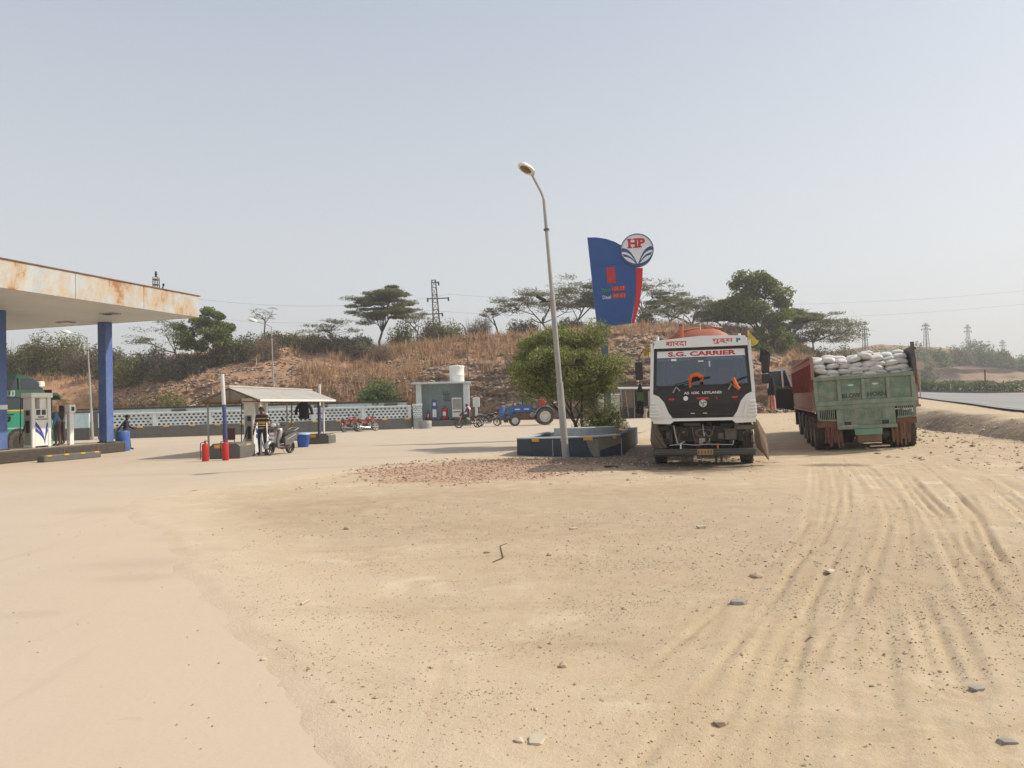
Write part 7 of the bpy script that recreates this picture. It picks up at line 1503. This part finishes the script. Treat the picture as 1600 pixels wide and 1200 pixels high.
acac((24.12, 88.00, 10.57), 5.823, 2.911, 88, (24.07, 88.00, 8.96)[0], 'grey green acacia just left of the tall dense tree', 32, nclump=34, leaves=520, fork=.5)
acac((19.22, 93.00, 12.79), 5.385, 3.077, 93, (19.16, 93.00, 10.71)[0], 'small acacia between the red sign blade and the low wide acacia', 33, nclump=26, leaves=380, fork=.5)
acac((31.75, 87.00, 9.52), 5.757, 3.886, 87, (31.51, 87.00, 6.86)[0], 'acacia crown between the tall dense tree and the drooping acacia', 34, nclump=34, leaves=520, fork=.5, droop=.15)
# hilltop scrub
SG = 'scrub bushes along the hilltop'
scr = [(200,572,60,34,'olive',84), (232,560,56,44,'shrub',85), (262,575,74,40,'shrub',83), (300,572,60,40,'shrub',84), (355,560,70,54,'shrub',85), (385,545,60,50,'shrub',86), (415,552,56,52,'dry',84), (437,535,56,40,'shrub',88), (470,540,60,40,'olive',88), (500,545,60,40,'shrub',87), (535,540,60,40,'shrub',86), (565,545,44,30,'shrub',85), (592,552,50,36,'dry',83), (625,520,44,30,'olive',90), (668,515,50,32,'shrub',90), (700,512,54,28,'olive',91), (735,510,40,24,'dry',91), (757,508,30,18,'dry',90),
       (1050,512,60,26,'dry',88), (1095,518,70,30,'dry',86), (1140,520,60,34,'dry',85), (1240,556,60,40,'shrub',82), (1290,566,80,50,'shrub',82), (1325,572,40,44,'green',86), (1010,495,40,24,'shrub',91), (960,505,40,26,'shrub',91), (890,508,60,22,'shrub',91), (820,508,50,20,'shrub',92)]
sites = ['nearest the canopy edge', 'under the thin acacia', 'below the thin acacia', 'at the foot of the dense left tree', 'just right of the dense left tree', 'under the lone sparse tree', 'dry under the lone sparse tree', 'left of the slim lamp above the shed', 'right of the slim lamp above the shed', 'below the thin low acacia', 'second below the thin low acacia', 'left of the forked trunk', 'dry and brown at the forked trunk', 'right of the forked trunk', 'left of the pylon foot', 'at the pylon foot', 'dry and low right of the pylon', 'lowest and farthest right of the pylon', 'dry and brown above the left edge of the tanker', 'dry and brown above the tanker roof', 'dry and brown under the tall dense tree', 'below the tall dense tree', 'under the drooping acacia', 'green at the right end of the hill', 'beside the red sign blade', 'just left of the price sign', 'under the taller acacia', 'under the wide flat acacia']
for i, (u, v, w, h, st, Y) in enumerate(scr):
    pass
SCR = [(-41.67, 84.00, 6.77), (-39.90, 85.00, 7.62), (-36.92, 83.00, 6.39), (-34.71, 84.00, 6.58), (-31.24, 85.00, 7.38), (-29.45, 86.00, 8.46), (-26.69, 84.00, 7.76), (-26.33, 88.00, 9.25), (-23.93, 88.00, 8.82), (-21.51, 87.00, 8.31), (-18.76, 86.00, 8.52), (-16.44, 85.00, 8.03), (-14.20, 83.00, 7.35), (-12.89, 90.00, 10.16), (-9.67, 90.00, 10.44), (-7.36, 91.00, 10.70), (-4.72, 91.00, 10.78), (-3.02, 90.00, 10.78), (18.40, 88.00, 9.70), (21.17, 86.00, 9.00), (24.09, 85.00, 8.68), (29.94, 82.00, 5.80), (33.31, 82.00, 5.03), (37.41, 86.00, 4.70), (16.05, 91.00, 11.34), (12.26, 91.00, 10.69), (6.98, 91.00, 10.61), (1.72, 92.00, 10.85)]
for i, (A_, (u, v, w, h, st, Y)) in enumerate(zip(SCR, scr)):
    px_m = Y / 1209.0; zb = min(hill_z_at(A_[0], Y), A_[2] - .1) - .2; H_ = max(A_[2] + h * px_m * .55 - zb, .8)
    bush('%s scrub bush %s' % (dict(olive='olive', shrub='greyish green', dry='leafless brown', green='dark green')[st], sites[i]), (A_[0], Y, zb), (w * px_m * .62, 1.8, H_ * .95), st, 200 + i, n=5500 if st != 'dry' else 3200, size=.26 if st != 'dry' else .28, aspect=.40 if st != 'dry' else .14, group=SG, twigs=26 if st == 'dry' else 14)
# bushes lower on the slope and behind the wall
bush('yellowish green bush on the slope left of the pump shed', ((-30.44, 70.00, 1.85)[0], 70, 0), (2.4, 1.6, 3.6), 'olive', 301, n=4500, size=.26, twigs=18)
bush('small greyish bush on the slope beside the yellowish green one', ((-34.40, 71.00, 1.95)[0], 71, .3), (1.5, 1.2, 2.6), 'shrub', 302, n=1800, size=.25)
bush('large rounded green bush behind the parapet beside the kiosk', ((-9.93, 60.00, 0.88)[0], 60.2, 0), (2.55, 1.9, 3.35), 'green', 303, n=9000, size=.24, aspect=.55, twigs=24, core=.1)
bush('dark leafless bush on the slope left of the planter tree', ((0.00, 76.00, 3.48)[0], 75.5, 3.0), (1.9, 1.2, 4.0), 'dry', 304, n=2600, size=.28, aspect=.10, twigs=34)
bush('small green bush at the foot of the right slope behind the mirrors', ((26.45, 77.00, 3.42)[0], 77, 2.2), (1.8, 1.2, 2.2), 'green', 305, n=2400, size=.26)
# low woods left, beyond the canopy
for i, (A_, w, h, st) in enumerate((((-61.28, 95.00, 8.79), 5.5, 4.2, 'olive'), ((-59.19, 97.00, 9.25), 5.0, 4.4, 'acacia'), ((-55.56, 96.00, 9.00), 5.0, 4.0, 'olive'), ((-51.29, 94.00, 8.45), 4.6, 3.6, 'shrub'), ((-46.50, 90.00, 7.49), 3.6, 3.0, 'shrub'), ((-65.38, 97.00, 9.34), 5.0, 4.6, 'olive'))):
    zb = hill_z_at(A_[0], A_[1]) - .3
    bush('%s seen under the canopy, %s' % (('broad olive tree', 'pale flat topped tree', 'olive bushy tree', 'grey green thicket', 'low grey thicket', 'tall olive tree')[i], ('nearest the left column', 'second from the left column', 'third from the left column', 'left of the slim lamp', 'beside the right column', 'at the left edge of the view')[i]), (A_[0], A_[1], zb), (w * .75, 2.4, max(1.6, A_[2] + h * .5 - zb)), st, 320 + i, n=13000, size=.26, aspect=.42, name='hill_tree', cat='tree', group='trees seen under the canopy')
# ---- planter tree and bush
pt = tree('planter_tree', 'many stemmed narrow leaved green tree growing in the dark planter', (2.45, 27.4, .3), (1.76, 27.6, 2.88), (1.86, 1.6, 1.40), 'planter', 77, nclump=120, leaves=420, size=.16, aspect=.16, trunk_r=.06, clump=.33, fork=.40, hollow=.25, flat=-.15, droop=.2, stems=5, low=-.9)
bush('low pale green bush with long leaves at the foot of the planter tree', (3.1, 27.0, .35), (1.35, 1.0, 1.45), 'planter', 78, n=4600, size=.18, aspect=.13, twigs=18, core=.1)
# ---- far trees across the highway
FARL = [((84.67, 185.00, 9.99), 13, 6.5), ((96.20, 195.00, 10.58), 12, 7.5), ((104.80, 200.00, 10.97), 11, 7.0), ((112.51, 205.00, 11.07), 8, 5.0), ((123.91, 215.00, 12.44), 9, 6.0), ((135.32, 222.00, 13.33), 13, 7.5), ((140.35, 222.00, 10.61), 7, 5.0), ((147.23, 225.00, 9.66), 12, 6.5), ((89.36, 170.00, 6.18), 9, 8.0), ((83.57, 165.00, 5.45), 8, 8.0)]
fl = ['above the load, leftmost', 'above the load, second from the left', 'above the corner post of the loaded lorry', 'just right of the corner post', 'under the second distant pylon', 'largest, on the crest of the far hill', 'small, below the crest tree', 'at the right edge of the view', 'behind the round sign', 'low beside the round sign']
for i, (A_, w, h) in enumerate(FARL):
    bush('hazy dark tree far across the highway, %s' % fl[i], (A_[0], A_[1], A_[2] - h * .62), (w * .58, 4, h * .98), 'green' if i % 2 else 'acacia', 400 + i, n=4500, size=.6, aspect=.45, name='far_tree', cat='tree', group='hazy trees far across the highway')
# ---- hedge on the median
MA = [(50.5, 96.5, 1.55), (56, 95.2, 1.30), (62, 93.2, 1.12), (69, 86.5, .98), (73, 78, .85)]; ML = smooth_line(MA, 12)
mh = thing('median_hedge', 'green clipped hedge on the kerbed highway median', 'hedge', (0, 0, 0)); r5 = np.random.default_rng(5); N = 9000
ii = r5.integers(0, len(ML), N); P = ML[ii] + np.stack([r5.uniform(-.6, .6, N), r5.uniform(-.9, .9, N), r5.uniform(.15, 1.45, N) ** .9 * (1 + .12 * np.sin(ii * .9))], 1); v, f = quads(P, .28, .5, 0, r5); o = fast_mesh('foliage', v, f, LM['green'], mh)
b = MB()
for i in range(len(ML) - 1):
    a, c_ = Vector(ML[i]), Vector(ML[i + 1]); d = (c_ - a); nn = Vector((d.y, -d.x, 0)).normalized() * 1.3
    b.add([a - nn + Vector((0, 0, -.4)), c_ - nn + Vector((0, 0, -.4)), c_ + nn + Vector((0, 0, -.4)), a + nn + Vector((0, 0, -.4)), a - nn + Vector((0, 0, .22)), c_ - nn + Vector((0, 0, .22)), c_ + nn + Vector((0, 0, .22)), a + nn + Vector((0, 0, .22))], [(4, 5, 6, 7), (0, 4, 7, 3), (1, 2, 6, 5), (0, 1, 5, 4), (3, 7, 6, 2)])
b.build('kerb', M_['grey_kerb'], mh)
o = MB().cyl((0, 0, 0), (0, 0, 3.0), .09, n=6).build('median_post', M_['chassis'], loc=(59.0, 96.5, 1.2)); tag(o, 'short dark post standing in the median hedge', 'post')
strip('second_carriageway', [(72, 110, 1.55), (62, 112, 1.8), (56, 128, 2.8)], [(84, 118, 1.9), (74, 122, 2.3), (66, 138, 3.2)], M_['asphalt'], label='second carriageway of the highway beyond the median hedge', nx=4)
# ---- dry grass tufts on the bank and slope rubble
r6 = np.random.default_rng(6); N = 30000; gx_ = r6.uniform(-80, 36, N); gt = r6.uniform(.03, 1.12, N)
den = sstep(.47, .57, fbm(gx_ * .16, gt * 3.6, 141) + .5 + .10 * sstep(-30, -12, gx_) * (1 - sstep(-4, 4, gx_)) + .12 * sstep(24, 28, gx_) + .07 * sstep(.75, .95, gt)) ; keep = r6.uniform(0, 1, N) < (.02 + .80 * den) * np.where((gx_ > -5) & (gx_ < 22) & (gt < .7), .25, 1) * np.where(gx_ < -34, .3, 1)
gx_, gt = gx_[keep], gt[keep]; X, Y, Z = hill_point(gx_, gt); nb_ = 5; n = len(X)
B0 = np.repeat(np.stack([X, Y, Z], 1), nb_, 0) + r6.normal(size=(n * nb_, 3)) * np.array([.14, .14, .03]); hgt = r6.uniform(.30, .95, (n * nb_, 1)) * np.repeat(.6 + 1.0 * r6.uniform(0, 1, (n, 1)) ** 2, nb_, 0)
tip = B0 + np.concatenate([r6.normal(size=(n * nb_, 2)) * .20 * hgt, hgt], 1); wv_ = np.concatenate([r6.normal(size=(n * nb_, 2)) * .03, np.zeros((n * nb_, 1))], 1)
v = np.stack([B0 - wv_, B0 + wv_, tip], 1).reshape(-1, 3); f = np.arange(len(v)).reshape(-1, 3)
o = fast_mesh('dry_grass', v, f, leaf_mat('grass_dry', [(0, (.30, .175, .085)), (.5, (.50, .31, .17)), (1, (.66, .46, .28))], .3)); tag(o, 'tufts of dry orange grass all over the cut bank', 'grass', kind='stuff')
def rocks(name, label, P, S, m, seed, flat=.6):
    """angular stones as squashed, jittered octahedra"""
    r = np.random.default_rng(seed); n = len(P); base = np.array([(1, 0, 0), (0, 1, 0), (-1, 0, 0), (0, -1, 0), (0, 0, 1), (0, 0, -1), ]) * 1.0; tri = np.array([(0, 1, 4), (1, 2, 4), (2, 3, 4), (3, 0, 4), (1, 0, 5), (2, 1, 5), (3, 2, 5), (0, 3, 5)])
    v = base[None] * r.uniform(.55, 1.25, (n, 6, 1)) + r.normal(size=(n, 6, 3)) * .16; v[:, :, 2] *= flat; a = r.uniform(0, 6.28, n); ca, sa = np.cos(a)[:, None], np.sin(a)[:, None]
    x = v[:, :, 0] * ca - v[:, :, 1] * sa; y = v[:, :, 0] * sa + v[:, :, 1] * ca; v = np.stack([x, y, v[:, :, 2]], 2) * S[:, None, None] + P[:, None]
    f = tri[None] + (np.arange(n) * 6)[:, None, None]; o = fast_mesh(name, v.reshape(-1, 3), f.reshape(-1, 3), m); tag(o, label, 'stones', kind='stuff'); return o
N = 16000; gx_ = r6.uniform(-45, 34, N); gt = r6.uniform(0, 1.0, N) ** 1.15; kp = r6.uniform(0, 1, N) < .25 + .75 * sstep(.4, .6, fbm(gx_ * .2, gt * 4, 151) + .5); X, Y, Z = hill_point(gx_[kp], gt[kp])
def stone_mat(name, stops):
    k = NT(name); g = k.n('ShaderNodeNewGeometry'); c = k.ramp(g.outputs['Random Per Island'], stops); c = k.mix(k.ramp(k.noise(30, 4, .7), [(.4, 0.), (.7, .4)]), c, DUST); k.col(c); k.rough(.95); return k.m
rocks('slope_rubble', 'broken brown rock lying over the cut bank', np.stack([X, Y - .05, Z], 1), r6.uniform(.07, .30, len(X)), stone_mat('slope_stone', [(0, (.11, .075, .055)), (.5, (.27, .185, .13)), (1, (.52, .39, .28))]), 8)
# ---- gravel on the yard
def scatter(n, x0, x1, y0, y1, dens, seed, smin, smax, pw=2.5):
    r = np.random.default_rng(seed); x = r.uniform(x0, x1, n); y = r.uniform(y0, y1, n); kp = r.uniform(0, 1, n) < dens(x, y); x, y = x[kp], y[kp]; pd = poly_dist(x, y, PAVE); kp = pd > .05; x, y = x[kp], y[kp]
    s = smin + (smax - smin) * r.uniform(0, 1, len(x)) ** pw; z = ground_height(x, y) + s * .18; return np.stack([x, y, z], 1), s
st_tan = stone_mat('yard_stone', [(0, (.27, .20, .135)), (.5, (.42, .325, .22)), (1, (.58, .48, .35))]); st_red = stone_mat('brick_chip', [(0, (.26, .15, .10)), (.5, (.43, .265, .185)), (1, (.58, .42, .31))])
P, S = scatter(42000, -5, 9.5, 3.1, 17, lambda x, y: np.clip(.035 + .9 * grav_grey(x, y) + .16 * sstep(.05, .25, fbm(x * .8, y * .8, 161)), 0, 1) * np.clip(7 / y, .2, 1) * (.22 + 1.1 * sstep(-.06, .2, fbm(x * .45 + y * .12, y * 1.1, 165))), 21, .005, .020, 3.2); rocks('gravel', 'small loose pebbles scattered over the dirt yard', P, S, st_tan, 22)
P, S = scatter(9000, -4.5, 5.5, 15, 23, lambda x, y: np.clip(grav_red(x, y) + .04, 0, 1), 23, .012, .05, 2.2); rocks('brick_gravel', 'patch of broken reddish brick chips before the planter', P, S, st_red, 24)
P, S = scatter(30000, 9, 26, 14, 48, lambda x, y: np.clip(sstep(-5.5, -1.0, far_s(x, y)) * (1 - sstep(2.5, 4.5, far_s(x, y))), 0, 1) * (.25 + 1.5 * np.clip(fbm(x * .7, y * .7, 171), 0, 1)), 25, .012, .085, 4.0); rocks('ditch_rubble', 'clods and rubble along the ditch by the highway', P, S, st_tan, 26)
P, S = scatter(2500, -.5, 6.5, 18.5, 24, lambda x, y: dark_soil_shade(x, y) * .8, 27, .012, .05, 3); rocks('soil_clods', 'dark clods and litter on the soil round the planter', P, S, stone_mat('clod', [(0, (.07, .05, .035)), (.7, (.17, .125, .09)), (1, (.40, .33, .26))]), 28)
P, S = scatter(150000, -3.2, 7.0, 3.0, 11, lambda x, y: np.clip(.25 + .9 * sstep(-.05, .22, fbm(x * 1.3, y * 1.3, 163)), 0, 1) * np.clip(5 / y, .2, 1) ** 1.5 * (.30 + 1.0 * sstep(-.08, .2, fbm(x * .6 + y * .2, y * 1.3, 167))), 29, .0028, .0095, 2.2); rocks('grit', 'fine grit and crumbs of earth over the near dirt', P, S, st_tan, 30)
r9 = np.random.default_rng(9); gx2 = r9.uniform(-7.5, 0, 420); gy2 = r9.uniform(3, 14, 420); kk = poly_dist(gx2, gy2, PAVE) < -.1; P = np.stack([gx2[kk], gy2[kk], np.full(kk.sum(), .016)], 1); rocks('pavement_grit', 'few crumbs of grit lying on the concrete apron', P, r9.uniform(.003, .009, len(P)), st_tan, 31)
# single stones one can point at
def stone(loc, d, label, m, seed, rz=0.0, group='single stones lying on the dirt yard'):
    r = np.random.default_rng(seed); bm = bmesh.new(); bmesh.ops.create_icosphere(bm, subdivisions=1, radius=.5)
    for v in bm.verts:
        k_ = 1 + .17 * r.normal(); c = v.co; v.co = Vector((math.copysign(abs(c.x * 2) ** .7, c.x) / 2 * d[0] * k_, math.copysign(abs(c.y * 2) ** .7, c.y) / 2 * d[1] * k_, math.copysign(abs(c.z * 2) ** .6, c.z) / 2 * d[2] * k_))
    me = bpy.data.meshes.new('stone'); bm.to_mesh(me); bm.free(); me.materials.append(m); o = link('stone', me, None, (loc[0], loc[1], hz(loc[0], loc[1]) + d[2] * .12), (R_(r.uniform(-6, 6)), R_(r.uniform(-6, 6)), rz)); tag(o, label, 'stone', group)
st_grey = stone_mat('stone_grey', [(0, (.24, .22, .19)), (1, (.31, .28, .24))]); st_pale = stone_mat('stone_pale', [(0, (.44, .36, .27)), (1, (.55, .47, .36))]); st_brown = stone_mat('stone_brown', [(0, (.33, .245, .165)), (1, (.42, .32, .22))])
STN = [((1.70, 6.02), (.15, .11, .07), st_grey, 'flat grey stone, largest on the yard below the tanker'), ((0.07, 3.64), (.12, .08, .03), st_pale, 'flat pale stone near the bottom edge, right of a smaller one'), ((-0.01, 3.64), (.06, .05, .03), st_pale, 'small pale stone left of the flat one near the bottom edge'), ((0.97, 3.81), (.085, .06, .04), st_brown, 'brown stone near the bottom edge right of the flat pale ones'), ((-2.21, 10.18), (.11, .08, .06), st_brown, 'brown stone on the yellowish dirt nearest the shed'), ((2.31, 9.67), (.15, .10, .07), st_pale, 'pale broken stone lying before the tanker'), ((0.26, 4.67), (.07, .05, .04), st_brown, 'small brown stone in the middle of the foreground'), ((2.19, 3.53), (.08, .055, .03), st_grey, 'dark flat stone by the right bottom corner'), ((2.83, 7.04), (.16, .10, .045), st_pale, 'flat pale stone between the wheel tracks before the loaded lorry'), ((2.13, 6.94), (.14, .09, .05), st_brown, 'brown stone between the flat grey stone and the tanker'), ((2.43, 4.16), (.10, .07, .03), st_grey, 'low grey stone half sunk near the right edge'), ((0.34, 8.12), (.07, .05, .04), st_brown, 'small dark stone beside the brown twig'), ((-0.32, 8.28), (.08, .06, .04), st_brown, 'small dark stone left of the brown twig'), ((2.59, 16.69), (.22, .14, .09), st_brown, 'brown lump of soil at the edge of the planter shade'), ((-1.63, 4.96), (.05, .04, .03), st_pale, 'pale chip lying on the edge of the concrete'), ((-1.37, 4.25), (.04, .03, .03), st_brown, 'brown chip lying on the concrete edge nearest the camera'), ((-0.33, 32.45), (.16, .1, .05), st_brown, 'dark lump at the left corner of the planter'), ((0.72, 9.79), (.12, .07, .04), st_pale, 'pale sliver of stone on the middle of the yard')]
for i, (p, d, m, lb_) in enumerate(STN): stone(p, d, lb_, m, 500 + i, rz=i * 1.3)
def stick(pts, r, label, m, name='stick'):
    pts = [(p[0], p[1], hz(p[0], p[1]) + r * .8 + dz) for p, dz in pts]; o = MB().tube(pts, r, 6, r1=r * .6).build(name, m); tag(o, label, 'stick')
stick([((-1.74, 6.25), .0), ((-1.70, 6.38), .01)], .012, 'pale split stick lying near the concrete edge', st_pale)
stick([((-0.24, 7.81), .0), ((-0.14, 7.99), .006), ((-0.18, 8.63), .0), ((-0.11, 8.77), .0)], .006, 'crooked brown twig lying in the middle of the yard', M_['bark'])
stick([((2.21, 18.84), .0), ((2.32, 18.61), .02), ((2.50, 18.65), .0)], .03, 'dark broken branch lying before the planter', M_['chassis'])
# ---- air: pale even haze
hm = bpy.data.materials.new('haze'); hm.use_nodes = True; t_ = hm.node_tree; t_.nodes.clear(); ho = t_.nodes.new('ShaderNodeOutputMaterial'); pv_ = t_.nodes.new('ShaderNodeVolumePrincipled')
pv_.inputs['Color'].default_value = (.93, .93, .93, 1); pv_.inputs['Density'].default_value = .0011; pv_.inputs['Anisotropy'].default_value = .35; t_.links.new(pv_.outputs[0], ho.inputs['Volume'])
o = MB().box((60, 180, 14), (700, 520, 36)).build('haze', hm); tag(o, 'thin pale dust haze filling the air of the whole scene', kind='stuff')
